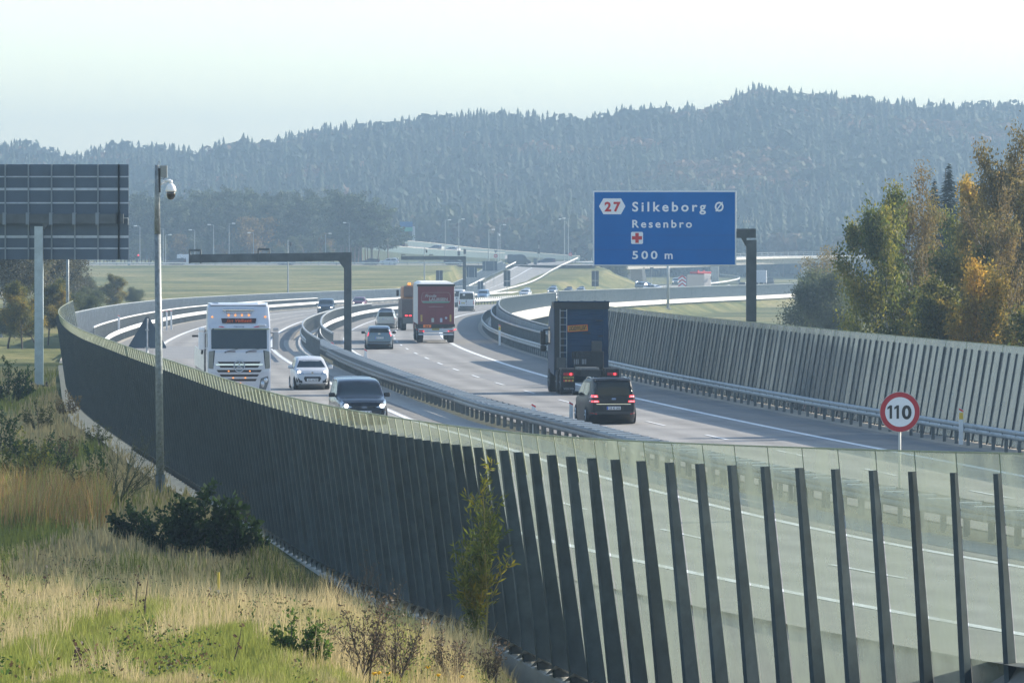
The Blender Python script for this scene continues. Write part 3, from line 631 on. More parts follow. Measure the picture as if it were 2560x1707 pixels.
x0, x1, z0, z1 = L3(1482, 0, 0).x, L3(1840, 0, 0).x, L3(0, 0, 665).z, L3(0, 0, 477.5).z
b = MB(); b.rbox(((x0 + x1) / 2, -.36, (z0 + z1) / 2), (x1 - x0, .06, z1 - z0), .025); b.build('frame', mat('sign_rim', (.55, .60, .64), .4, metal=.2), sg)
b = MB(); b.box(((x0 + x1) / 2, -.395, (z0 + z1) / 2), (x1 - x0 - .13, .012, z1 - z0 - .13)); fc = b.build('sign_face', M_blue, sg)
b = MB()
for zz in (588.5, 624): 
    b.box(((x0 + x1) / 2, -.402, L3(0, 0, zz).z), (x1 - x0 - .14, .004, .010))
b.build('panel_seam', mat('seam_blue', (.004, .05, .17), .5), fc)
b = MB(); yb = -.405
def hexa(px0, px1, py0, py1):
    pts = [(1497, 516), (1508, 496.5), (1552, 496.5), (1563, 516), (1552, 536), (1508, 536)]
    P = [L3(a, 0, c) for a, c in pts]; b.xprism([(p.x, p.z) for p in P], yb, yb + .008)
hexa(0, 0, 0, 0)
def rounded(b, px0, px1, py0, py1, r, y0, y1):
    P = []
    for cx_, cz_, a0 in ((px1 - r, py0 + r, -90), (px1 - r, py1 - r, 0), (px0 + r, py1 - r, 90), (px0 + r, py0 + r, 180)):
        for q in range(5):
            a = R(a0 + q * 22.5); v = L3(cx_ + r * math.cos(a), 0, cz_ + r * math.sin(a)); P.append((v.x, v.z))
    b.xprism(P, y0, y1)
rounded(b, 1577, 1607, 580, 610, 3.5, yb, yb + .008)
b.build('sign_field', M_sw, fc)
b = MB()
def stext(b, s, px0, px1, pybase, capheight_px, **kw):
    vs, fs = text_mesh(s, 1.0, **kw); mx = max(v.x for v in vs); mn = min(v.x for v in vs); cap = .714 if not kw.get('capref') else kw['capref']
    # height of a capital in this face is about .73 of its size
    sz = capheight_px * k / .729; xs = (px1 - px0) * k / ((mx - mn))
    o = L3(px0, yb - .002, pybase); b.add([Vector((o.x + (v.x - mn) * xs, o.y - .004 - v.z, o.z + v.y * sz)) for v in vs], fs)
stext(b, 'Silkeborg', 1580, 1764, 528.5, 24, bold=.022, spacing=1.38)
stext(b, '\u00d8', 1786, 1808, 528.5, 24, bold=.022)
stext(b, 'Resenbro', 1580, 1729, 569, 19.5, bold=.022, spacing=1.38)
stext(b, '500', 1580, 1643, 647, 20, bold=.022, spacing=1.38); stext(b, 'm', 1661, 1681, 647, 20, bold=.022)
b.build('lettering', M_sw, fc)
b = MB(); yb -= .004; stext(b, '27', 1511, 1551, 528, 23, bold=.04, spacing=1.35)
cx_, cz_ = 1592, 595
for w_, h_ in ((25, 8.6), (8.6, 25)):
    p = L3(cx_, 0, cz_); b.box((p.x, yb - .006 - (.001 if w_ < h_ else 0), p.z), (w_ * k, .006, h_ * k))
b.build('red_marks', M_red, fc)
b = MB()
for i in range(3): b.tube((a0.x - .55 + i * .12, 0, a0.z + .64), (a0.x - .55 + i * .12, 0, a0.z + .76), .02, n=6)
b.build('bolt', M_galv, sg)
# ------------------------------------------------------------------ sign seen from behind, upper left
DB = 271.0; k = DB / FPX; sb = thing('direction_sign', 'back of a huge ribbed grey sign on a pale square post at the left edge', 'sign', (X(97.5) * 1.0, DB, -.2)); o0 = sb.location.copy()
def L3(px, y, py): return Vector(((px - 1280) * DB / FPX - o0.x, y, CH - (py - HZ) * DB / FPX - o0.z))
k = DB / FPX
b = MB(); b.box((0, -.0, (L3(0, 0, 566).z) / 2), (.40, .40, L3(0, 0, 566).z)); b.build('post', mat('post_galv', (.33, .40, .44), .45, metal=.45, var=.12, scale=2), sb)
b = MB(); b.box((.1, 0, .08), (.95, .7, .16)); b.rbox((-.1, 0, -.05), (1.6, 1.2, .24), .03)
for i in (-.35, .35):
    for j in (-.25, .25): b.tube((i, j, .1), (i, j, .3), .03, n=6)
b.build('base_plate', M_black, sb)
b = MB(); p = L3(0, 0, 547); xa = L3(-330, 0, 0).x; xb = L3(309, 0, 0).x; b.box(((xa + xb) / 2, 0, p.z), (xb - xa, .42, .46)); b.xprism([(.18, p.z - .2), (.5, p.z - .22), (.2, p.z - .55)], -.15, .15); b.build('arm', M_gantry, sb)
xa, xb = L3(-330, 0, 0).x, L3(320.5, 0, 0).x; za, zb = L3(0, 0, 649).z, L3(0, 0, 411).z
b = MB(); b.rbox(((xa + xb) / 2, .42, (za + zb) / 2), (xb - xa, .05, zb - za), .02); b.build('sign_panel', M_signback, sb)
for px in list(range(-284, 320, 58)) + [296]:
    q = L3(px + 6 if px < 290 else px, 0, 0).x; b = MB(); b.box((q, .33, (za + zb) / 2), (.07, .12, zb - za)); b.build('upright_rib', mat('rib_dark', (.15, .19, .22), .5), sb)
    b = MB(); b.box((q, -.24, p.z), (.16, .1, .58)); b.box((q, .2, p.z + .26), (.16, .3, .06)); b.build('clamp', mat('rib_dark', (.15, .19, .22), .5), sb)
for py, hh in ((442, .06), (473, .12), (507.5, .07), (592, .12), (621, .06)):
    b = MB(); b.box(((xa + xb) / 2, .375, L3(0, 0, py).z), (xb - xa - .03, .035, hh)); b.build('cross_rib', M_signrib, sb)
b = MB(); q = L3(318, 0, 549); b.box((q.x - .12, .2, q.z + .07), (.3, .3, .05)); b.box((q.x + .03, .3, q.z - .1), (.05, .1, .3)); b.build('end_bracket', M_galv, sb)
# ------------------------------------------------------------------ camera pole in front of the screen
cpz = float(H(-9.72, 156.5)); t = thing('camera_mast', 'tall galvanised mast with a white dome camera in front of the dark screen', 'camera mast', (-9.68, 156.5, cpz)); k = 156.5 / FPX
zt = CH - (413 - HZ) * k - cpz
b = MB(); b.tube((0, 0, 0), (-.07, 0, zt - 1.9), .112, .088, 14); b.tube((-.07, 0, zt - 1.9), (-.085, 0, zt), .085, .062, 14); b.build('mast', M_pole, t, True)
b = MB(); b.box((0, 0, .25), (.26, .2, .5)); b.box((0, 0, .03), (.45, .4, .06)); b.build('base_plate', M_galvw, t)
b = MB(); b.rbox((.115, 0, zt - .18), (.17, .14, .34), .015); b.box((.02, 0, zt - .17), (.05, .1, .3)); b.build('control_box', mat('box_grey', (.22, .24, .24), .5), t)
b = MB()
for i in range(8): 
    a0_ = math.pi * i / 8; a1_ = math.pi * (i + 1) / 8; b.tube((-.03 - .03 * math.cos(a0_), 0, zt + .1 * math.sin(a0_)), (-.03 - .03 * math.cos(a1_), 0, zt + .1 * math.sin(a1_)), .004, n=4)
for i in range(6): b.tube((.02 + .02 * i, 0, zt - .36 - .03 * math.sin(i * .6)), (.04 + .02 * i, 0, zt - .36 - .03 * math.sin(i * .6 + .6)), .006, n=4)
b.build('cable', M_black, t)
b = MB(); b.box((-.02, 0, zt - .42), (.07, .1, .66)); b.build('mount_plate', M_black, t)
b = MB(); b.tube((0, 0, zt - .54), (.12, 0, zt - .44), .035, .032, 8); b.tube((.12, 0, zt - .44), (.3, 0, zt - .42), .032, .032, 8); b.tube((.3, 0, zt - .41), (.3, 0, zt - .52), .04, .05, 10); b.build('camera_arm', M_white, t, True)
def lathe(b, c, prof, n=20):
    vs = []; 
    for r_, z_ in prof:
        for i in range(n): a = 2 * math.pi * i / n; vs.append((c[0] + r_ * math.cos(a), c[1] + r_ * math.sin(a), c[2] + z_))
    fs = [(j * n + i, j * n + (i + 1) % n, (j + 1) * n + (i + 1) % n, (j + 1) * n + i) for j in range(len(prof) - 1) for i in range(n)]
    b.add(vs, fs + [tuple(range(n - 1, -1, -1)), tuple((len(prof) - 1) * n + i for i in range(n))]); return b
b = MB(); lathe(b, (.3, 0, zt - .73), [(.148, 0), (.145, .06), (.13, .12), (.1, .18), (.055, .22)]); hd = b.build('camera_housing', mat('gloss_white', (.78, .78, .78), .2), t, True)
b = MB(); lathe(b, (.3, 0, zt - .73), [(.03, -.225), (.08, -.2), (.115, -.14), (.125, -.06), (.126, -.001)]); b.build('camera_dome', mat('black_dome', (.01, .01, .012), .08, coat=1), hd, True)
# ------------------------------------------------------------------ cantilever gantries without signs
def gantry(label, xpost, Y, zb, ztop, xleft, wpost, hb, br_px, dz_left):
    t = thing('gantry', label, 'gantry', (xpost, Y, zb)); b = MB(); b.box((0, 0, (ztop - zb) / 2), (wpost, wpost * .9, ztop - zb)); b.build('post', M_gantry, t)
    h = ztop - zb; n_ = xleft - xpost
    b = MB(); a_ = hb / 2; b.add([(n_, -.2, h - hb - dz_left), (wpost / 2, -.2, h - hb), (wpost / 2, .2, h - hb), (n_, .2, h - hb - dz_left), (n_, -.2, h - dz_left), (wpost / 2, -.2, h), (wpost / 2, .2, h), (n_, .2, h - dz_left)], [(0, 3, 2, 1), (4, 5, 6, 7), (0, 1, 5, 4), (1, 2, 6, 5), (2, 3, 7, 6), (3, 0, 4, 7)]); b.build('arm', M_gantry, t)
    b = MB(); b.xprism([(-wpost / 2 - .32, h - hb + .01), (-wpost / 2 + .02, h - hb + .01), (-wpost / 2 + .02, h - hb - .45)], -.15, .15); b.build('gusset', M_gantry, t)
    b = MB(); b.box((0, 0, .05), (wpost * 1.7, wpost * 1.6, .1)); b.build('base_plate', M_galvw, t)
    for xx, ww in br_px:
        f_ = xx / n_; b = MB(); beam_bracket(b, xx, 0, h - hb / 2 - dz_left * f_ + .12, ww, hb + .3); b.build('sign_bracket', M_gantry, t)
    return t
Yg = 317; xg = -9.15; gantry('bare dark cantilever gantry rising from the median beside the bend', xg, Yg, float(zr(Yg)) - .02, CH - (631 - HZ) * Yg / FPX, (472.5 - 1280) * Yg / FPX, .42, .47, [((488 - 1280) * Yg / FPX - xg, .62), ((660 - 1280) * Yg / FPX - xg, .62)], .12)
Yg = 880; xg = (1161 - 1280) * Yg / FPX; gantry('distant bare cantilever gantry just right of the red trailer', xg, Yg, float(zr(Yg)) - .1, CH - (640.5 - HZ) * Yg / FPX, (1003 - 1280) * Yg / FPX, .50, .58, [((1008.5 - 1280) * Yg / FPX - xg, .6), ((1078 - 1280) * Yg / FPX - xg, .6)], 0)
# ------------------------------------------------------------------ small signs
t = thing('speed_sign', 'round speed limit sign reading 110 above the near glass screen', 'sign', (off(CX, -5.2, 140)[0], 140, 0)); k = 140 / FPX; t.location.x = (2250 - 1280) * k; zc = CH - (1029.5 - HZ) * k
b = MB(); b.tube((0, .04, -.2), (0, .04, zc + .3), .032, n=10); b.build('post', mat('cream_post', (.5, .5, .44), .5), t, True)
def disc(b, y, r, z, th=.012, n=48): b.add([(r * math.cos(2 * math.pi * i / n), y + s_, z + r * math.sin(2 * math.pi * i / n)) for s_ in (0, th) for i in range(n)], [tuple(range(n)), tuple(range(2 * n - 1, n - 1, -1))] + [((i + 1) % n, i, n + i, n + (i + 1) % n) for i in range(n)])
b = MB(); disc(b, -.02, .50, zc, .03); b.build('rim', mat('rim_grey', (.35, .33, .33), .5), t)
b = MB(); disc(b, -.028, .485, zc); b.build('red_ring', mat('sign_red', (.33, .006, .02), .45), t)
b = MB(); disc(b, -.036, .365, zc); b.build('sign_face', mat('face_white', (.62, .66, .70), .5), t)
b = MB()
for x_ in (-.225, -.055): b.xprism([(x_ - .03, zc - .165), (x_ + .03, zc - .165), (x_ + .03, zc + .165), (x_ - .02, zc + .165), (x_ - .085, zc + .115), (x_ - .085, zc + .06), (x_ - .03, zc + .095)], -.044, -.038)
vs, fs = text_mesh('0', 1, bold=.035); mn = min(v.x for v in vs); mx = max(v.x for v in vs); b.add([((v.x - mn) / (mx - mn) * .24 + .045, -.040 - v.z, zc + (v.y - .36) * .455) for v in vs], fs); b.build('lettering', M_black, t)
k = 185 / FPX; t = thing('warning_sign', 'grey back of a triangular warning sign beside the mast', 'sign', ((368 - 1280) * k, 185, 0)); za = CH - (791 - HZ) * k; zb_ = CH - (870.5 - HZ) * k
b = MB(); r_ = .05; b.xprism([(-.60, zb_), (-.62, zb_ + .05), (-.05, za - .02), (.05, za - .02), (.62, zb_ + .05), (.60, zb_)], 0, .015); b.build('sign_panel', M_signback, t)
b = MB(); b.tube((0, -.04, -.1), (0, -.04, za - .06), .035, n=8); b.build('post', M_galv, t, True)
b = MB(); b.box((0, -.05, zb_ + .02), (.16, .05, .04)); b.box((0, -.05, zb_ + .6), (.12, .05, .04)); b.build('clamp', M_galv, t)
def backsign(label, px0, px1, py0, py1, Y, base, split=None, m=None, two=False):
    k = Y / FPX; xc = ((px0 + px1) / 2 - 1280) * k; t = thing('road_sign', label, 'sign', (xc, Y, base)); w_ = (px1 - px0) * k; za = CH - (py0 - HZ) * k - base; zb = CH - (py1 - HZ) * k - base
    segs = [(zb, za)] if split is None else [(zb, zb + (za - zb) * split - .03), (zb + (za - zb) * split + .03, za)]
    for s0, s1 in segs: b = MB(); b.rbox((0, 0, (s0 + s1) / 2), (w_, .05, s1 - s0), .015); b.build('sign_panel', m or mat('far_sign_back', (.06, .075, .09), .6), t)
    b = MB()
    for xx in ((-w_ * .28, w_ * .28) if two else (0,)): b.tube((xx, -.06, -.3), (xx, -.06, za), .05, n=6)
    b.build('post', M_galv, t); return t
backsign('small dark sign back above the red trailer roof', 1090, 1107, 676, 701, 900, -2.9)
backsign('tall dark two-panel sign back standing on the slip road split', 1259, 1276, 676, 716, 930, -3.0, .33)
backsign('tall dark two-panel sign back under the left end of the blue sign', 1479, 1497, 677, 716, 930, -3.4, .38)
backsign('grey-blue wide sign back right of the distant gantry post', 1166, 1192, 668, 693, 1010, -2.9, two=True, m=M_signback)
backsign('grey-blue wide sign back below the round no-entry sign', 1206, 1243, 653, 677, 1120, -1.4, two=True, m=M_signback)
backsign('small grey-blue sign back at the foot of the slip road', 1194, 1208, 703, 723, 985, -3.0, m=M_signback)
backsign('small dark sign back between the piers under the blue sign', 1625, 1634, 668, 692, 1400, -4.4)
def roundsign(label, px, py, Y, base):
    k = Y / FPX; t = thing('no_entry_sign', label, 'sign', ((px - 1280) * k, Y, base), 0, 'no-entry signs by the roundabout'); z = CH - (py - HZ) * k - base
    b = MB(); disc(b, -.03, .42, z, .03, 20); b.build('sign_face', mat('sign_red2', (.5, .02, .04), .5), t); b = MB(); b.box((0, -.04, z), (.55, .02, .14)); b.build('white_bar', M_white, t)
    b = MB(); b.tube((0, 0, -.2), (0, 0, z + 1.2), .04, n=6); b.build('post', M_galv, t)
    b = MB(); b.xprism([(-.45, z + 1.35), (.45, z + 1.35), (0, z + .62)], -.02, .02); b.build('give_way_panel', M_signback, t)
roundsign('round red no-entry sign just left of the black van', 1239, 640, 1275, 1.2); roundsign('round red no-entry sign near the left edge of the blue sign', 1426, 636, 1310, 1.2)
# far blue gantry sign
k = 1480 / FPX; t = thing('direction_sign', 'tiny faded blue and green sign on a post against the wood', 'sign', ((1034 - 1280) * k, 1480, 2.0)); 
b = MB(); b.box((0, 0, (CH - (566 - HZ) * k - 2) / 2), (.8, .5, CH - (566 - HZ) * k - 2)); b.build('post', mat('far_post', (.45, .5, .52), .5), t)
b = MB(); b.box((-1.9, -.3, CH - (561 - HZ) * k - 2), (3.3, .1, 1.4)); b.build('sign_face', mat('far_blue', (.03, .16, .38), .5), t); b = MB(); b.box((-1.9, -.3, CH - (573.5 - HZ) * k - 2), (3.3, .1, 1.05)); b.build('green_panel', mat('far_green', (.10, .40, .32), .5), t)
# ------------------------------------------------------------------ lamps, camera poles, traffic lights
NUM = ['first', 'second', 'third', 'fourth', 'fifth', 'sixth', 'seventh', 'eighth', 'ninth', 'tenth', 'eleventh', 'twelfth', 'thirteenth', 'fourteenth', 'fifteenth', 'sixteenth', 'seventeenth', 'eighteenth', 'nineteenth', 'twentieth']
M_lamp = mat('lamp_housing', (.80, .80, .78), .25)
lamps = [(350, 566, -1), (408, 572, -1), (414, 588, 1), (487, 576, -1), (534, 563, -1), (573, 560, 1), (634, 583, -1), (814, 585, 1), (873, 558, -1), (1113, 551, 1), (1147, 549, 1), (1222, 575, 1), (1250, 563, 1), (1411, 549, -1), (1421, 547, -1)]
for i, (px, py, s_) in enumerate(sorted(lamps)):
    Y = 1330 if px < 1000 else 1345; k = Y / FPX; base = 1.35; t = thing('street_lamp', f'slender street lamp, {NUM[i]} of the far row counted from the left', 'street lamp', ((px - 1280) * k, Y, base), 0, 'street lamps round the roundabout'); z = CH - (py - HZ) * k - base
    b = MB(); b.tube((0, 0, -.2), (0, 0, z), .10, .06, 6); b.tube((0, 0, z), (s_ * .8, 0, z + .12), .05, n=5); b.build('pole', M_galv, t)
    b = MB(); b.rbox((s_ * 1.05, 0, z + .1), (.75, .45, .26), .08); b.build('lamp_head', M_lamp, t, True)
for i, (px, py, pb, Y, lab) in enumerate([(720, 600, 728, 760, 'dome camera mast standing on the slope above the gantry arm'), (1061, 619, 702, 900, 'dome camera mast just left above the red trailer'), (1245, 581, 668, 1290, 'white camera mast between the no-entry sign and black van')]):
    k = Y / FPX; base = CH - (pb - HZ) * k - .6; t = thing('camera_mast', lab, 'camera mast', ((px - 1280) * k, Y, base), 0, 'distant camera masts'); z = CH - (py - HZ) * k - base
    b = MB(); b.tube((0, 0, 0), (0, 0, z), .12, .07, 8); b.build('mast', M_galv, t); b = MB(); b.tube((0, 0, z - .35), (.3, 0, z - .3), .04, n=5); lathe(b, (.35, 0, z - .55), [(.02, -.3), (.13, -.15), (.15, 0), (.12, .15), (.04, .22)], 8); b.build('camera_dome', M_black if i < 2 else M_white, t)
M_tl = mat('signal_black', (.02, .025, .03), .6); M_tr = mat('signal_red', (.8, .03, .05), .4, emit=.6)
for i, (px, heads, lit, lab) in enumerate([(274, [646], 1, 'traffic light showing red behind the barrier end, left of the mast'), (346, [641], 1, 'traffic light showing red next to the mast, half hidden by pines'), (1147, [633], 0, 'dark traffic light left of the distant gantry post top'), (1162, [629], 0, 'dark traffic light on a thin mast above the distant gantry'), (1347, [606, 628], 0, 'tall traffic light with two dark heads behind the dark blue hatchback'), (1438, [625], 0, 'dark traffic light right of the red no-entry sign')]):
    Y = 1335; k = Y / FPX; t = thing('traffic_light', lab, 'traffic light', ((px - 1280) * k, Y, 1.4), 0, 'traffic lights at the roundabout'); zt_ = CH - (min(heads) - 8 - HZ) * k - 1.4
    b = MB(); b.tube((0, 0, -.2), (0, 0, zt_), .07, n=6); b.build('post', M_galv, t)
    for py in heads:
        z = CH - (py - HZ) * k - 1.4; b = MB(); b.rbox((0, -.12, z), (.62, .3, 1.15), .05); hd = b.build('signal_head', M_tl, t)
        if lit: b = MB(); lathe(b, (0, -.3, z + .25), [(.02, -.24), (.2, -.1), (.24, 0), (.2, .12), (.02, .24)], 8); b.build('red_light', M_tr, hd)
# black box cabinet, junction furniture
t = thing('control_cabinet', 'small dark cabinet between the black van and the hatchback', 'cabinet', ((1338 - 1280) * 1300 / FPX, 1300, 1.45)); b = MB(); b.rbox((0, 0, .7), (.75, .5, 1.4), .05); b.build('body', M_signback, t); b = MB(); b.rbox((0, 0, 1.43), (.85, .6, .07), .02); b.build('lid', M_galvw, t)
t = thing('control_cabinet', 'pale grey cabinet where the white barrier ends under the big sign', 'cabinet', ((323 - 1280) * 1275 / FPX, 1275, 0.2)); b = MB(); b.rbox((0, 0, 1.0), (.6, .5, 2.0), .05); b.build('body', M_galv, t); b = MB(); b.rbox((0, 0, 2.03), (.7, .6, .07), .02); b.build('lid', M_galvw, t)
# thin pale pole behind the curl of the screen, pole behind far fence
k = 335 / FPX; t = thing('pole', 'plain thin pole standing behind the curled end of the dark screen', 'pole', ((169 - 1280) * k, 335, -1)); b = MB(); b.tube((0, 0, 0), (0, 0, 1 + CH - (560 - HZ) * k), .10, .085, 10); b.build('shaft', M_pole, t, True); b = MB(); b.rbox((0, 0, .1), (.4, .4, .2), .03); b.build('base_plate', M_galvw, t)
k = 800 / FPX; t = thing('pole', 'pale pole rising through the far louvred barrier below the blue sign', 'pole', ((1670 - 1280) * 930 / FPX, 930, -4.5)); b = MB(); b.tube((0, 0, 0), (0, 0, 4.5 + CH - (600 - HZ) * 930 / FPX), .24, .20, 10); b.build('shaft', M_galv, t, True); b = MB(); b.rbox((0, 0, .2), (.9, .9, .4), .05); b.build('base_plate', M_conc, t)
# ------------------------------------------------------------------ edge marker posts
def marker(lab, x, y, z, h=1.0, yellow=False, rz=0):
    t = thing('marker_post', lab, 'marker post', (x, y, z), rz, 'roadside marker posts')
    b = MB(); b.add([(-.07, -.05, -.1), (.07, -.05, -.1), (.07, .05, -.1), (-.07, .05, -.1), (-.07, -.05, h - .02), (.07, -.05, h - .10), (.07, .05, h - .10), (-.07, .05, h - .02)], [(0, 3, 2, 1), (4, 5, 6, 7), (0, 1, 5, 4), (1, 2, 6, 5), (2, 3, 7, 6), (3, 0, 4, 7)]); b.build('post', M_white, t)
    b = MB(); b.add([(-.074, -.056, h - .10), (.074, -.056, h - .18), (.074, -.056, h - .115), (-.074, -.056, h - .035)], [(0, 1, 2, 3)]); b.build('reflector', mat('reflector_red', (.7, .05, .04), .4), t)
    if yellow: b = MB(); b.box((0, -.06, h - .3), (.13, .02, .22)); b.build('sticker', M_yel, t)
for px, py, lab in [(1334, 1098, 'white marker post with red stripe, second before the dark minivan'), (1428, 1083, 'white marker post touching the left side of the dark minivan')]:
    s_ = 70.5 if px < 1400 else 66.5; Y = FPX / s_; marker(lab, (px - 1280) / s_, Y, 0, CH - ((1006 if px < 1400 else 1001.5) - HZ) / s_)
Y = 330; marker('white marker post left of the gantry post in the median', (831 - 1280) * Y / FPX, Y, -.05, 1.05); Y = 301; marker('white marker post right of the gantry post by the hatchback', (914 - 1280) * Y / FPX, Y, 0, 1.15)
Y = 189; marker('marker post with yellow sticker behind the rail at right', (2403 - 1280) * Y / FPX, Y, .15, 1.15, True)
Y = 372; marker('marker post with orange sticker on the bridge rail by the blue truck', (1249 - 1280) * Y / FPX, Y, .1, 1.3, True)
for i, (px, Y) in enumerate([(297, 415), (405, 452), (417, 456), (428, 460), (577, 560), (960, 1000), (806, 870)]):
    px_ = px; x = (px - 1280) * Y / FPX; marker(f'distant white marker post on the outer rail, {NUM[i]} from the left', x, Y, float(zr(Y)), 1.65)
for px, py0, py1, Y, lab in [(546.5, 1430, 1510, 0, 'yellow-topped stake standing alone in the tan grass'), (905, 1500, 1540, 0, 'short yellow stake in the grass near the young willow')]:
    p = gnd(px, py1, .3, lambda Y: 0); 
    for _ in range(30): z = float(H(p.x, p.y)); p = gnd(px, py1, z, lambda Y: 0)
    k = p.y / FPX; t = thing('stake', lab, 'stake', (p.x, p.y, z - .05)); hh = (py1 - py0) * k + .05; b = MB(); b.tube((0, 0, 0), (0, 0, hh), .022, n=6); b.build('shaft', mat('stake_grey', (.45, .45, .42), .6), t); b = MB(); b.tube((0, 0, hh * .5), (0, 0, hh + .005), .024, n=6); b.build('yellow_band', M_yel, t)
# ------------------------------------------------------------------ vehicles; local frame: x forward, y left, z up
M_win = mat('tinted_glass', (.006, .009, .012), .12, spec=.3, coat=.0)
M_winf = mat('windscreen_glass', (.012, .022, .028), .05, spec=.5, coat=.25)
M_chrome = mat('chrome', (.62, .64, .66), .12, metal=1.0)
M_head = mat('headlight_glass', (.55, .60, .64), .08, metal=.5, coat=1)
M_lit = mat('headlight_lit', (1, .86, .66), .2, emit=2)
M_tail = mat('tail_lamp', (.42, .008, .012), .15, coat=1)
M_tlit = mat('tail_lamp_lit', (1, .05, .06), .2, emit=1.0)
M_amber = mat('amber_lamp', (1, .33, .05), .3, emit=.55)
M_plate = mat('plate_white', (.66, .68, .70), .5); M_platey = mat('plate_yellow', (.60, .48, .10), .5)
M_rim = mat('alloy_rim', (.42, .44, .46), .3, metal=.8)
M_seam = mat('panel_gap', (.01, .01, .011), .7)
def paint(name, c, m=.35, r=.26): return mat(name, c, r, metal=m, coat=.35)
def pp(pts): return pchip(pts)
def shell(L, W, top, bot, plan, belt, tumble, Hmax, rc=.10, shoulder=.02):
    """car body as one loft; top/bot/plan are functions of x in -L/2..L/2"""
    n = 44; xs = -L / 2 * np.cos(np.linspace(0, math.pi, n)); V = []; m = 0
    for x in xs:
        zt, zb = float(top(x)), float(bot(x)); w0 = float(plan(x)); zbelt = belt(x) if callable(belt) else belt
        def g_(z):
            v = 1.0 if z <= zbelt else 1 - tumble * ((z - zbelt) / (Hmax - zbelt)) ** .95 - shoulder * min(1, (z - zbelt) / .06)
            if z < zb + .22: v *= .94 + .06 * (z - zb) / .22
            return w0 * v
        r = min(rc, (zt - zb) * .3); ring = [(0, zb)]; ring.append((g_(zb) * .8, zb))
        for k in range(11): z = zb + .03 + (zt - r - zb - .03) * k / 10; ring.append((g_(z), z))
        we = g_(zt - r)
        for k in range(1, 5): a = math.pi / 2 * k / 4; ring.append((we - r * 1.5 * (1 - math.cos(a)), zt - r + r * math.sin(a)))
        wt = we - r * 1.5
        for k in range(1, 5): q = 1 - k / 4; ring.append((wt * q, zt + .022 * (1 - q * q)))
        full = ring + [(-y, z) for y, z in ring[-2:0:-1]]; m = len(full); V += [(x, y, z) for y, z in full]
    F = [(i * m + j, (i + 1) * m + j, (i + 1) * m + (j + 1) % m, i * m + (j + 1) % m) for i in range(n - 1) for j in range(m)]
    F += [tuple(range(m)), tuple(reversed([(n - 1) * m + j for j in range(m)]))]
    return V, F
def cutpoly(poly, bvh, axis, sgn, lift, res=.07):
    """drape a flat outline on the body: axis 0 = seen from the front/rear (y,z), axis 1 = seen from the side (x,z), 2 = from above (x,y)"""
    P = []
    for a, b_ in zip(poly, poly[1:] + poly[:1]):
        a = Vector(a); b_ = Vector(b_); k = max(1, int((b_ - a).length / res)); P += [a.lerp(b_, i / k) for i in range(k)]
    nb = len(P); xs = [p.x for p in P]; ys = [p.y for p in P]
    def inside(x, y):
        c = False; j = nb - 1
        for i in range(nb):
            if (P[i].y > y) != (P[j].y > y) and x < (P[j].x - P[i].x) * (y - P[i].y) / (P[j].y - P[i].y) + P[i].x: c = not c
            j = i
        return c
    pts = list(P); x = min(xs) + res * .6
    while x < max(xs):
        y = min(ys) + res * .6
        while y < max(ys):
            if inside(x, y) and min((p - Vector((x, y))).length for p in P) > res * .4: pts.append(Vector((x, y)))
            y += res
        x += res
    v2, e, f, *_ = delaunay_2d_cdt(pts, [(i, (i + 1) % nb) for i in range(nb)], [], 1, 1e-5)
    out = []; S = 20.0
    for p in v2:
        if axis == 0: o = Vector((S * sgn, p.x, p.y)); d = Vector((-sgn, 0, 0))
        elif axis == 1: o = Vector((p.x, S * sgn, p.y)); d = Vector((0, -sgn, 0))
        else: o = Vector((p.x, p.y, S * sgn)); d = Vector((0, 0, -sgn))
        h = bvh.ray_cast(o, d)
        if h[0] is None:
            near = bvh.find_nearest(Vector((0, p.x, p.y)) + Vector((S * .1 * sgn, 0, 0)) if axis == 0 else (Vector((p.x, sgn * 1, p.y)) if axis == 1 else Vector((p.x, p.y, 2)))); q = near[0]
        else: q = h[0]
        out.append(q - d * lift)
    return out, [tuple(x) for x in f]
def wheel(parent, x, y, r, w_, rimm=None, name='wheel'):
    b = MB(); s = 1 if y > 0 else -1; n = 22; prof = [(r * .62, -w_ / 2), (r * .95, -w_ / 2), (r, -w_ * .36), (r, w_ * .36), (r * .95, w_ / 2), (r * .62, w_ / 2)]
    vs = [(x + a * math.cos(2 * math.pi * i / n), y + o, r + a * math.sin(2 * math.pi * i / n)) for a, o in prof for i in range(n)]
    fs = [(j * n + i, j * n + (i + 1) % n, (j + 1) * n + (i + 1) % n, (j + 1) * n + i) for j in range(5) for i in range(n)]; b.add(vs, fs); o = b.build(name, M_rubber, parent, True)
    b = MB(); yo = y + s * (w_ / 2 - .02)
    b.add([(x + r * .63 * math.cos(2 * math.pi * i / n), yo, r + r * .63 * math.sin(2 * math.pi * i / n)) for i in range(n)] + [(x, yo - s * .05, r)], [(i, (i + 1) % n, n) for i in range(n)])
    for k in range(5): a = 2 * math.pi * k / 5; b.tube((x, yo - s * .01, r), (x + r * .58 * math.cos(a), yo + s * .012, r + r * .58 * math.sin(a)), .035, .03, 5)
    b.tube((x, yo - s * .03, r), (x, yo + s * .02, r), .06, .05, 8); b.build('rim', rimm or M_rim, o); return o
def mirror_y(p): return [(-a, b) for a, b in p]
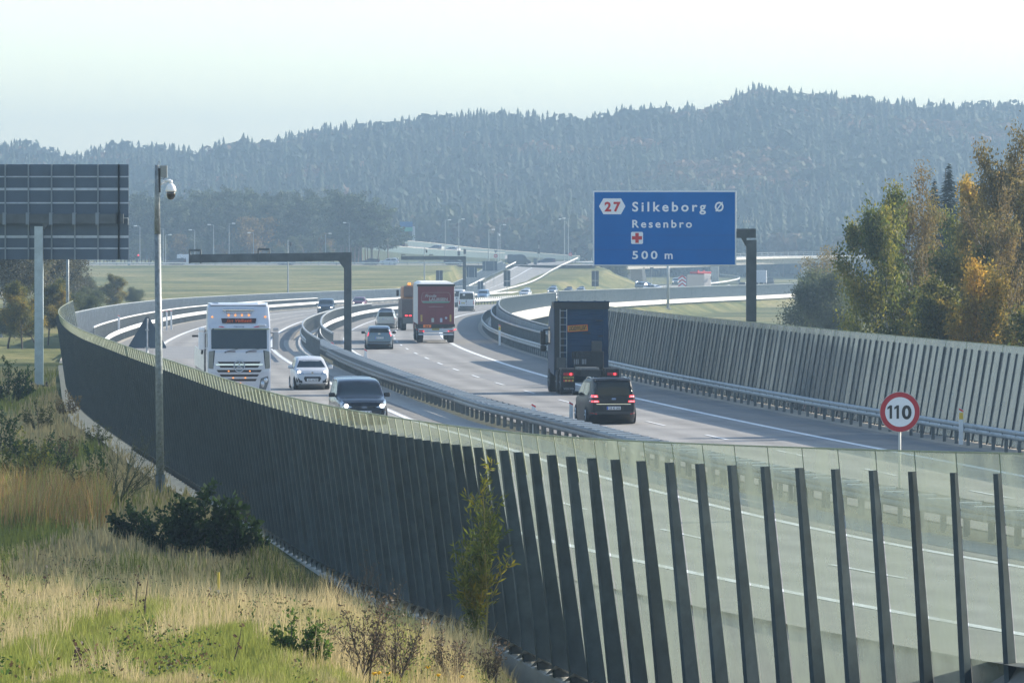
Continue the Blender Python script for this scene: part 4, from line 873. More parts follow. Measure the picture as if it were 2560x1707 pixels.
KIND = {
 'city':   dict(L=3.44, W=1.63, H=1.47, top=[(-1.72, .62), (-1.70, .95), (-1.55, 1.22), (-1.25, 1.42), (-.7, 1.465), (.1, 1.455), (.45, 1.36), (1.02, .98), (1.35, .92), (1.60, .80), (1.70, .60), (1.72, .45)], bot=.20, belt=.92, tumble=.25, wr=.285, ax=(1.13, -1.21)),
 'mpv':    dict(L=4.60, W=1.86, H=1.65, top=[(-2.30, .55), (-2.29, .95), (-2.18, 1.30), (-1.95, 1.58), (-1.2, 1.645), (0, 1.64), (.45, 1.55), (1.12, 1.06), (1.6, .96), (2.05, .82), (2.27, .62), (2.30, .45)], bot=.22, belt=.98, tumble=.17, wr=.325, ax=(1.42, -1.36)),
 'hatch':  dict(L=4.25, W=1.77, H=1.46, top=[(-2.12, .55), (-2.10, .92), (-1.95, 1.10), (-1.35, 1.40), (-.6, 1.455), (.1, 1.44), (.5, 1.32), (1.2, .96), (1.6, .90), (1.98, .76), (2.1, .58), (2.12, .45)], bot=.20, belt=.92, tumble=.26, wr=.31, ax=(1.30, -1.31)),
 'estate': dict(L=4.60, W=1.76, H=1.46, top=[(-2.30, .55), (-2.29, .92), (-2.15, 1.15), (-1.9, 1.40), (-.6, 1.455), (.1, 1.44), (.5, 1.32), (1.15, .94), (1.6, .88), (2.15, .74), (2.28, .58), (2.30, .45)], bot=.20, belt=.90, tumble=.24, wr=.31, ax=(1.40, -1.30)),
 'sedan':  dict(L=4.55, W=1.78, H=1.43, top=[(-2.27, .55), (-2.26, .92), (-2.1, 1.0), (-1.6, 1.04), (-1.0, 1.34), (-.4, 1.425), (.1, 1.41), (.5, 1.30), (1.15, .95), (1.6, .88), (2.12, .74), (2.25, .58), (2.27, .45)], bot=.20, belt=.90, tumble=.26, wr=.31, ax=(1.40, -1.30)),
 'van':    dict(L=5.4, W=2.02, H=2.30, top=[(-2.70, .6), (-2.69, 1.4), (-2.62, 2.22), (-2.5, 2.28), (-1, 2.30), (.9, 2.28), (1.25, 2.15), (1.95, 1.22), (2.35, 1.05), (2.6, .8), (2.69, .6), (2.70, .5)], bot=.28, belt=1.15, tumble=.09, wr=.34, ax=(1.75, -1.55)),
}
PROTO = {}
def car(kind, name, label, cat, loc, rz, col, front=None, rear=None, lights=0, plate='', extras=None, group=None, windows=True, win=None):
    K = KIND[kind]; L, W, Hh = K['L'], K['W'], K['H']; top = pchip(K['top']); bz = K['bot']
    bot = pchip([(-L / 2, bz + .12), (-L / 2 + .25, bz), (L / 2 - .3, bz - .02), (L / 2, bz + .06)]); e = .17 if kind != 'van' else .07
    plan = lambda x: W / 2 * (1 - e * abs(2 * x / L) ** (5 if kind != 'van' else 9) - .02 * abs(2 * x / L) ** 2)
    V, F = shell(L, W, top, bot, plan, K['belt'], K['tumble'], Hh, rc=.10 if kind != 'van' else .12)
    V = [Vector(v) for v in V]; bv = BVHTree.FromPolygons(V, F); t = thing(name, label, cat, loc, rz, group); h = W / 2; be = K['belt']
    b = MB().add(V, F); b.build('body', col, t, True)
    def patch(nm, poly, axis, sgn, m, lift=.006, parent=None, res=.07):
        b = MB(); vs, fs = cutpoly(poly, bv, axis, sgn, lift, res); b.add(vs, fs); return b.build(nm, m, parent or t, True)
    wn = win or M_win; tw = h * (1 - K['tumble'] - .05)
    zt = Hh - .10; zl = be + .06
    # windscreen and rear window, draped as seen from the front / rear
    patch('windscreen', [(-h * .82, zl + .03), (h * .82, zl + .03), (tw * .87, zt - .05), (tw * .5, zt - .02), (-tw * .5, zt - .02), (-tw * .87, zt - .05)], 0, 1, M_winf)
    if rear != 'none':
        rl = {'city': .98, 'mpv': 1.06, 'hatch': 1.05, 'estate': 1.0, 'sedan': 1.06, 'van': 1.45}[kind]; rw = h * (.80 if kind != 'van' else .88); rt = Hh - (.10 if kind != 'van' else .14)
        patch('rear_window', [(-rw, rl), (rw, rl), (min(rw, tw * 1.02), rt), (-min(rw, tw * 1.02), rt)], 0, -1, wn)
    xs_front = [p[0] for p in K['top'] if p[1] > Hh * .92]; xf = K['top'][-5][0] - .12
    if windows:
        xr = -L / 2 + (.45 if kind != 'sedan' else .75)
        for s in (1, -1):
            if kind == 'van': patch('side_window', [(1.0, 1.35), (1.75, 1.35), (1.2, 1.95), (1.0, 1.98)], 1, s, wn)
            else:
                m_ = (xf + xr) / 2; zz = Hh - .14; xt = xs_front[-1] + .05
                patch('side_window', [(m_ + .04, zl), (xf - .05, zl), (xt, zz), (m_ + .04, zz)], 1, s, wn)
                patch('side_window', [(xr + .1, zl + .04), (m_ - .04, zl), (m_ - .04, zz), (xr + .38, zz)], 1, s, wn)
    for s in (1, -1):
        for ax in K['ax']:
            r = K['wr']; P = [(ax + (r + .05) * math.cos(a), r + (r + .05) * math.sin(a)) for a in np.linspace(-.35, math.pi + .35, 14)]
            P = [(x, max(z, bz + .02)) for x, z in P]; patch('wheel_arch', P, 1, s, M_black, .004)
            wheel(t, ax, s * (h - .10), r, .21)
        b = MB(); b.rbox((xf - .28, s * (h + .10), be + .10), (.13, .24, .16), .05); b.tube((xf - .25, s * (h - .06), be + .06), (xf - .28, s * (h + .04), be + .08), .03, n=6); b.build('mirror', M_black if 'black_mirrors' in (extras or ()) else col, t, True)
    # bottom skirts
    Q = lambda P: [(a, b_) for a, b_ in P]
    if front == 'city':
        for s in (1, -1):
            patch('headlight', [(s * .38, .70), (s * .42, .78), (s * .66, .93), (s * .735, .90), (s * .72, .74), (s * .60, .68)], 0, 1, M_head, .010, res=.05)
            patch('fog_panel', [(s * .47, .30), (s * .72, .34), (s * .74, .54), (s * .66, .56), (s * .56, .44), (s * .46, .40)], 0, 1, M_black, .008, res=.05)
            b = MB(); b.tube((1.62, s * .60, .38), (1.69, s * .60, .38), .05, .05, 10); b.build('fog_lamp', M_head, t)
        g = patch('grille', [(-.40, .52), (-.36, .60), (.36, .60), (.40, .52), (.33, .38), (-.33, .38)], 0, 1, M_black, .010, res=.05)
        patch('bumper_lip', [(-.62, .215), (.62, .215), (.6, .27), (-.6, .27)], 0, 1, M_black, .012)
        patch('bonnet_line', [(-.62, .725), (.62, .725), (.62, .733), (-.62, .733)], 0, 1, M_seam, .009)
        b = MB(); b.rbox((1.70, 0, .78), (.03, .09, .10), .01); b.build('badge', M_chrome, t)
    elif front == 'mpv':
        for s in (1, -1):
            patch('headlight', [(s * .44, .66), (s * .62, .74), (s * .80, .90), (s * .86, .86), (s * .84, .68), (s * .74, .60)], 0, 1, M_head, .012, res=.05)
            patch('fog_panel', [(s * .58, .34), (s * .84, .36), (s * .86, .56), (s * .66, .54)], 0, 1, M_black, .008, res=.05)
            b = MB(); b.tube((2.18, s * .74, .46), (2.27, s * .74, .46), .075, .075, 12); b.build('fog_lamp', M_head, t)
            patch('bonnet_crease', [(s * .66, .98), (s * .672, .98), (s * .47, .80), (s * .455, .80)], 0, 1, M_seam, .006)
        patch('grille', [(-.42, .70), (.42, .70), (.40, .60), (-.40, .60)], 0, 1, M_black, .012, res=.05); patch('lower_grille', [(-.52, .30), (-.58, .54), (.58, .54), (.52, .30)], 0, 1, M_black, .010, res=.06)
        b = MB(); n_ = 16; b.add([(2.30, .11 * math.cos(2 * math.pi * i / n_), .655 + .045 * math.sin(2 * math.pi * i / n_)) for i in range(n_)], [tuple(range(n_))]); b.build('badge', mat('badge_blue', (.12, .16, .24), .2, metal=.6), t)
    elif front == 'plain':
        for s in (1, -1): patch('headlight', [(s * h * .48, .62), (s * h * .60, .78), (s * h * .88, .82), (s * h * .86, .62)], 0, 1, M_head, .010)
        patch('grille', [(-.40, .42), (.40, .42), (.42, .66), (-.42, .66)], 0, 1, M_black, .010)
    if lights == 1:
        for s, br in ((1, .35 if front else .4), (-1, 1)):
            yl = {'city': .60, 'mpv': .66, 'van': .78}.get(kind, h * .70); zz = {'city': .79, 'mpv': .70, 'van': .85}.get(kind, .70)
            q = bv.ray_cast(Vector((20, s * yl, zz)), Vector((-1, 0, 0)))[0]; b = MB(); rr = .085
            lathe(b, (0, 0, 0), [(rr * .3, -.02), (rr, 0), (rr * .8, .03), (rr * .2, .045)], 12); b.v = [(q.x + z_, q.y + x_, q.z + y_) for x_, y_, z_ in b.v]; b.build('lit_bulb', M_lit, t, True)
    if rear == 'minivan':
        for s in (1, -1):
            for z0, z1, i_ in ((.98, 1.085, .56), (.80, .89, .52)):
                fr = patch('tail_lamp', [(s * i_, z0 + .01), (s * (i_ + .02), z1), (s * .885, z1 + .01), (s * .905, z0 - .01)], 0, -1, M_tail, .012, res=.05)
                patch('lamp_ring', [(s * (i_ + .03), z0 + .022), (s * (i_ + .05), z1 - .014), (s * .80, z1 - .010), (s * .81, z0 + .02)], 0, -1, M_tlit, .020, fr, .05)
                patch('lamp_centre', [(s * (i_ + .06), z0 + .034), (s * (i_ + .07), z1 - .03), (s * .78, z1 - .03), (s * .79, z0 + .034)], 0, -1, mat('lamp_glow', (.95, .55, .60), .2, emit=.3), .026, fr, .05)
            patch('rear_reflector', [(s * .62, .365), (s * .84, .40), (s * .85, .43), (s * .62, .40)], 0, -1, M_tail, .012)
        patch('chrome_strip', [(-.62, .735), (.62, .735), (.66, .76), (-.66, .76)], 0, -1, M_chrome, .014); patch('plate_recess', [(-.38, .52), (.38, .52), (.40, .68), (-.40, .68)], 0, -1, M_black, .008)
        patch('bumper_lower', [(-.80, .26), (.80, .26), (.84, .48), (-.84, .48)], 0, -1, mat('grey_plastic', (.028, .030, .032), .55), .004)
        patch('tailgate_seam', [(-.72, .775), (.72, .775), (.72, .783), (-.72, .783)], 0, -1, M_seam, .009)
        b = MB(); b.xprism([(-2.36, .93), (-2.33, .97), (-2.33, .955)], -.08, .08); b.xprism([(-2.36, .90), (-2.33, .94), (-2.33, .925)], -.08, .08); b.build('badge', M_chrome, t)
        for s in (1, -1): b = MB(); P = [(x, s * .66, float(top(x)) + .045 - .03 * abs(x) / 2) for x in np.linspace(-1.8, .7, 12)]; [b.tube(p, q, .018, n=6) for p, q in zip(P, P[1:])]; b.build('roof_rail', M_chrome, t, True)
        b = MB(); b.rbox((-2.02, 0, 1.62), (.42, 1.3, .05), .02); b.build('spoiler', col, t, True); b = MB(); b.tube((-1.3, 0, 1.66), (-1.45, 0, 1.84), .008, .004, 5); b.build('antenna', M_black, t)
        patch('wiper', [(-.5, 1.07), (.05, 1.10), (.05, 1.12), (-.5, 1.09)], 0, -1, M_seam, .02)
        for s in (1, -1): patch('pillar_trim', [(-.86 + .02, 1.0), (.9, 1.0), (.9, 1.012), (-.84, 1.012)], 1, s, M_chrome, .008)
    elif rear == 'hatch':
        for s in (1, -1): patch('tail_lamp', [(s * .70, .80), (s * .66, .95), (s * .60, 1.22), (s * .66, 1.24), (s * .76, 1.0), (s * .82, .82)], 0, -1, M_tail, .012); patch('brake_light', [(s * .71, .84), (s * .67, .98), (s * .66, 1.1), (s * .74, .96), (s * .79, .85)], 0, -1, M_tlit, .02)
        patch('bumper_strip', [(-.74, .44), (.74, .44), (.74, .50), (-.74, .50)], 0, -1, mat('grey_plastic', (.028, .030, .032), .55), .01); patch('bumper_lower', [(-.76, .22), (.76, .22), (.76, .34), (-.76, .34)], 0, -1, M_black, .008)
        b = MB(); b.rbox((-2.16, 0, .98), (.03, .16, .08), .01); b.build('badge', M_chrome, t)
    elif rear in ('estate', 'plain', 'van'):
        z0, z1 = (.85, 1.3) if rear == 'van' else (.78, 1.02)
        for s in (1, -1): patch('tail_lamp', [(s * h * .80, z0), (s * h * .97, z0), (s * h * .97 if rear != 'estate' else s * h * .92, z1), (s * h * .80, z1)], 0, -1, M_tail, .012)
        if lights == -1:
            for s in (1, -1): patch('brake_light', [(s * h * .82, z0 + .08), (s * h * .93, z0 + .08), (s * h * .93, z0 + .2), (s * h * .82, z0 + .2)], 0, -1, M_tlit, .02)
        patch('bumper_lower', [(-h * .9, .26), (h * .9, .26), (h * .93, .62 if rear == 'van' else .42), (-h * .93, .62 if rear == 'van' else .42)], 0, -1, mat('grey_plastic', (.028, .030, .032), .55), .01)
        if rear == 'van':
            patch('door_seam', [(-.008, .65), (.008, .65), (.008, 2.15), (-.008, 2.15)], 0, -1, M_seam, .009); b = MB(); b.rbox((-2.74, .05, 1.22), (.05, .07, .26), .015); b.build('door_handle', M_black, t); b = MB(); b.rbox((-2.73, .32, 1.98), (.02, .28, .18), .01); b.build('window_sticker', M_white, t)
    if plate:
        fr_ = front is not None and 'rearplate' not in (extras or ()); sg_ = 1 if fr_ else -1; zz = {'city': .455, 'mpv': .47 if fr_ else .60, 'hatch': .72, 'estate': .80, 'van': 1.0}.get(kind, .5); yy = .45 if kind == 'van' else 0
        q = bv.ray_cast(Vector((20 * sg_, yy, zz)), Vector((-sg_, 0, 0)))[0]; x_ = q.x + sg_ * .035; b = MB(); b.rbox((x_, yy, zz), (.02, .52, .12), .006); po = b.build('number_plate', M_platey if kind == 'van' else M_plate, t)
        if len(plate) > 1:
            vs, fs = text_mesh(plate, 1, bold=.015); mn = min(v.x for v in vs); mx = max(v.x for v in vs); b = MB(); b.add([(x_ + sg_ * (.012 + abs(v.z) * .1), yy + sg_ * ((v.x - mn) / (mx - mn) * .42 - .19), zz + (v.y - .36) * .115) for v in vs], fs); b.build('lettering', M_black, po)
            if not fr_: b = MB(); b.box((x_ + sg_ * .0115, yy + .235, zz), (.003, .045, .11)); b.build('country_band', mat('eu_blue', (.01, .08, .5), .5), po)
    return t
def spot(f, Y, d=0, away=True, lat=None):
    x, y = off(f, d, Y); s = slope(f, Y); rz = math.atan2(1, s) if away else math.atan2(-1, -s); return (x, y, float(zr(Y)) + .012), rz
def at_px(px, Y, f, away): s = slope(f, Y); return ((px - 1280) * Y / FPX, Y, float(zr(Y)) + .012), (math.atan2(1, s) if away else math.atan2(-1, -s))
P_black = paint('black_metallic', (.010, .013, .018), .4, .2); P_dk = mat('dark_grey_metallic', (.012, .014, .017), .38, spec=.3); P_wh = paint('car_white', (.56, .58, .60), 0, .3); P_silver = paint('car_silver', (.34, .37, .39), .7, .3); P_bl = paint('blue_grey_metallic', (.10, .15, .20), .6, .28)
# near traffic
l, r = at_px(1513, 213, CX, True); car('mpv', 'people_carrier', 'near-black people carrier with lit red tail lamps following the blue truck', 'car', l, r + .01, P_dk, rear='minivan', plate='CB 43 306')
l, r = at_px(893, 212, LX, False); car('mpv', 'people_carrier', 'black people carrier with lit headlights coming up behind the glass screen', 'car', l, r + .03, P_black, front='mpv', lights=1, plate='AF 51', extras=('black_mirrors',))
l, r = at_px(773, 262, LX, False); car('city', 'city_car', 'small white car with black grille and lit headlights beside the white truck', 'car', (l[0], l[1], l[2]), r + .04, P_wh, front='city', lights=1, plate='FZ 14 759')
l, r = at_px(947, 362, CX, True); car('hatch', 'hatchback', 'blue-grey rounded hatchback with brake lights on behind the red trailer', 'car', l, r - .01, P_bl, rear='hatch', plate='BL 97 272', extras=('black_mirrors',))
l, r = at_px(966, 470, CX, True); car('estate', 'estate_car', 'silver estate car ahead of the blue-grey hatchback', 'car', l, r, P_silver, rear='estate', plate='XX 38 104')
l, r = at_px(1166, 690, CX, True); car('van', 'delivery_van', 'white panel van with dark rear windows right of the red trailer', 'van', l, r + .05, P_wh, rear='van', plate='AL 22 847')
l, r = at_px(1146, 770, CX, True); car('van', 'delivery_van', 'second white van mostly hidden behind the red trailer and the first van', 'van', l, r, P_wh, rear='van')
l, r = at_px(816, 645, LX, False); car('mpv', 'people_carrier', 'dark blue-grey people carrier with lit headlights entering the bend, left of the gantry post', 'car', l, r, paint('slate', (.05, .07, .09), .5), front='plain', lights=1)
l, r = at_px(899, 745, LX, False); car('hatch', 'hatchback', 'purple-red hatchback oncoming just right of the gantry post', 'car', l, r, paint('plum', (.16, .03, .07), .4), front='plain', lights=1)
l, r = at_px(1209, 950, LX, False); car('mpv', 'car', 'light blue car oncoming right of the white van', 'car', l, r, paint('skyblue', (.20, .30, .42), .3), front='plain')
l, r = at_px(1382, 1058, LX, False); car('sedan', 'car', 'pale silver oncoming car below the grassy mound', 'car', (l[0], l[1], l[2] + .3), r, P_silver, front='plain', lights=1)
l, r = at_px(1314, 985, CX, False); car('sedan', 'car', 'dark-windowed white car showing only its roof above the low screen in the bend', 'car', (l[0], l[1], l[2] + .2), r, P_wh, front='plain')
l, r = at_px(1421, 1080, LX, False); car('sedan', 'car', 'car roof just showing over the far louvred screen, left one of two', 'car', l, r, paint('brownish', (.12, .11, .10), .4), front='plain')
l, r = at_px(1452, 1095, LX, False); car('sedan', 'car', 'car roof just showing over the far louvred screen, right one of two', 'car', l, r, P_silver, front='plain')
l, r = at_px(1615, 1135, CX, False); car('estate', 'car', 'grey-blue estate car by the splayed pier under the blue sign', 'car', (l[0], l[1], l[2] + .9), r + 1.0, paint('greyblue', (.16, .20, .24), .5), front='plain')
l, r = at_px(1636, 1120, CX, False); car('sedan', 'car', 'white car roof in front of the grey-blue estate by the pier', 'car', (l[0], l[1], l[2] + .5), r + 1.0, P_wh, front='plain')
l, r = at_px(1690, 1480, LX, False); car('mpv', 'car', 'white car with lights on, oncoming under the overpass left of the fire truck', 'car', l, r, P_wh, front='plain', lights=1)
l, r = at_px(1770, 1440, LX, False); car('mpv', 'car', 'light blue car beside the pier behind the fire truck', 'car', l, r, paint('skyblue', (.20, .30, .42), .3), front='plain', lights=1)
l, r = at_px(1856, 1290, CX, True); car('mpv', 'car', 'dark car driving away just left of the thick sign post', 'car', l, r, P_dk, rear='plain')
l, r = at_px(1926, 1480, CX, True); car('mpv', 'car', 'dark car driving away just right of the pale lorry', 'car', l, r, P_black, rear='plain')
# roundabout traffic
def rb(kind, name, label, px, col, dirn=1, Y=1298, **k):
    return car(kind, name, label, k.pop('cat', 'car'), ((px - 1280) * Y / FPX, Y, 1.43 if px > 560 or px < 0 else 1.43 + 0), 0 if dirn > 0 else math.pi, col, rear='plain', **k)
rb('estate', 'estate_car', 'white estate car crossing on the roundabout road above the ploughed slope', 972, P_wh, -1, windows=True)
rb('sedan', 'car', 'black car close behind the white estate on the roundabout road', 925, P_black, -1)
rb('sedan', 'car', 'dark car on the roundabout road behind the long gantry arm', 715, P_dk, 1)
rb('sedan', 'car', 'dark car on the roundabout road behind the distant gantry arm', 1134, P_dk, 1)
rb('estate', 'car', 'dark estate car between mast and gantry end on the roundabout road', 440, P_dk, -1)
rb('van', 'delivery_van', 'white van overlapping the dark estate near the gantry end', 472, P_wh, 1, Y=1306, cat='van')
rb('hatch', 'hatchback', 'dark blue hatchback waiting at the top of the slip road', 1366, paint('navy', (.015, .035, .09), .4), -1, Y=1325)
l = ((194 - 1280) * 1285 / FPX, 1285, 0.35); car('hatch', 'car', 'dark car with red rear lamps at the far left end of the pale barrier', 'car', l, 1.9, P_dk, rear='plain', lights=-1)
rb('van', 'delivery_van', 'long black panel van turning at the top of the slip road', 1298, paint('van_black', (.022, .03, .045), .2), 1, Y=1300, cat='van')
for i, (px, py, c, lab) in enumerate([(976, 617, paint('van_red', (.35, .03, .03), .2), 'red car on the glass-walled ramp, far left one'), (999, 621, P_dk, 'dark car behind the red car on the ramp'), (1091, 626, P_silver, 'greyish car in the middle of the ramp'), (1131, 630, P_wh, 'pale car lowest on the ramp')]):
    Y = 1400 + 12 * i + 10; p = at(px, py + 1, Y); car('hatch', 'car', lab, 'car', tuple(p), math.pi * .80, c, rear='plain', group='cars on the ramp')
# ------------------------------------------------------------------ trucks
def drape_text(b, s, x, y0, z0, w_, h_, sgn, **k):   # lettering on a plane facing +x (sgn 1) or -x (sgn -1)
    vs, fs = text_mesh(s, 1, **k); mn = min(v.x for v in vs); mx = max(v.x for v in vs); b.add([(x + sgn * (.004 + abs(v.z)), y0 + sgn * ((v.x - mn) / (mx - mn) - .5) * w_, z0 + v.y / .729 * h_) for v in vs], fs)
def twheel(t, x, y, r=.5, w_=.30, rimm=None):
    return wheel(t, x, y, r, w_, rimm or mat('truck_rim', (.14, .15, .16), .5, metal=.6))
# white tractor with flat trailer, front view
l, r = at_px(595, 240, LX, False); T = thing('white_truck', 'big white truck cab with painted name board, bull-bar lights and flatbed behind the screen', 'truck', (l[0], l[1], 0.012), r + .0); T.scale = (1, 1.06, 1.05)
WHT = paint('truck_white', (.52, .55, .60), 0, .28)
prof = [(-1.05, .62), (-1.05, 3.72), (-.75, 3.90), (.10, 3.93), (.42, 3.80), (.78, 3.20), (.98, 2.75), (1.02, 2.70), (1.16, 1.70), (1.20, 1.60), (1.24, .85), (1.16, .32), (.8, .30), (.7, .62)]
def cablike(prof, W, rr=.12, tp=None):
    n = len(prof); b = MB(); vs = []
    cx0 = sum(p[0] for p in prof) / n; cz0 = sum(p[1] for p in prof) / n
    lay = [(-W / 2, .94), (-W / 2 + rr * .35, .985), (-W / 2 + rr, 1.0), (0, 1.012), (W / 2 - rr, 1.0), (W / 2 - rr * .35, .985), (W / 2, .94)]
    for y, s in lay:
        for x, z in prof:
            k = tp(z) if tp else 1.0; vs.append((cx0 + (x - cx0) * (s if x > cx0 else 1), y * k, cz0 + (z - cz0) * s if z > cz0 else z))
    m = n; fs = [(j * m + i, j * m + (i + 1) % m, (j + 1) * m + (i + 1) % m, (j + 1) * m + i) for j in range(len(lay) - 1) for i in range(m)]
    fs += [tuple(reversed(range(m))), tuple((len(lay) - 1) * m + i for i in range(m))]
    return [Vector(v) for v in vs], fs
V, F = cablike(prof, 2.5, .16, lambda z: 1.0 if z < 2.8 else 1.0 - .025 * (z - 2.8))
bv = BVHTree.FromPolygons(V, F); MB().add(V, F).build('cab', WHT, T, False)
def tp_(nm, poly, m, lift=.012, axis=0, sgn=1, parent=None, res=.12, bvh=None):
    b = MB(); vs, fs = cutpoly(poly, bvh or bv, axis, sgn, lift, res); b.add(vs, fs); return b.build(nm, m, parent or T, True)
tp_('windscreen', [(-1.10, 1.78), (1.10, 1.78), (1.10, 2.62), (1.04, 2.68), (-1.04, 2.68), (-1.10, 2.62)], M_winf, .02)
tp_('sun_visor', [(-1.16, 2.68), (1.16, 2.68), (1.12, 2.92), (-1.12, 2.92)], WHT, .10)
b = MB(); 
for i in range(11): y = -1.0 + .2 * i; b.tube((1.05, y, 2.655), (1.05, y + .2, 2.655), .03, n=5); 
b.build('curtain_fringe', mat('fringe', (.30, .36, .28), .8), T)
tp_('name_board', [(-.66, 2.98), (.66, 2.98), (.70, 3.20), (-.70, 3.20)], mat('board_dark', (.035, .012, .012), .4), .06)
b = MB(); drape_text(b, 'Jan Velbaek', .99, 0, 3.035, 1.05, .15, 1, shear=.35, bold=.005); b.v = [(x - (z - 3.0) * .44 + .055, y, z) for x, y, z in b.v]; b.build('lettering', mat('orange_letters', (.85, .22, .06), .5, emit=.0), T)
b = MB(); drape_text(b, 'Herning', 1.10, 0, 2.745, .42, .085, 1, shear=.3); b.v = [(x - (z - 2.7) * .35 + .02, y, z) for x, y, z in b.v]; b.build('lettering', mat('navy_letters', (.02, .03, .10), .5), T)
for s in (1, -1):
    tp_('flag_mark', [(s * .55, 2.74), (s * .68, 2.80), (s * .80, 2.80), (s * .80, 2.76), (s * .62, 2.73)], mat('flag_red', (.6, .03, .05), .5), .12)
for y in (-.40, -.13, .13, .40, -1.05, 1.05):
    b = MB(); zz = 3.36 if abs(y) < 1 else 3.28; q = bv.ray_cast(Vector((9, y, zz)), Vector((-1, 0, 0)))[0]; b.rbox((q.x + .03, y, zz), (.08, .07, .07), .02); b.build('marker_lamp', M_amber, T)
b = MB(); b.rbox((.62, 0, 3.64), (.14, 1.25, .10), .04); [b.tube((.5, y, 3.55), (.62, y, 3.62), .03, n=6) for y in (-.6, .6)]; b.tube((.66, -.5, 3.45), (.66, .5, 3.45), .025, n=6); [b.tube((.66, y, 3.45), (.62, y * 1.1, 3.62), .02, n=6) for y in (-.5, .5)]; b.build('light_bar', M_chrome, T)
b = MB(); b.add([(-.35, -1.16, 3.90), (-.35, 1.16, 3.90), (.42, 1.1, 3.86), (.42, -1.1, 3.86), (-.35, -1.2, 3.98), (-.35, 1.2, 3.98), (.30, 1.1, 3.93), (.30, -1.1, 3.93)], [(0, 3, 2, 1), (4, 5, 6, 7), (0, 1, 5, 4), (1, 2, 6, 5), (2, 3, 7, 6), (3, 0, 4, 7)])
for s in (1, -1): b.add([(.30, s * .78, 3.93), (.42, s * 1.10, 3.86), (.42, s * 1.13, 3.62), (-.4, s * 1.20, 3.62), (-.4, s * 1.20, 3.96), (.2, s * .80, 4.0)], [(0, 1, 3, 4), (0, 4, 5), (1, 2, 3)])
b.build('roof_deflector', WHT, T)
# grille: white bands over dark slots
for k_, (z0, z1, wd) in enumerate([(1.16, 1.24, .86), (1.00, 1.08, .80), (.84, .92, .90), (.68, .76, .78), (.52, .60, .70)]):
    tp_('grille_slot', [(-wd, z1), (wd, z1), (wd * .92, z0), (-wd * .92, z0)], mat('grille_dark', (.018, .012, .014), .5), .014)
for z0, z1, wd in ((1.09, 1.145, .95), (.935, .985, .98), (.775, .825, .92), (.615, .665, .82)): tp_('grille_bar', [(-wd, z1), (wd, z1), (wd * .97, z0), (-wd * .97, z0)], M_chrome if z0 > 1 else WHT, .05)
b = MB(); n_ = 28
for i in range(n_): a0_, a1_ = 2 * math.pi * i / n_, 2 * math.pi * (i + 1) / n_; b.tube((1.30, .21 * math.cos(a0_), 1.06 + .21 * math.sin(a0_)), (1.30, .21 * math.cos(a1_), 1.06 + .21 * math.sin(a1_)), .022, n=5)
for a in (90, 210, 330): b.tube((1.30, 0, 1.06), (1.30, .2 * math.cos(R(a)), 1.06 + .2 * math.sin(R(a))), .028, .012, 5)
em = b.build('star_emblem', M_chrome, T, True); b = MB(); b.add([(1.275, .2 * math.cos(2 * math.pi * i / n_), 1.06 + .2 * math.sin(2 * math.pi * i / n_)) for i in range(n_)], [tuple(range(n_))]); b.build('emblem_disc', mat('emblem_grey', (.10, .13, .14), .4), em)
for y, z in ((-.42, .88), (.42, .88), (-.24, .64), (.24, .64), (-.06, .46), (.05, .46)):
    b = MB(); b.rbox((1.30, y, z), (.04, .06, .045), .015); b.build('grille_lamp', M_amber, T)
for s in (1, -1):
    tp_('air_deflector', [(s * 1.00, 1.70), (s * 1.20, 1.66), (s * 1.22, .98), (s * 1.06, .96)], mat('smoked_panel', (.20, .20, .17), .3), .02)
    tp_('corner_gap', [(s * .955, 1.70), (s * 1.0, 1.70), (s * 1.05, .98), (s * 1.03, .94)], M_seam, .016)
    hd = tp_('headlight', [(s * .78, .34), (s * .86, .62), (s * 1.14, .70), (s * 1.17, .50), (s * 1.05, .33)], mat('lamp_bowl', (.10, .12, .13), .2, coat=1), .015, res=.08)
    for yy, zz, rr in ((1.05, .56, .085), (.93, .46, .08)):
        b = MB(); q = bv.ray_cast(Vector((9, s * yy, zz)), Vector((-1, 0, 0)))[0]; b.tube((q.x, s * yy, zz), (q.x + .05, s * yy, zz), rr, rr * .9, 14); b.build('lamp_lens', M_head, hd, True)
    b = MB(); b.rbox((.72, s * 1.47, 2.12), (.17, .26, .80), .05); b.rbox((.74, s * 1.47, 2.72 - .09), (.15, .24, .14), .04); b.tube((.72, s * 1.22, 2.50), (.72, s * 1.42, 2.46), .03, n=6); b.tube((.72, s * 1.22, 1.80), (.72, s * 1.42, 1.82), .03, n=6); b.build('mirror', M_white if s < 0 else mat('mirror_grey', (.35, .36, .38), .3), T)
    b = MB(); b.tube((1.22, -.1 + s * .42, 1.66), (1.22, s * .42 + .45, 1.80), .012, n=5); b.tube((1.22, -.1 + s * .42, 1.64), (1.26, -.1 + s * .42 - .05, 1.62), .03, n=5); b.build('wiper', M_galvw, T)
    b = MB(); b.rbox((1.26, s * .42 + .1, 1.66), (.03, .34, .035), .01); b.build('grab_handle', mat('grip_dark', (.12, .06, .05), .5), T)
    tp_('side_window', [(.25, 1.85), (.98, 1.85), (.92, 2.60), (.25, 2.62)], M_win, .012, 1, s)
    twheel(T, .35, s * 1.06, .5, .32); twheel(T, -3.2, s * 1.0, .5, .5)
b = MB(); b.rbox((1.0, .9, 2.86), (.3, .34, .12), .05); b.build('front_mirror', WHT, T)
b = MB(); b.box((-2.6, 0, .95), (5.2, .9, .3)); b.build('chassis', M_black, T)
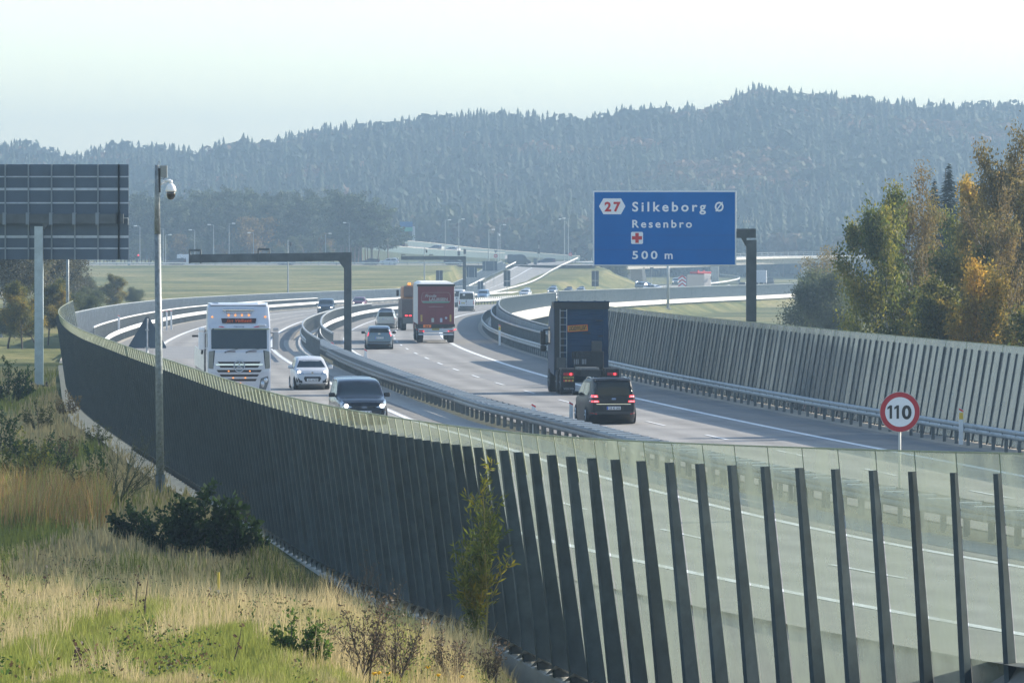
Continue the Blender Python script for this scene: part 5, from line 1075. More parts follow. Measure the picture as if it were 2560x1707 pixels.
b = MB(); b.box((-3.0 - 5.5, 0, 1.15), (13.0, 2.5, .30)); b.box((-2.1, 0, 1.9), (.10, 2.5, 1.6)); b.tube((-2.1, -1.24, 1.0), (-2.1, -1.24, 2.9), .06, n=6); b.build('flatbed', mat('flatbed_grey', (.16, .16, .16), .6, var=.3), T)
for s in (1, -1):
    b = MB(); b.box((-8.5, s * 1.27, 1.60), (12.6, .05, .80)); b.build('side_board', mat('board_alu', (.42, .42, .40), .4, metal=.5, var=.3), T)
    for xx in (-11.0, -12.3, -13.6): twheel(T, xx, s * 1.05, .5, .4)
b = MB(); b.tube((-2.1, -1.22, 2.75), (-3.0, -1.35, 1.9), .045, n=6); b.box((-2.6, -1.5, 2.62), (.08, .5, .08)); b.build('stake', M_black, T)
_zx = [-2, 0, .3, .5, 1.06, 1.7, 1.78, 2.62, 2.7, 3.0, 3.2, 3.36, 3.64, 3.95, 6]; _zy = [-2, 0, .45, .85, 1.48, 2.10, 2.16, 2.92, 3.0, 3.2, 3.38, 3.50, 3.72, 3.97, 6.02]
for ch in list(T.children):
    if ch.name.split('.')[0] in ('wheel', 'flatbed', 'chassis', 'side_board', 'stake'): continue
    for o_ in [ch] + list(ch.children):
        for v_ in o_.data.vertices: v_.co.z = float(np.interp(v_.co.z, _zx, _zy))
# red curtain trailer, rear view
RY = 384; l, r = at_px(1090, RY, CX, True); T = thing('trailer_truck', 'maroon box trailer truck with white sides and Frode Laursen lettering on its doors', 'truck', (l[0], l[1], l[2]), r + .0)
M_mar = mat('maroon_door', (.145, .022, .034), .5, var=.12, scale=1.2)
b = MB(); b.rbox((6.8, 0, 2.62), (13.5, 2.50, 2.72), .04); b.build('box_body', mat('curtain_grey', (.52, .53, .52), .55, var=.08, scale=.8), T)
b = MB(); b.add([(.05, -1.24, 3.985), (13.5, -1.24, 3.985), (13.5, 1.24, 3.985), (.05, 1.24, 3.985), (.3, -1.0, 4.12), (13.2, -1.0, 4.12), (13.2, 1.0, 4.12), (.3, 1.0, 4.12)], [(0, 3, 2, 1), (4, 5, 6, 7), (0, 1, 5, 4), (1, 2, 6, 5), (2, 3, 7, 6), (3, 0, 4, 7)]); b.build('roof', mat('roof_white', (.78, .77, .73), .5), T)
b = MB(); b.box((.03, 0, 2.58), (.06, 2.44, 2.60)); dr = b.build('rear_doors', M_mar, T); 
b = MB(); b.rbox((.0, 0, 3.90), (.14, 2.56, .14), .02); b.box((.02, 0, 1.18), (.1, 2.54, .20)); b.build('rear_frame', M_black, T)
b = MB(); b.box((-.003, 0, 2.58), (.006, .012, 2.5)); b.build('door_seam', M_seam, dr)
b = MB(); pts = []
for cy, cz, a0 in ((.78, 3.24, 0), (-.78, 3.24, 90), (-.82, 2.96, 180), (.82, 2.96, 270)):
    for q in range(5): a = R(a0 + 22.5 * q); pts.append((cy + .17 * math.cos(a), cz + (.17 if cz > 3 else .25) * math.sin(a)))
P3 = [Vector((-.012, y, z)) for y, z in pts]; [b.tube(p, q, .012, n=4) for p, q in zip(P3, P3[1:] + P3[:1])]; b.build('logo_outline', mat('logo_grey', (.32, .26, .25), .5), dr)
b = MB(); b.yprism([(-.92, 2.80), (.92, 2.80), (.84, 2.71), (-.84, 2.71)], -.016, -.008); b.build('green_band', mat('logo_green', (.01, .20, .13), .5), dr); b = MB(); b.box((-.011, 0, 2.815), (.006, 1.86, .02)); b.build('logo_line', M_sw, dr)
b = MB(); drape_text(b, 'Frode', -.010, .36, 3.10, .78, .20, -1, bold=.035, shear=.3); drape_text(b, 'LAURSEN', -.010, -.16, 2.87, 1.25, .19, -1, bold=.04); drape_text(b, 'www.frode-laursen.com', -.010, 0, 2.44, 1.0, .055, -1); b.build('lettering', mat('letter_silver', (.55, .55, .56), .5), dr)
for y, z, w_, h_, m_ in ((.98, 1.68, .12, .46, M_yel), (-.98, 1.68, .12, .46, M_yel), (.22, 1.55, .17, .28, mat('label_grey', (.35, .40, .38), .5)), (-.35, 1.55, .16, .28, mat('label_blue', (.35, .40, .50), .5))):
    b = MB(); b.box((-.012, y, z), (.01, w_, h_)); b.build('label', m_ if m_ is not M_yel else mat('label_ochre', (.42, .28, .06), .5), dr)
b = MB(); n_ = 16; b.add([(-.012, -.68 + .08 * math.cos(2 * math.pi * i / n_), 1.70 + .08 * math.sin(2 * math.pi * i / n_)) for i in range(n_)], [tuple(range(n_))]); b.build('round_label', mat('label_blue', (.35, .40, .50), .5), dr)
b = MB(); b.rbox((-.06, .60, 1.15), (.03, .54, .20), .01); o_ = b.build('warning_plate', mat('plate_orange', (.80, .20, .04), .5), T); b = MB(); drape_text(b, '22 M', -.08, .60, 1.09, .26, .10, -1, bold=.03); b.build('lettering', M_black, o_)
b = MB(); b.box((.06, 0, .86), (.10, 2.36, .28)); b.box((.03, 0, .60), (.10, 2.36, .10)); b.build('light_beam', mat('beam_pale', (.42, .47, .52), .5), T)
b = MB(); b.rbox((.0, .02, .94), (.03, .50, .14), .01); b.build('number_plate', mat('plate_olive', (.26, .22, .06), .5), T)
for s in (1, -1):
    b = MB(); b.rbox((-.01, s * .98, .82), (.05, .34, .12), .02); tl = b.build('tail_lamp', M_tail, T); b = MB(); b.rbox((-.04, s * .84, .81), (.04, .08, .08), .02); b.build('lit_bulb', M_tlit, tl)
    b = MB(); b.tube((.05, s * 1.16, .86), (.0, s * 1.31, .92), .02, n=5); b.rbox((-.01, s * 1.32, .93), (.06, .07, .09), .02); b.build('side_lamp', M_tlit if s < 0 else M_tail, T)
    for xx in (1.6, 2.9, 4.2, 11.4): twheel(T, xx, s * 1.04, .5, .38)
    b = MB(); b.box((1.0, s * 1.04, .55), (.04, .42, .5)); b.build('mud_flap', M_rubber, T)
    twheel(T, 15.2, s * 1.04, .5, .32); b = MB(); b.box((7.5, s * 1.22, 1.0), (5.0, .05, .3)); b.build('side_guard', M_black, T)
b = MB(); b.box((6.5, 0, 1.0), (12.6, .8, .4)); b.build('chassis', M_black, T)
b = MB(); b.rbox((15.0, 0, 2.3), (2.2, 2.48, 3.2), .12); b.build('cab', mat('cab_maroon', (.12, .02, .03), .4), T)
# brown tipper truck left of it
l, r = at_px(1018, 455, CX, True); l = ((1043 - 1280) * 455 / FPX, 455, float(zr(455)) + .01); T = thing('tipper_truck', 'brown-orange work truck with amber beacons half hidden left of the maroon trailer', 'truck', l, r + .06)
b = MB(); b.rbox((3.2, 0, 1.75), (6.0, 2.4, 1.5), .05); b.build('tipper_body', mat('brown_body', (.075, .06, .06), .6, var=.2), T)
b = MB(); b.rbox((4.0, 0, 2.85), (3.0, 2.1, 1.3), .12); b.build('cab', mat('cab_orange', (.45, .20, .09), .5, var=.1), T)
b = MB(); b.rbox((2.4, 0, 3.1), (.3, 1.9, .9), .08); b.build('headboard', mat('brown_upper', (.16, .11, .10), .6), T)
for y in (.5, .1, -.3): b = MB(); b.rbox((2.4, y, 3.70), (.24, .26, .20), .05); b.build('beacon', M_amber if y != .1 else mat('beacon_orange', (.8, .3, .05), .4), T)
b = MB(); b.rbox((2.4, 0, 3.54), (.4, 1.5, .14), .03); b.build('beacon_bar', mat('cab_orange', (.45, .20, .09), .5), T)
b = MB(); b.rbox((.1, 0, .78), (.12, 2.3, .5), .03); b.build('bumper', mat('bumper_grey', (.10, .11, .11), .6), T)
for s in (1, -1):
    for k_ in range(2): b = MB(); b.rbox((.02, s * (.55 + .32 * k_), 1.18), (.05, .22, .10), .02); b.build('tail_lamp', M_tlit, T)
    for xx in (1.2, 2.5, 6.4): twheel(T, xx, s * 1.02, .5, .38)
    b = MB(); b.rbox((4.8, s * 1.32, 2.95), (.14, .2, .5), .04); b.build('mirror', M_black, T)
b = MB(); b.rbox((.16, 0, 1.20), (.05, 2.2, .22), .02); b.build('lamp_panel', M_black, T)
# dark blue tractor unit, rear view
BY = 252; l, r = at_px(1475, BY, CX, True); T = thing('tractor_unit', 'dark blue truck tractor without trailer, ladder and upside-down transport plate on its cab back', 'truck', (l[0], l[1], .012), r + .02); T.scale = (1, 1, 1.035)
P_vb = mat('truck_blue', (.004, .034, .085), .55, spec=.25, var=.15, scale=1.5); vbk = mat('truck_black', (.014, .016, .018), .6, var=.2)
prof = [(3.0, .75), (3.0, 2.95), (3.15, 3.75), (4.2, 3.85), (4.9, 3.45), (5.25, 2.7), (5.35, 1.5), (5.35, .4), (4.9, .4), (4.7, .9)]
prof = [(a, b_) for a, b_ in prof]; V, F = cablike(prof, 2.46, .12); MB().add(V, F).build('cab', P_vb, T, False); bv2 = BVHTree.FromPolygons(V, F)
b = MB(); b.rbox((3.02, -.02, 2.72), (.08, 1.98, 2.0), .02)
for zz in (2.05, 2.3, 2.52, 2.74, 2.96, 3.18, 3.4): b.rbox((2.975, -.22, zz), (.035, 1.42, .07), .015)
b.build('cab_back', P_vb, T)
b = MB(); b.rbox((3.35, 0, 3.80), (.9, 2.50, .30), .06); b.xprism([(2.86, 3.62), (3.2, 3.66), (3.3, 3.93), (2.9, 3.93)], -1.25, 1.25); b.build('roof_spoiler', vbk, T)
b = MB(); b.tube((2.87, -1.26, 3.94), (2.87, 1.26, 3.94), .03, n=6)
for y in (-1.05, -.6, .0, .6, 1.05): b.rbox((2.86, y, 3.97), (.06, .08, .04), .01)
b.build('roof_edge', P_vb, T)
b = MB()
for y in (.68, .98): b.tube((2.82, y, .95), (2.82, y, 3.62), .018, n=6)
for k_ in range(9): b.tube((2.82, .68, 1.15 + .30 * k_), (2.82, .98, 1.15 + .30 * k_), .014, n=5)
b.build('ladder', M_galv, T)
b = MB(); b.rbox((2.95, 1.0, 2.3), (.05, .42, 2.6), .02); b.build('side_duct', vbk, T)
b = MB(); b.box((2.93, .03, 2.80), (.02, .88, .26)); p_ = b.build('transport_plate', mat('plate_amber', (.62, .30, .04), .5), T)
p_.rotation_euler = (R(-3), 0, 0)
b = MB(); vs, fs = text_mesh('S\u00c6RTRANSPORT', 1, bold=.03); mn = min(v.x for v in vs); mx = max(v.x for v in vs); b.add([(2.915 - abs(v.z), .03 + ((v.x - mn) / (mx - mn) - .5) * .80, 2.80 - (v.y - .36) * .26) for v in vs], fs); b.build('lettering', M_black, p_)
b = MB(); [b.tube(p, q, .012, n=4) for p, q in zip([(2.915, -.42, 2.67), (2.915, .48, 2.67), (2.915, .48, 2.93), (2.915, -.42, 2.93)], [(2.915, .48, 2.67), (2.915, .48, 2.93), (2.915, -.42, 2.93), (2.915, -.42, 2.67)])]; b.build('plate_border', mat('border_red', (.6, .06, .02), .5), p_)
b = MB(); b.rbox((2.88, -.22, 2.58), (.06, .36, .06), .02); b.rbox((2.9, -.80, 3.12), (.08, .30, .05), .02); b.rbox((2.9, -.85, 2.45), (.08, .22, .05), .02); b.build('latch', vbk, T)
for s in (1, -1): tp_('side_window', [(4.3, 2.1), (5.0, 2.1), (4.95, 2.8), (4.3, 2.85)], M_win, .012, 1, s, T, .12, bv2)
b = MB(); b.rbox((2.7, -.30, 1.35), (.5, 1.3, .9), .05); b.rbox((2.45, -.1, 1.45), (.1, .5, .3), .03)
for y in (.2, -.05, -.3, .42): b.tube((2.5, y, 1.5), (2.5, y, 1.8), .07, n=8); b.tube((2.5, y, 1.3), (2.42, y + .05, 1.6), .02, n=5)
b.build('air_tanks', vbk, T)
b = MB()
for i, y in enumerate((.38, .30, .22, .02, -.04, -.12)): b.rbox((2.40, y, 1.36), (.03, .05, .22), .01)
b.build('hose_couplings', mat('hose_grey', (.22, .23, .24), .5), T)
b = MB(); b.rbox((2.44, -.62, 2.02), (.08, .46, .44), .02); b.tube((2.38, -.8, 1.85), (2.38, -.45, 2.2), .01, n=4); b.build('equipment_box', mat('box_dark', (.05, .055, .055), .5), T)
b = MB(); b.rbox((2.40, .98, 1.30), (.08, .40, .48), .02); b.build('access_panel', mat('panel_dark', (.06, .065, .065), .45), T)
b = MB(); b.box((2.2, 0, .92), (5.0, .85, .28)); b.build('chassis', vbk, T)
b = MB(); b.rbox((1.0, 0, 1.10), (1.1, .95, .10), .03); b.rbox((.35, 0, 1.07), (.5, .8, .06), .02); 
for k_ in range(9): b.box((.2 + .0 * k_, -.36 + .09 * k_, 1.125), (.42, .03, .03))
b.build('fifth_wheel', mat('plate_worn', (.22, .23, .23), .5, metal=.6), T)
for s in (1, -1):
    for xx, rr in ((.55, .52), (1.9, .52), (4.75, .52)): twheel(T, xx, s * (.98 if xx < 4 else 1.08), rr, .56 if xx < 4 else .34)
    b = MB(); n_ = 9; P = [(.55 + .66 * math.cos(a), .52 + .62 * math.sin(a)) for a in np.linspace(.25, math.pi - .3, n_)]; P2 = [(.55 + .61 * math.cos(a), .52 + .57 * math.sin(a)) for a in np.linspace(.25, math.pi - .3, n_)]; b.xprism(P + P2[::-1], s * .98 - .31, s * .98 + .31)
    b.build('mudguard', M_black, T)
    b = MB(); 
    for k_ in range(7): b.box((-.02 + .07 * k_ * .3, s * .98 - .26 + .087 * k_, 1.12 - .0 * k_), (.14, .05, .03))
    b.build('guard_tread', mat('tread_grey', (.10, .11, .11), .5), T)
    b = MB(); b.rbox((-.14, s * .98, .62), (.05, .60, .95), .02); fl_ = b.build('mud_flap', M_rubber, T)
    b = MB(); b.rbox((-.18, s * .98, .88), (.05, .46, .13), .02); tl = b.build('tail_lamp', M_tail, T); b = MB(); b.rbox((-.215, s * .98 - .10, .88), (.03, .09, .09), .02); b.build('lit_bulb', M_tlit, tl)
    b = MB(); drape_text(b, 'VOLVO', -.172, s * .98, .225, .46, .075, -1, bold=.03, spacing=1.15); b.build('lettering', mat('letter_silver', (.55, .55, .56), .5), fl_)
b = MB(); b.rbox((-.185, .98, .735), (.03, .46, .10), .01); o_ = b.build('number_plate', mat('plate_dull', (.34, .27, .06), .5), T); b = MB(); drape_text(b, 'RV 97 525', -.202, .98, .70, .36, .07, -1, bold=.02); b.build('lettering', M_black, o_)
for k_ in range(6): b = MB(); b.add([(-.19, .75 + .077 * k_, .56), (-.19, .75 + .077 * (k_ + 1), .56), (-.19, .75 + .077 * (k_ + 1), .64), (-.19, .75 + .077 * k_, .64)], [(0, 1, 2, 3)]); b.build('hazard_stripe', mat('stripe_red', (.55, .06, .03), .5) if k_ % 2 else mat('stripe_yellow', (.60, .40, .05), .5), T)
b = MB(); b.rbox((4.75, 1.52, 2.35), (.16, .24, .62), .05); b.tube((4.8, 1.2, 2.72), (4.78, 1.50, 2.68), .035, n=6); b.tube((4.8, 1.2, 2.12), (4.78, 1.48, 2.08), .03, n=6); b.rbox((4.78, 1.50, 1.90), (.14, .26, .26), .06); b.build('mirror', M_black, T)
b = MB(); b.rbox((4.75, -1.40, 2.35), (.16, .16, .60), .05); b.build('mirror', M_black, T)
# distant trucks under the overpass
l, r = at_px(1728, 1085, CX, True); l = ((1728 - 1280) * 1085 / FPX, 1085, float(zr(1085)) + .6); T = thing('service_truck', 'red-topped grey service truck with red and white chevron board under the blue sign', 'truck', l, r - .75)
b = MB(); b.rbox((0, 0, 2.2), (4.4, 2.4, 2.2), .08); b.build('body', mat('truck_grey', (.16, .17, .17), .6), T); b = MB(); b.rbox((3.1, 0, 2.1), (1.9, 2.4, 2.8), .15); b.build('cab', mat('cab_pale', (.45, .42, .40), .5), T)
b = MB(); b.rbox((2.4, 0, 3.72), (3.6, 2.2, .42), .1); b.build('red_roof', M_red, T); b = MB(); b.rbox((-2.25, 0, 1.9), (.08, 2.2, 2.2), .02); o_ = b.build('chevron_board', M_white, T)
b = MB()
for k_ in range(3): z_ = 1.0 + .7 * k_; b.add([(-2.30, -1.1, z_), (-2.30, 0, z_ + .55), (-2.30, 0, z_ + .9), (-2.30, -1.1, z_ + .35)], [(0, 1, 2, 3)]); b.add([(-2.30, 1.1, z_), (-2.30, 0, z_ + .55), (-2.30, 0, z_ + .9), (-2.30, 1.1, z_ + .35)], [(3, 2, 1, 0)])
b.build('chevron', M_red, o_)
for s in (1, -1):
    for xx in (-1.2, 2.9): twheel(T, xx, s * 1.0, .5, .35)
    b = MB(); b.rbox((2.5 , s * .8, 4.05), (.3, .3, .25), .06); b.build('beacon', mat('beacon_red', (.7, .05, .05), .4), T)
    b = MB(); b.rbox((3.8, s * 1.45, 2.7), (.12, .2, .6), .04); b.build('mirror', M_black, T)
l, r = at_px(1903, 1395, CX, True); T = thing('box_lorry', 'pale grey box lorry driving away right of the thick sign post', 'truck', l, r)
b = MB(); b.rbox((4, 0, 2.5), (8, 2.5, 2.9), .06); b.build('box_body', mat('box_pale', (.42, .44, .46), .6, var=.1), T); b = MB(); b.rbox((9, 0, 1.9), (1.9, 2.4, 2.6), .15); b.build('cab', P_wh, T); b = MB(); b.box((4.5, 0, .8), (9, .8, .4)); b.build('chassis', M_black, T)
for s in (1, -1):
    for xx in (1.2, 2.5, 8.6): twheel(T, xx, s * 1.0, .5, .35)
ONE = NUM + ['twentieth'] 
TENS = ['', '', 'twenty', 'thirty', 'forty', 'fifty', 'sixty', 'seventy', 'eighty', 'ninety']
def ORD(i):
    n = i + 1; s = ''
    if n > 100: s = 'hundred-and-'; n -= 100
    if n == 100: return 'hundredth'
    if n <= 20: return s + NUM[n - 1]
    return s + (TENS[n // 10] + '-' + NUM[n % 10 - 1] if n % 10 else TENS[n // 10][:-1] + 'ieth')
# ------------------------------------------------------------------ woods on the hills (stuff), built as one mesh of many small trees
def conifer_var(seed, tiers=8, n=9):
    r = np.random.default_rng(seed); V = []; F = []
    for k in range(tiers):
        f = k / tiers; z0 = .12 + .80 * f; rad = .17 * (1 - f) ** .8 * r.uniform(.85, 1.15) + .012; h = .20 * (1 - f * .5)
        c = len(V); V.append((r.normal(0, .006), r.normal(0, .006), min(1, z0 + h)))
        for i in range(n):
            a = 2 * math.pi * (i + r.uniform(-.3, .3)) / n; rr = rad * (r.uniform(.95, 1.25) if i % 2 else r.uniform(.45, .8)); V.append((rr * math.cos(a), rr * math.sin(a), z0 - (.03 if i % 2 else -.02) + r.uniform(-.012, .012)))
        for i in range(n): F.append((c, c + 1 + i, c + 1 + (i + 1) % n))
    c = len(V); 
    for i in range(3): a = 2.1 * i; V.append((.012 * math.cos(a), .012 * math.sin(a), 0)); 
    V.append((0, 0, .5)); F += [(c, c + 1, c + 3), (c + 1, c + 2, c + 3), (c + 2, c, c + 3)]
    return np.array(V), np.array(F)
def round_var(seed, n=130, leaf=.085):
    r = np.random.default_rng(seed); V = []; F = []
    nb = 7; blobs = [(r.normal(0, .16), r.normal(0, .16), r.uniform(.45, .85), r.uniform(.14, .22)) for _ in range(nb)]
    for k in range(n):
        b = blobs[k % nb]; d = r.normal(size=3); d /= np.linalg.norm(d); c = np.array(b[:3]) + d * b[3] * r.uniform(.75, 1.05)
        u_ = r.normal(size=3); u_ /= np.linalg.norm(u_); v_ = np.cross(d, u_); v_ /= np.linalg.norm(v_) + 1e-6; u2 = np.cross(v_, d) + d * .5 * r.normal()
        q = len(V); V += [c + v_ * leaf, c + u2 * leaf, c - v_ * leaf, c - u2 * leaf]; F += [(q, q + 1, q + 2), (q, q + 2, q + 3)]
    q = len(V); V += [np.array((.015, 0, 0)), np.array((-.015, .01, 0)), np.array((-.01, -.015, 0)), np.array((0, 0, .6))]; F += [(q, q + 1, q + 3), (q + 1, q + 2, q + 3), (q + 2, q, q + 3)]
    return np.array(V), np.array(F)
def forest(name, variants, pos, hgts, wid, cols, ids, m):
    Vs = []; Fs = []; Cs = []; base = 0
    for vi, (V0, F0) in enumerate(variants):
        sel = np.where(ids == vi)[0]
        if not len(sel): continue
        a = rng.uniform(0, 6.28, len(sel)); ca, sa = np.cos(a), np.sin(a); hh = hgts[sel]; ww = wid[sel]
        x = V0[None, :, 0] * ca[:, None] - V0[None, :, 1] * sa[:, None]; y = V0[None, :, 0] * sa[:, None] + V0[None, :, 1] * ca[:, None]
        P = np.stack([x * ww[:, None] + pos[sel, 0][:, None], y * ww[:, None] + pos[sel, 1][:, None], V0[None, :, 2] * hh[:, None] + pos[sel, 2][:, None]], -1)
        nv = len(V0); Vs.append(P.reshape(-1, 3)); Fs.append((F0[None] + (np.arange(len(sel)) * nv)[:, None, None] + base).reshape(-1, 3)); base += nv * len(sel)
        sh = rng.uniform(.8, 1.2, (len(sel), nv, 1)); Cs.append((cols[sel][:, None, :] * sh).reshape(-1, 3))
    o = link(name, np_mesh(name, np.concatenate(Vs), np.concatenate(Fs), np.concatenate(Cs)), m); return tag(o, kind='stuff')
cv = [conifer_var(i) for i in range(6)] + [round_var(20 + i) for i in range(4)]
# scatter over the hillside, jittered grid in perspective so the far rows stay dense
pts = []; Y = 1690.0
while Y < 2850:
    sp = 5.2; nx = int(2 * (.118 * Y + 30) / sp); xs = np.linspace(-(.118 * Y + 30), .118 * Y + 30, nx) + rng.uniform(-2.4, 2.4, nx); ys = Y + rng.uniform(-3.5, 3.5, nx); pts.append(np.stack([xs, ys], -1)); Y += 6.5 if Y < 2200 else 8.5
pts = np.concatenate(pts); pxx = 1280 + pts[:, 0] / pts[:, 1] * FPX
z = H(pts[:, 0], pts[:, 1])
keep = (rng.uniform(size=len(pts)) < .93) & ~((pts[:, 1] < 1750) & (pts[:, 0] > 25) & (pts[:, 0] < 90))
pts, pxx, z = pts[keep], pxx[keep], z[keep]; N_ = len(pts)
ids = rng.integers(0, 6, N_); soft = rng.uniform(size=N_) < .17; ids = np.where(soft, rng.integers(6, 10, N_), ids); hh = rng.uniform(12, 21, N_) * np.where(soft, .88, 1); ww = hh * rng.uniform(.75, 1.15, N_)
# autumn broadleaf patches
patch = vnoise(pts[:, 0], pts[:, 1], 55, 8)
br = ((patch > .70) & (pts[:, 1] > 1900)) | ((pxx > 1960) & (pts[:, 1] > 2480) & (rng.uniform(size=N_) < .75)) | ((pxx < 330) & (pts[:, 1] > 2300) & (rng.uniform(size=N_) < .45)) | ((np.abs(pxx - 620) < 75) & (pts[:, 1] > 2450)) | ((pts[:, 1] < 1850) & (rng.uniform(size=N_) < .45))
ids = np.where(br, rng.integers(6, 10, N_), ids); hh = np.where(br, rng.uniform(11, 15, N_), hh); ww = np.where(br, hh * 1.0, ww)
cols = np.array([.042, .066, .040])[None] * rng.uniform(.55, 1.5, (N_, 1)) * np.array([1, 1, 1])
warm = np.array([[.20, .12, .06], [.14, .13, .05], [.24, .14, .08], [.10, .11, .05]])[rng.integers(0, 4, N_)] * rng.uniform(.5, 1.1, (N_, 1)); cols = np.where(br[:, None], warm, cols); cols = np.where((pts[:, 1] < 1930)[:, None], cols * .6 + np.array([.055, .075, .045]) * .6, cols)
forest('hillside_forest', cv, np.column_stack([pts, z - .6]), hh, ww, cols, ids, M_needle)
# ------------------------------------------------------------------ trees with limbs and leaves
def limb(V, F, p, d, r0, L, seg, r, depth, tips, droop=0.0, spread=.6, kids=3, n=6, wob=.18, up=.0):
    """grow a tapered limb; append twig ends to tips"""
    p = np.array(p, float); d = np.array(d, float) / np.linalg.norm(d); rings = []
    for k in range(seg + 1):
        f = k / seg; rad = r0 * (1 - .72 * f) if depth else r0 * (1 - .85 * f)
        a = np.array((0, 0, 1.0)) if abs(d[2]) < .9 else np.array((1.0, 0, 0)); x = np.cross(d, a); x /= np.linalg.norm(x); y = np.cross(d, x)
        q = len(V); nn = n if rad > .02 else 3
        for i in range(n): an = 2 * math.pi * i / n; V.append(p + (x * math.cos(an) + y * math.sin(an)) * rad)
        rings.append(q)
        if k: 
            for i in range(n): F.append((rings[-2] + i, rings[-2] + (i + 1) % n, q + (i + 1) % n)); F.append((rings[-2] + i, q + (i + 1) % n, q + i))
        if depth == 0: tips.append((p.copy(), d.copy(), f))
        if depth and k > seg * (.25 if depth == 1 else .3) and k <= seg:
            for _ in range(kids if isinstance(kids, int) else kids[depth]):
                o = r.normal(size=3); o -= d * o.dot(d); o /= np.linalg.norm(o) + 1e-9; nd = d * (1 - spread) + o * spread + np.array((0, 0, up - droop * .5)); 
                limb(V, F, p, nd, rad * .55, L * (.42 if depth == 2 else .40) * r.uniform(.65, 1.2) * (1.1 - .5 * f), max(3, seg - 2), r, depth - 1, tips, droop, spread, kids, 4 if n > 4 else 3, wob * 1.3, up)
        p = p + d * L / seg; d = d + r.normal(size=3) * wob + np.array((0, 0, -droop * (f if depth == 0 else .15) * .9)); d /= np.linalg.norm(d)
def leaf_cloud(tips, r, per, size, sprd, colf, drop=0.0):
    P = np.array([t[0] for t in tips]); m = len(P); idx = r.integers(0, m, int(per)); c = P[idx] + r.normal(0, sprd, (len(idx), 3)) + np.array((0, 0, -1)) * np.abs(r.normal(0, drop, (len(idx), 1)))
    n = len(c); u_ = r.normal(size=(n, 3)); u_ /= np.linalg.norm(u_, axis=1)[:, None]; w_ = np.cross(u_, r.normal(size=(n, 3))); w_ /= np.linalg.norm(w_, axis=1)[:, None]; s = size * r.uniform(.6, 1.35, (n, 1))
    V = np.stack([c + u_ * s, c + w_ * s * .55, c - u_ * s, c - w_ * s * .55], 1).reshape(-1, 3); F = np.arange(4 * n).reshape(-1, 4); cc = np.repeat(colf(c, r), 4, 0); return V, F, cc
def make_tree(seed, h, crown_r, leaves, size, colf, r0=.18, droop=.1, lean=(0, 0), depth=2, kids=(0, 3, 3), sprd=.22, bark=None, wob=.06, spread=.55, drop=0.0, up=.1, seg=9, clear=None):
    r = np.random.default_rng(seed); V = []; F = []; tips = []
    limb(V, F, (0, 0, -.3), (lean[0], lean[1], 1), r0, h * .97, seg, r, depth, tips, droop, spread, kids, 7, wob, up)
    V = np.array(V); tr = np_mesh('trunk', V, np.array(F), smooth=True); tr.materials.append(bark or M_bark)
    if clear: tips = [t for t in tips if t[0][2] > clear] or tips
    LV, LF, LC = leaf_cloud(tips, r, leaves, size, sprd, colf, drop); cr = np_mesh('crown', LV, LF, LC); cr.materials.append(M_leaf)
    return tr, cr
def place_tree(meshes, name, label, cat, loc, rz=0, s=1.0, group=None, sx=None, only=None):
    t = thing(name, label, cat, loc, rz, group); t.scale = (sx or s, sx or s, s)
    o = bpy.data.objects.new('trunk', meshes[0]); COL.objects.link(o); o.parent = t; o = bpy.data.objects.new('crown', meshes[1]); COL.objects.link(o); o.parent = t; return t
def cf(*stops, noise=1.6, jit=.3):
    S = np.array(stops, float)
    def f(c, r):
        v = vnoise(c[:, 0] + c[:, 1] * .7 + 50, c[:, 2] + c[:, 1] * .4 + 50, noise, 3) * .85 + r.uniform(-.18, .25, len(c)); k = np.clip(v, 0, .999) * (len(S) - 1); i = k.astype(int); t = (k - i)[:, None]
        return (S[i] * (1 - t) + S[i + 1] * t) * r.uniform(1 - jit, 1 + jit, (len(c), 1))
    return f
grn = cf((.05, .08, .02), (.10, .13, .03), (.22, .22, .04), (.34, .27, .05))
ora = cf((.12, .12, .03), (.28, .22, .04), (.46, .30, .05), (.50, .30, .05))
brn = cf((.10, .09, .03), (.17, .14, .05), (.25, .18, .055), (.14, .13, .045))
olv = cf((.06, .07, .03), (.10, .10, .045), (.16, .14, .07))
dul = cf((.05, .055, .03), (.08, .08, .04), (.12, .10, .05))
def vz(px, Y): return float(H((px - 1280) * Y / FPX, Y))
def tree_at(meshes, name, label, px, Y, **k): return place_tree(meshes, name, label, 'tree', ((px - 1280) * Y / FPX, Y, vz(px, Y) - .1), **k)
GR = 'autumn trees behind the right screen'
tA = make_tree(1, 12.6, 3, 34000, .105, grn, .17, droop=.32, lean=(-.05, 0), kids=(0, 3, 3), bark=M_birch, drop=.35, sprd=.25, up=.35)
tB = make_tree(2, 12.8, 3, 20000, .085, cf((.16, .12, .05), (.22, .16, .06), (.14, .14, .05), (.32, .22, .06)), .16, droop=.12, kids=(0, 3, 3), bark=M_birch, sprd=.25, up=.4)
tC = make_tree(3, 13.6, 3, 34000, .105, ora, .18, droop=.05, kids=(0, 3, 3), sprd=.25, up=.45)
tD = make_tree(4, 14.2, 4, 30000, .095, brn, .22, droop=.05, kids=(0, 3, 3), sprd=.28, up=.45)
tE = make_tree(5, 10.5, 3, 34000, .11, cf((.05, .065, .02), (.12, .13, .03), (.26, .21, .04), (.36, .24, .04)), .14, droop=.15, kids=(0, 3, 3), sprd=.3, up=.3)
tF = make_tree(6, 8.2, 3.4, 34000, .085, cf((.06, .085, .04), (.10, .12, .055), (.15, .17, .085)), .16, droop=.02, kids=(0, 4, 3), sprd=.42, up=.25, spread=.75, wob=.12, seg=7)
tree_at(tA, 'birch', 'green-yellow weeping birch, leftmost of the tall trees by the right screen', 2250, 272, group=GR, sx=.62)
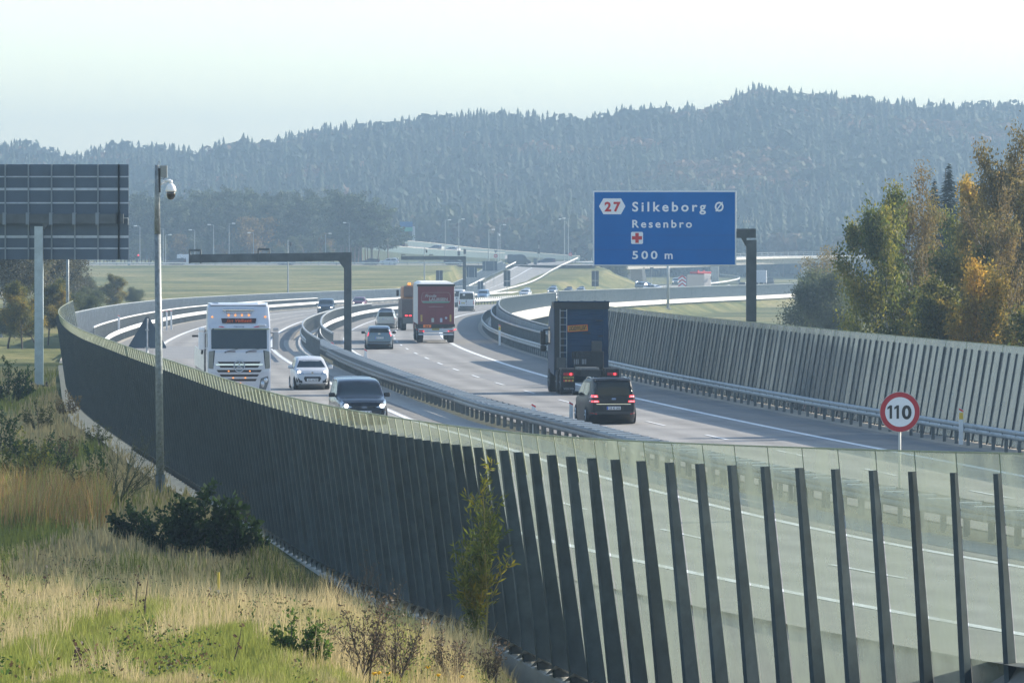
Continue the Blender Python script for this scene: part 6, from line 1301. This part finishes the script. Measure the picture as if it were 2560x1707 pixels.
tree_at(tB, 'birch', 'thin pinkish birch with a pale forked trunk beside the weeping birch', 2335, 280, group=GR, sx=.62)
tree_at(tC, 'autumn_tree', 'orange-gold tree with the brightest top among the right-hand trees', 2440, 290, group=GR, sx=.66)
tree_at(tD, 'autumn_tree', 'tallest brown thin-leaved tree at the right edge of the picture', 2560, 268, group=GR, sx=.62)
tree_at(tE, 'autumn_tree', 'dark green tree low behind the weeping birch', 2275, 300, rz=1, s=.92, sx=.6, group=GR)
tree_at(tE, 'autumn_tree', 'olive tree filling the gap below the orange-gold tree', 2400, 262, rz=2.4, s=1.0, sx=.75, group=GR)
tree_at(tC, 'autumn_tree', 'lower golden tree right under the tallest brown tree', 2525, 250, rz=4.1, s=.72, sx=.6, group=GR)
tree_at(tE, 'autumn_tree', 'bushy dark tree at the foot of the pinkish birch', 2310, 252, rz=3.3, s=.72, sx=.7, group=GR)
tree_at(tA, 'birch', 'leaning birch inside the golden foliage left of the tallest tree', 2475, 305, rz=2, s=.98, sx=.6, group=GR)
tree_at(tB, 'birch', 'bare-limbed pale birch between the orange-gold and the tallest tree', 2500, 262, rz=1.2, s=.95, sx=.55, group=GR)
for i, (px, Y, ms, rz, s) in enumerate([(2680, 250, tD, 1, .9), (2790, 235, tC, 2, 1), (2760, 275, tE, 0, 1.1), (2890, 222, tE, 3, 1.1), (2990, 212, tA, 4, .9), (3150, 205, tC, 5, .95), (2640, 240, tE, 2, .8)]):
    tree_at(ms, 'autumn_tree', f'autumn tree just beyond the right edge that throws shade over the lanes, {NUM[i]} outwards', px, Y, rz=rz, s=s, group=GR)
tree_at(tF, 'willow_bush', 'round grey-green willow bush below the overpass end', 2045, 470, s=1.12, sx=1.25)
tree_at(tF, 'willow_bush', 'smaller grey-green willow bush leaning against the weeping birch', 2125, 455, rz=2, s=1.15, sx=.95)
tree_at(tE, 'autumn_tree', 'young yellow-green tree low in front of the willow bushes', 2110, 300, rz=5, s=.42, group=GR)
tree_at(make_tree(8, 9, 3, 5000, .09, brn, .11, kids=(0, 3, 3), sprd=.3, up=.3), 'birch', 'hazy brown bare tree rising behind the willow bushes', 2115, 560, s=1.15, group=GR)
tree_at(tF, 'willow_bush', 'low grey scrub right behind the screen top beside the sign post', 1975, 330, rz=1, s=.34, sx=.5)
tree_at(tF, 'willow_bush', 'low pale scrub between the sign post and the round willow', 2040, 335, rz=4, s=.36, sx=.45)
# dark conifers poking out behind
def conifer_mesh(seed, h, w_, colf, n=9000):
    r = np.random.default_rng(seed); V = []; F = []; tips = []
    limb(V, F, (0, 0, -.3), (0, 0, 1), h * .012, h, 8, r, 0, tips, 0, wob=.02); tr = np_mesh('trunk', np.array(V), np.array(F)); tr.materials.append(M_bark)
    z = h * (1 - r.uniform(0, 1, n) ** .62 * .88); lev = np.round(z / .55) * .55 + r.normal(0, .22, n); rad = np.clip(1 - lev / h, .01, 1) ** .85 * w_ * r.uniform(.15, 1.05, n); a = np.round(r.uniform(0, 14, n)) * .449 + lev * 2.1 + r.normal(0, .09, n)
    c = np.stack([rad * np.cos(a), rad * np.sin(a), lev - rad * .22], -1); o = np.stack([np.cos(a), np.sin(a), -.25 + 0 * a], -1); s = np.stack([-np.sin(a), np.cos(a), 0 * a], -1); L = .22 * r.uniform(.6, 1.3, (n, 1))
    Vv = np.stack([c + o * L * 1.5, c + s * L * .6, c - o * L, c - s * L * .6], 1).reshape(-1, 3); cr = np_mesh('crown', Vv, np.arange(4 * n).reshape(-1, 4), np.repeat(colf(c, r), 4, 0)); cr.materials.append(M_needle); return tr, cr
cG = conifer_mesh(11, 19, 5.0, cf((.015, .035, .02), (.03, .055, .03)))
for i, (px, Y, s, lab) in enumerate([(2372, 395, 1.06, 'dark spruce top showing behind the orange-gold tree'), (2335, 410, 1.0, 'smaller dark spruce left of the spruce behind the orange-gold tree'), (2455, 420, 1.03, 'dark spruce half hidden between gold and tallest tree')]):
    place_tree(cG, 'spruce', lab, 'tree', ((px - 1280) * Y / FPX, Y, -4), i, s * .80, 'spruces behind the autumn trees')
# pines beyond the roundabout
def pine_mesh(seed, h):
    r = np.random.default_rng(seed); V = []; F = []; tips = []
    limb(V, F, (0, 0, -.3), (0, 0, 1), .17, h * .95, 9, r, 1, tips, .0, .8, (0, 2), 5, .05, .15)
    tips = [t for t in tips if t[0][2] > h * .34]
    tr = np_mesh('trunk', np.array(V), np.array(F)); tr.materials.append(mat('pine_bark', (.16, .11, .08), .9, var=.2))
    n = 2600; idx = r.integers(0, len(tips), n); P = np.array([t[0] for t in tips])[idx]; c = P + r.normal(0, .42, (n, 3)) * np.array((1.2, 1.2, .8)); 
    u_ = r.normal(size=(n, 3)); u_ /= np.linalg.norm(u_, axis=1)[:, None]; w_ = np.cross(u_, r.normal(size=(n, 3))); w_ /= np.linalg.norm(w_, axis=1)[:, None]; s = .24 * r.uniform(.6, 1.3, (n, 1))
    Vv = np.stack([c + u_ * s, c + w_ * s, c - u_ * s, c - w_ * s], 1).reshape(-1, 3); cr = np_mesh('crown', Vv, np.arange(4 * n).reshape(-1, 4), np.repeat(cf((.03, .05, .032), (.065, .09, .05), (.13, .15, .075), noise=2.5)(c, r), 4, 0)); cr.materials.append(M_needle); return tr, cr
pv_ = [pine_mesh(30 + i, 16.5) for i in range(5)]
pr = random.Random(5); specs = []
for row, (Y0, n_) in enumerate(((1372, 30), (1400, 38), (1430, 38), (1465, 34))):
    for i in range(n_):
        px = -30 + (975 - 14 * row + 30) * (i + pr.uniform(.1, .9)) / n_; specs.append((px, Y0 + pr.uniform(-9, 9) if px < 850 else 1338 + pr.uniform(-6, 8), row))
specs.sort()
for i, (px, Y, row) in enumerate(specs):
    tgt = np.interp(px, [0, 330, 470, 550, 750, 880, 960], [505, 500, 505, 490, 498, 490, 530]); hh_ = (1280, tgt); zt_ = CH - (tgt + pr.uniform(-14, 34) - HZ) * Y / FPX; b0 = 1.1
    t = place_tree(pv_[i % 5], 'pine', f'tall hazy pine in the wood behind the roundabout, {ORD(i)} counted from the left', 'tree', ((px - 1280) * Y / FPX, Y, b0), pr.uniform(0, 6.28), max(.7, (zt_ - b0) / 16.5), 'pines of the wood behind the roundabout', sx=pr.uniform(.85, 1.1))
# shrubs at the foot of the pines
sh = [make_tree(50, 5.5, 2, 2600, .20, cf((.10, .085, .03), (.22, .15, .05), (.30, .18, .06)), .08, kids=(0, 3, 3), sprd=.4, spread=.7, seg=5), make_tree(51, 5.0, 2, 2600, .20, cf((.05, .07, .03), (.09, .11, .045), (.14, .14, .06)), .08, kids=(0, 3, 3), sprd=.4, spread=.7, seg=5)]
for i in range(26):
    px = 190 + (930 - 190) * (i + pr.uniform(0, .8)) / 26; Y = 1350 + pr.uniform(-4, 12); k_ = 0 if i in (3, 9, 12, 15, 16, 21) else 1
    t = place_tree(sh[k_], 'shrub', f'{"yellowing" if k_ == 0 else "olive"} shrub at the foot of the pines, {ORD(i)} from the left', 'shrub', ((px - 1280) * Y / FPX, Y, 1.2), pr.uniform(0, 6), pr.uniform(.7, 1.25) * (1.5 if i in (15, 16) else 1), 'shrubs below the pine wood')
for i, (px, Y, s) in enumerate([(1500, 1330, .8), (1516, 1322, .9), (1532, 1316, .8), (1546, 1308, .85), (1556, 1300, .7), (1524, 1300, .6)]):
    x = (px - 1280) * Y / FPX; place_tree(sh[1], 'shrub', f'dark shrub on the mound slope beside the splayed pier, {ORD(i)} of the group', 'shrub', (x, Y, float(H(x, Y)) - .1), i, s * .75, 'shrubs on the mound', sx=s)
# dark birches and scrub at the left edge behind the sign
bl = [make_tree(60 + i, 11.5, 3, 15000, .12, dul, .15, droop=.15, kids=(0, 3, 3), bark=M_birch, sprd=.4, up=.35) for i in range(3)]
for i, (px, Y, s) in enumerate([(-60, 470, .95), (-10, 455, .9), (20, 480, 1.0), (52, 462, .92), (85, 475, .95), (-35, 520, 1), (110, 500, .85), (140, 520, .75), (65, 540, .95), (175, 555, .55), (205, 590, .38), (3, 430, .8), (36, 435, .84)]):
    tree_at(bl[i % 3], 'birch', f'dull grey-green birch with pale stem at the left edge, {ORD(i)} one of the clump', px, Y, rz=i * 1.3, s=s, group='birches behind the sign back at the left')
for i, (px, Y, s) in enumerate([(150, 430, .42), (120, 400, .38), (178, 450, .40), (215, 500, .40), (245, 560, .35), (285, 600, .38), (330, 640, .34), (90, 380, .34), (20, 380, .40), (55, 372, .36), (240, 610, .5)]):
    tree_at(tE if i % 4 == 1 else tF, 'shrub', f'autumn shrub, the {ORD(i)} one beyond the curl of the dark screen', px, Y, rz=i * 2.1, s=s, sx=s * 1.3, group='shrubs beyond the screen curl')
# ------------------------------------------------------------------ verge vegetation in front
def H1(x, y): return float(H(x, y))
def g2(px, py):
    z = .4
    for _ in range(40): p = gnd(px, py, z, lambda Y: 0); z = .5 * z + .5 * H1(p.x, p.y)
    return p.x, p.y, z
def blades(name, n, Yr, pxr, hr, wr, cols, mask=None, lean=.35, seg2=True, dens=1.0):
    """grass over the bank left of the screen"""
    Yv = np.exp(rng.uniform(math.log(Yr[0]), math.log(Yr[1]), n)); px = rng.uniform(pxr[0], pxr[1], n); x = (px - 1280) * Yv / FPX
    fl_ = FLX(np.clip(Yv, 92, 330)); ok = (x < fl_ - .15) & (Yv > 40)
    z = H(x, Yv); py = HZ + (CH - z) * FPX / Yv; ok &= (py < 1800)
    if mask is not None: ok &= mask(px, py, x, Yv)
    x, Yv, z, px, py = x[ok], Yv[ok], z[ok], px[ok], py[ok]; n = len(x)
    clump = .35 + 1.2 * vnoise(x * 3, Yv * .5, .9, 12); hgt_ = rng.uniform(*hr, n) * clump; wd = rng.uniform(*wr, n); a = rng.uniform(0, math.pi, n); la = rng.uniform(0, 6.28, n); l = rng.uniform(0, lean, n) * hgt_
    p = np.stack([x, Yv, z - .03], -1); s = np.stack([np.cos(a), .3 * np.sin(a), 0 * a], -1) * wd[:, None] / 2; mid = p + np.stack([np.cos(la) * l * .35, np.sin(la) * l * .35, hgt_ * .6], -1); top = p + np.stack([np.cos(la) * l, np.sin(la) * l, hgt_], -1)
    Vv = np.stack([p - s, p + s, mid + s * .8, mid - s * .8, top], 1).reshape(-1, 3); i5 = np.arange(n)[:, None] * 5
    F = np.concatenate([i5 + np.array([0, 1, 2]), i5 + np.array([0, 2, 3]), i5 + np.array([3, 2, 4])], 0)
    C = cols(px, py, x, Yv, n); C = np.repeat(C * rng.uniform(.7, 1.3, (n, 1)), 5, 0); o = link(name, np_mesh(name, Vv, F, C), M_grassb); return tag(o, kind='stuff')
TAN = np.array((.47, .375, .20)); GRN = np.array((.26, .28, .065)); DGR = np.array((.06, .09, .025)); RUS = np.array((.50, .25, .07))
def gcol(px, py, x, Y, n):
    g_ = ss(.42, .66, vnoise(x, Y * .11, .45, 21) * .40 + vnoise(x, Y * .09, 1.3, 22) * .5 + rng.uniform(0, .22, n) + .12 * ss(1380, 1560, py) - .10 * ss(900, 1150, px)); c = TAN * (1 - g_[:, None]) + GRN * g_[:, None]
    band = ss(1270, 1320, py - .17 * px) * ss(1480, 1380, py - .17 * px); c = c * (1 - .75 * band[:, None]) + TAN * 1.05 * (.75 * band[:, None])
    return c
blades('grass', 330000, (52, 125), (-60, 1900), (.07, .22), (.009, .018), gcol)
blades('grass', 60000, (115, 300), (-60, 900), (.12, .42), (.02, .045), lambda px, py, x, Y, n: np.where((vnoise(x, Y * .09, 1.5, 31) + rng.uniform(-.2, .2, n) > .5)[:, None], TAN * .8, GRN * .65))
blades('dry_grass', 42000, (56, 128), (-60, 1600), (.22, .55), (.005, .010), lambda px, py, x, Y, n: np.repeat((TAN * 1.15)[None], n, 0), mask=lambda px, py, x, Y: vnoise(x, Y * .09, .8, 41) > .48, lean=.5)
# broad-leaved weeds between the grass
n_ = 45000; Yv = np.exp(rng.uniform(math.log(54), math.log(140), n_)); px_ = rng.uniform(-40, 1350, n_); x_ = (px_ - 1280) * Yv / FPX; m_ = (x_ < FLX(np.clip(Yv, 92, 330)) - .3) & (vnoise(x_, Yv * .10, .55, 61) + .5 * vnoise(x_, Yv * .1, .18, 62) > .92); x_, Yv = x_[m_], Yv[m_]; n_ = len(x_); c_ = np.stack([x_, Yv, H(x_, Yv) + rng.uniform(.02, .30, n_)], -1)
u_ = rng.normal(size=(n_, 3)); u_ /= np.linalg.norm(u_, axis=1)[:, None]; w_ = np.cross(u_, rng.normal(size=(n_, 3))); w_ /= np.linalg.norm(w_, axis=1)[:, None]; s_ = rng.uniform(.012, .03, (n_, 1))
tag(link('weeds', np_mesh('weeds', np.stack([c_ + u_ * s_, c_ + w_ * s_ * .6, c_ - u_ * s_, c_ - w_ * s_ * .6], 1).reshape(-1, 3), np.arange(4 * n_).reshape(-1, 4), np.repeat(np.where((rng.uniform(size=n_) < .6)[:, None], np.array([(.05, .09, .02)]), np.array([(.12, .08, .04)])) * rng.uniform(.5, 1.6, (n_, 1)), 4, 0)), M_leaf), kind='stuff')
# rusty reed clump left
blades('reed_clump', 30000, (104, 150), (-40, 300), (.55, 1.05), (.008, .016), lambda px, py, x, Y, n: np.where((rng.uniform(size=n) < .25)[:, None], GRN, (RUS + (TAN - RUS) * rng.uniform(0, 1, (n, 1))) * rng.uniform(.4, 1.1, (n, 1))), mask=lambda px, py, x, Y: (py > 1235) & (py < 1325) & (px < 285 - rng.uniform(0, 60, len(px))), lean=.45)
blades('undergrowth', 22000, (88, 150), (540, 1240), (.2, .5), (.010, .022), lambda px, py, x, Y, n: np.where((rng.uniform(size=n) < .45)[:, None], DGR * .8, TAN * .5), mask=lambda px, py, x, Y: (FLX(np.clip(Y, 92, 330)) - x) < 1.6)
def bush(name, label, px, py, h, wd, leaves, size, colf, seed, cat='bush', bark=None, **k):
    x, y, z = g2(px, py); ms = make_tree(seed, h, wd, leaves, size, colf, .022, **k)
    return place_tree(ms, name, label, cat, (x, y, z), 0, 1.0, sx=wd)
dk = cf((.020, .040, .012), (.04, .07, .02), (.08, .12, .03), noise=.5)
ylw = cf((.08, .11, .02), (.20, .20, .03), (.42, .27, .02), noise=.6)
def multi(name, label, cat, px, py, stems, seed, leaf=None, mat_=None, leafm=None, leaflen=.1, wid=.35, droop=.1):
    """several stems out of one root; long leaves along them"""
    r = np.random.default_rng(seed)
    if py < 0: y = -py; x = (px - 1280) * y / FPX; z = H1(x, y)
    else: x, y, z = g2(px, py)
    V = []; F = []; tips = []
    for k in range(len(stems)):
        h, lx, dep = stems[k]; limb(V, F, (r.normal(0, .05), r.normal(0, .05), -.05), (lx, r.normal(0, .15), 1), .012 + .004 * h, h, 7, r, dep, tips, droop, .45, (0, 2, 2), 5, .06, .3)
    t = thing(name, label, cat, (x, y, z)); o = link('stems', np_mesh('stems', np.array(V), np.array(F)), mat_ or M_bark, t)
    if leaf:
        n, size, colf, asp = leaf; P = np.array([t_[0] for t_ in tips]); D = np.array([t_[1] for t_ in tips]); idx = r.integers(0, len(P), n); c = P[idx] + r.normal(0, .03, (n, 3)); d = D[idx] * .5 + r.normal(size=(n, 3)) * .55 + np.array((0, 0, .1)); d /= np.linalg.norm(d, axis=1)[:, None]
        s = np.cross(d, r.normal(size=(n, 3))); s /= np.linalg.norm(s, axis=1)[:, None]; L = size * r.uniform(.6, 1.3, (n, 1)); Vv = np.stack([c, c + d * L * .5 + s * L * asp, c + d * L, c + d * L * .5 - s * L * asp], 1).reshape(-1, 3)
        link('leaves', np_mesh('leaves', Vv, np.arange(4 * n).reshape(-1, 4), np.repeat(colf(c, r), 4, 0)), M_leaf, t)
    return t
multi('young_willow', 'young yellow-green willow shoots standing in front of the dark fins', 'young tree', 1195, -98.5, [(2.7, .10, 1), (2.4, .02, 1), (2.0, -.04, 1), (1.7, -.12, 1), (1.45, .06, 1), (1.1, -.2, 1), (2.1, .12, 1)], 3, (2400, .15, ylw, .11), mat('willow_stem', (.26, .20, .05), .7))
multi('broom_bush', 'feathery dark broom bush fanning out in front of the screen by the mast', 'bush', 296, 1262, [(1.9, .55, 1), (1.8, .30, 1), (1.7, .0, 1), (1.5, -.25, 1), (1.7, .8, 1), (1.4, 1.1, 1), (1.5, .45, 1), (1.3, -.1, 1), (1.2, .95, 1), (1.6, .2, 1), (1.3, -.45, 1)], 5, (2600, .07, cf((.05, .06, .02), (.10, .10, .04)), .06), mat('broom_stem', (.075, .085, .035), .8))
for i, (px, py, hh_, n_, sz, c_, lab) in enumerate([(330, 1362, .9, 1400, .10, dk, 'dark green ivy-leaved shrub, leftmost of the shrub row under the screen'), (430, 1385, 1.1, 1700, .11, dk, 'dark green shrub in the middle of the shrub row under the screen'), (520, 1395, 1.4, 2000, .15, dk, 'tallest dark big-leaved shrub of the row under the screen'), (590, 1400, 1.0, 1000, .15, dk, 'drooping big-leaved shrub at the right end of the row'),
      (215, 1262, 1.25, 900, .07, dk, 'small-leaved dark birch sapling above the rusty reeds'), (60, 1225, 1.4, 2200, .08, cf((.05, .08, .015), (.12, .14, .03), (.30, .24, .04), noise=.5), 'yellow-flecked green bush at the left edge above the reeds'), (0, 1160, 1.6, 2200, .08, dk, 'dark bush cut by the left edge'), (150, 1160, 1.0, 900, .06, cf((.12, .08, .04), (.2, .12, .05)), 'brownish twiggy bush between the left bushes'),
      (25, 1010, 1.7, 3000, .10, cf((.03, .06, .015), (.07, .12, .025)), 'blurred bright green bush at the left edge below the reddish field'), (95, 1075, 1.0, 1200, .07, cf((.06, .07, .02), (.14, .14, .04)), 'olive thorny bush between the left edge bushes'), (170, 1040, .9, 900, .07, cf((.14, .10, .04), (.2, .15, .06)), 'tan withered bush below the pale square post'), (120, 1185, 1.1, 1300, .07, dk, 'dark glossy-leaved bush right of the yellow-flecked bush'), (240, 1110, .7, 700, .06, cf((.08, .09, .03), (.14, .14, .05)), 'low olive bush on the bank beside the fence foot'),
      (745, 1650, .5, 900, .06, cf((.06, .10, .02), (.12, .18, .04)), 'low leafy weed patch in the middle of the grass'), (470, 1375, .8, 900, .10, dk, 'low dark bramble between the shrubs of the row')]):
    multi('shrub' if i != 4 else 'birch_sapling', lab, 'shrub', px, py, [(hh_ * q, l, 1) for q, l in ((1, 0), (.9, .5), (.85, -.5), (.7, .9), (.7, -.9), (.8, .2), (.6, 1.4), (.6, -1.4))] if i not in (4,) else [(hh_ * 1.1, .1, 1), (hh_, .4, 1), (hh_ * .8, -.3, 1)], 70 + i, (n_, sz, c_, .33), M_bark)
drk = mat('dead_stem', (.075, .055, .035), .9)
for i, (px, py, hh_, dep, lab) in enumerate([(905, 1700, 1.0, 1, 'feathery brown seed heads in a clump at the bottom'), (985, 1715, .9, 1, 'feathery brown seed heads right of the big clump'), (1130, 1720, .8, 1, 'dark curved dead weeds at the bottom right of the grass'), (1230, 1715, .7, 1, 'dark dead weeds where the grass meets the fins'), (612, -137, 1.0, 1, 'thin reddish dry weed against the dark screen'), (905, -110, 1.1, 1, 'grey twiggy dead weed against the fins'), (965, -108, .9, 1, 'grey twiggy dead weed, right one of the pair'), (840, -114, .6, 1, 'short grey dead weed against the fins')]):
    multi('dead_weed', lab, 'weed', px, py, [(hh_, .05, dep), (hh_ * .9, .25, dep), (hh_ * .85, -.25, dep), (hh_ * .7, .5, dep), (hh_ * .7, -.5, dep), (hh_ * .8, .1, dep)], 90 + i, (900 if i < 4 else 160, .05, cf((.10, .075, .05), (.16, .12, .08)), .2), drk)
for i, (px, py, hh_, lx) in enumerate([(12, 1525, .6, .02), (205, 1705, .45, 0), (372, 1560, .8, .06), (328, 1535, .7, 0), (120, 1515, .75, 0), (178, 1505, .7, .7), (505, 1540, .45, .4), (612, 1475, .38, 0), (240, 1555, .5, .3), (585, 1670, .55, .3)]):
    multi('dry_stalk', f'single dark dry stalk sticking up in the grass, {NUM[i]} of the scattered ones', 'weed', px, py, [(hh_, lx, 0)], 110 + i, (60 if i in (0, 1, 7) else 14, .05, cf((.05, .03, .02), (.09, .06, .04)), .5), drk)
M_fl = mat('yellow_petal', (.85, .55, .02), .5, transl=.3)
for i, (px, py) in enumerate([(933, 1684), (945, 1682), (967, 1684), (1068, 1668), (1094, 1688), (1152, 1692)]):
    x, y, z = g2(px, py + 45); k_ = y / FPX; hh_ = CH - (py - HZ) * k_ - z; t = thing('yellow_flower', f'yellow wild flower near the bottom edge, {NUM[i]} from the left', 'flower', (x, y, z)); b = MB(); b.tube((0, 0, 0), (.01, 0, hh_), .005, n=4); b.build('stem', mat('stem_green', (.08, .14, .03), .7), t); b = MB(); lathe(b, (.01, 0, hh_), [(.004, -.02), (.028, 0), (.034, .012), (.018, .02)], 9); b.build('petals', M_fl, t)
# ------------------------------------------------------------------ haze: one closed box of even air round everything
hz = MB().box((0, 2300, 48), (2600, 4900, 124)).build('haze', None); tag(hz, kind='stuff')
m = bpy.data.materials.new('haze_air'); m.use_nodes = True; t = m.node_tree; t.nodes.clear()
o_ = t.nodes.new('ShaderNodeOutputMaterial'); pv = t.nodes.new('ShaderNodeVolumePrincipled'); pv.inputs['Color'].default_value = (.335, .49, .655, 1)
pv.inputs['Density'].default_value = .00034; pv.inputs['Anisotropy'].default_value = 0.25
t.links.new(pv.outputs[0], o_.inputs['Volume']); hz.data.materials.append(m)
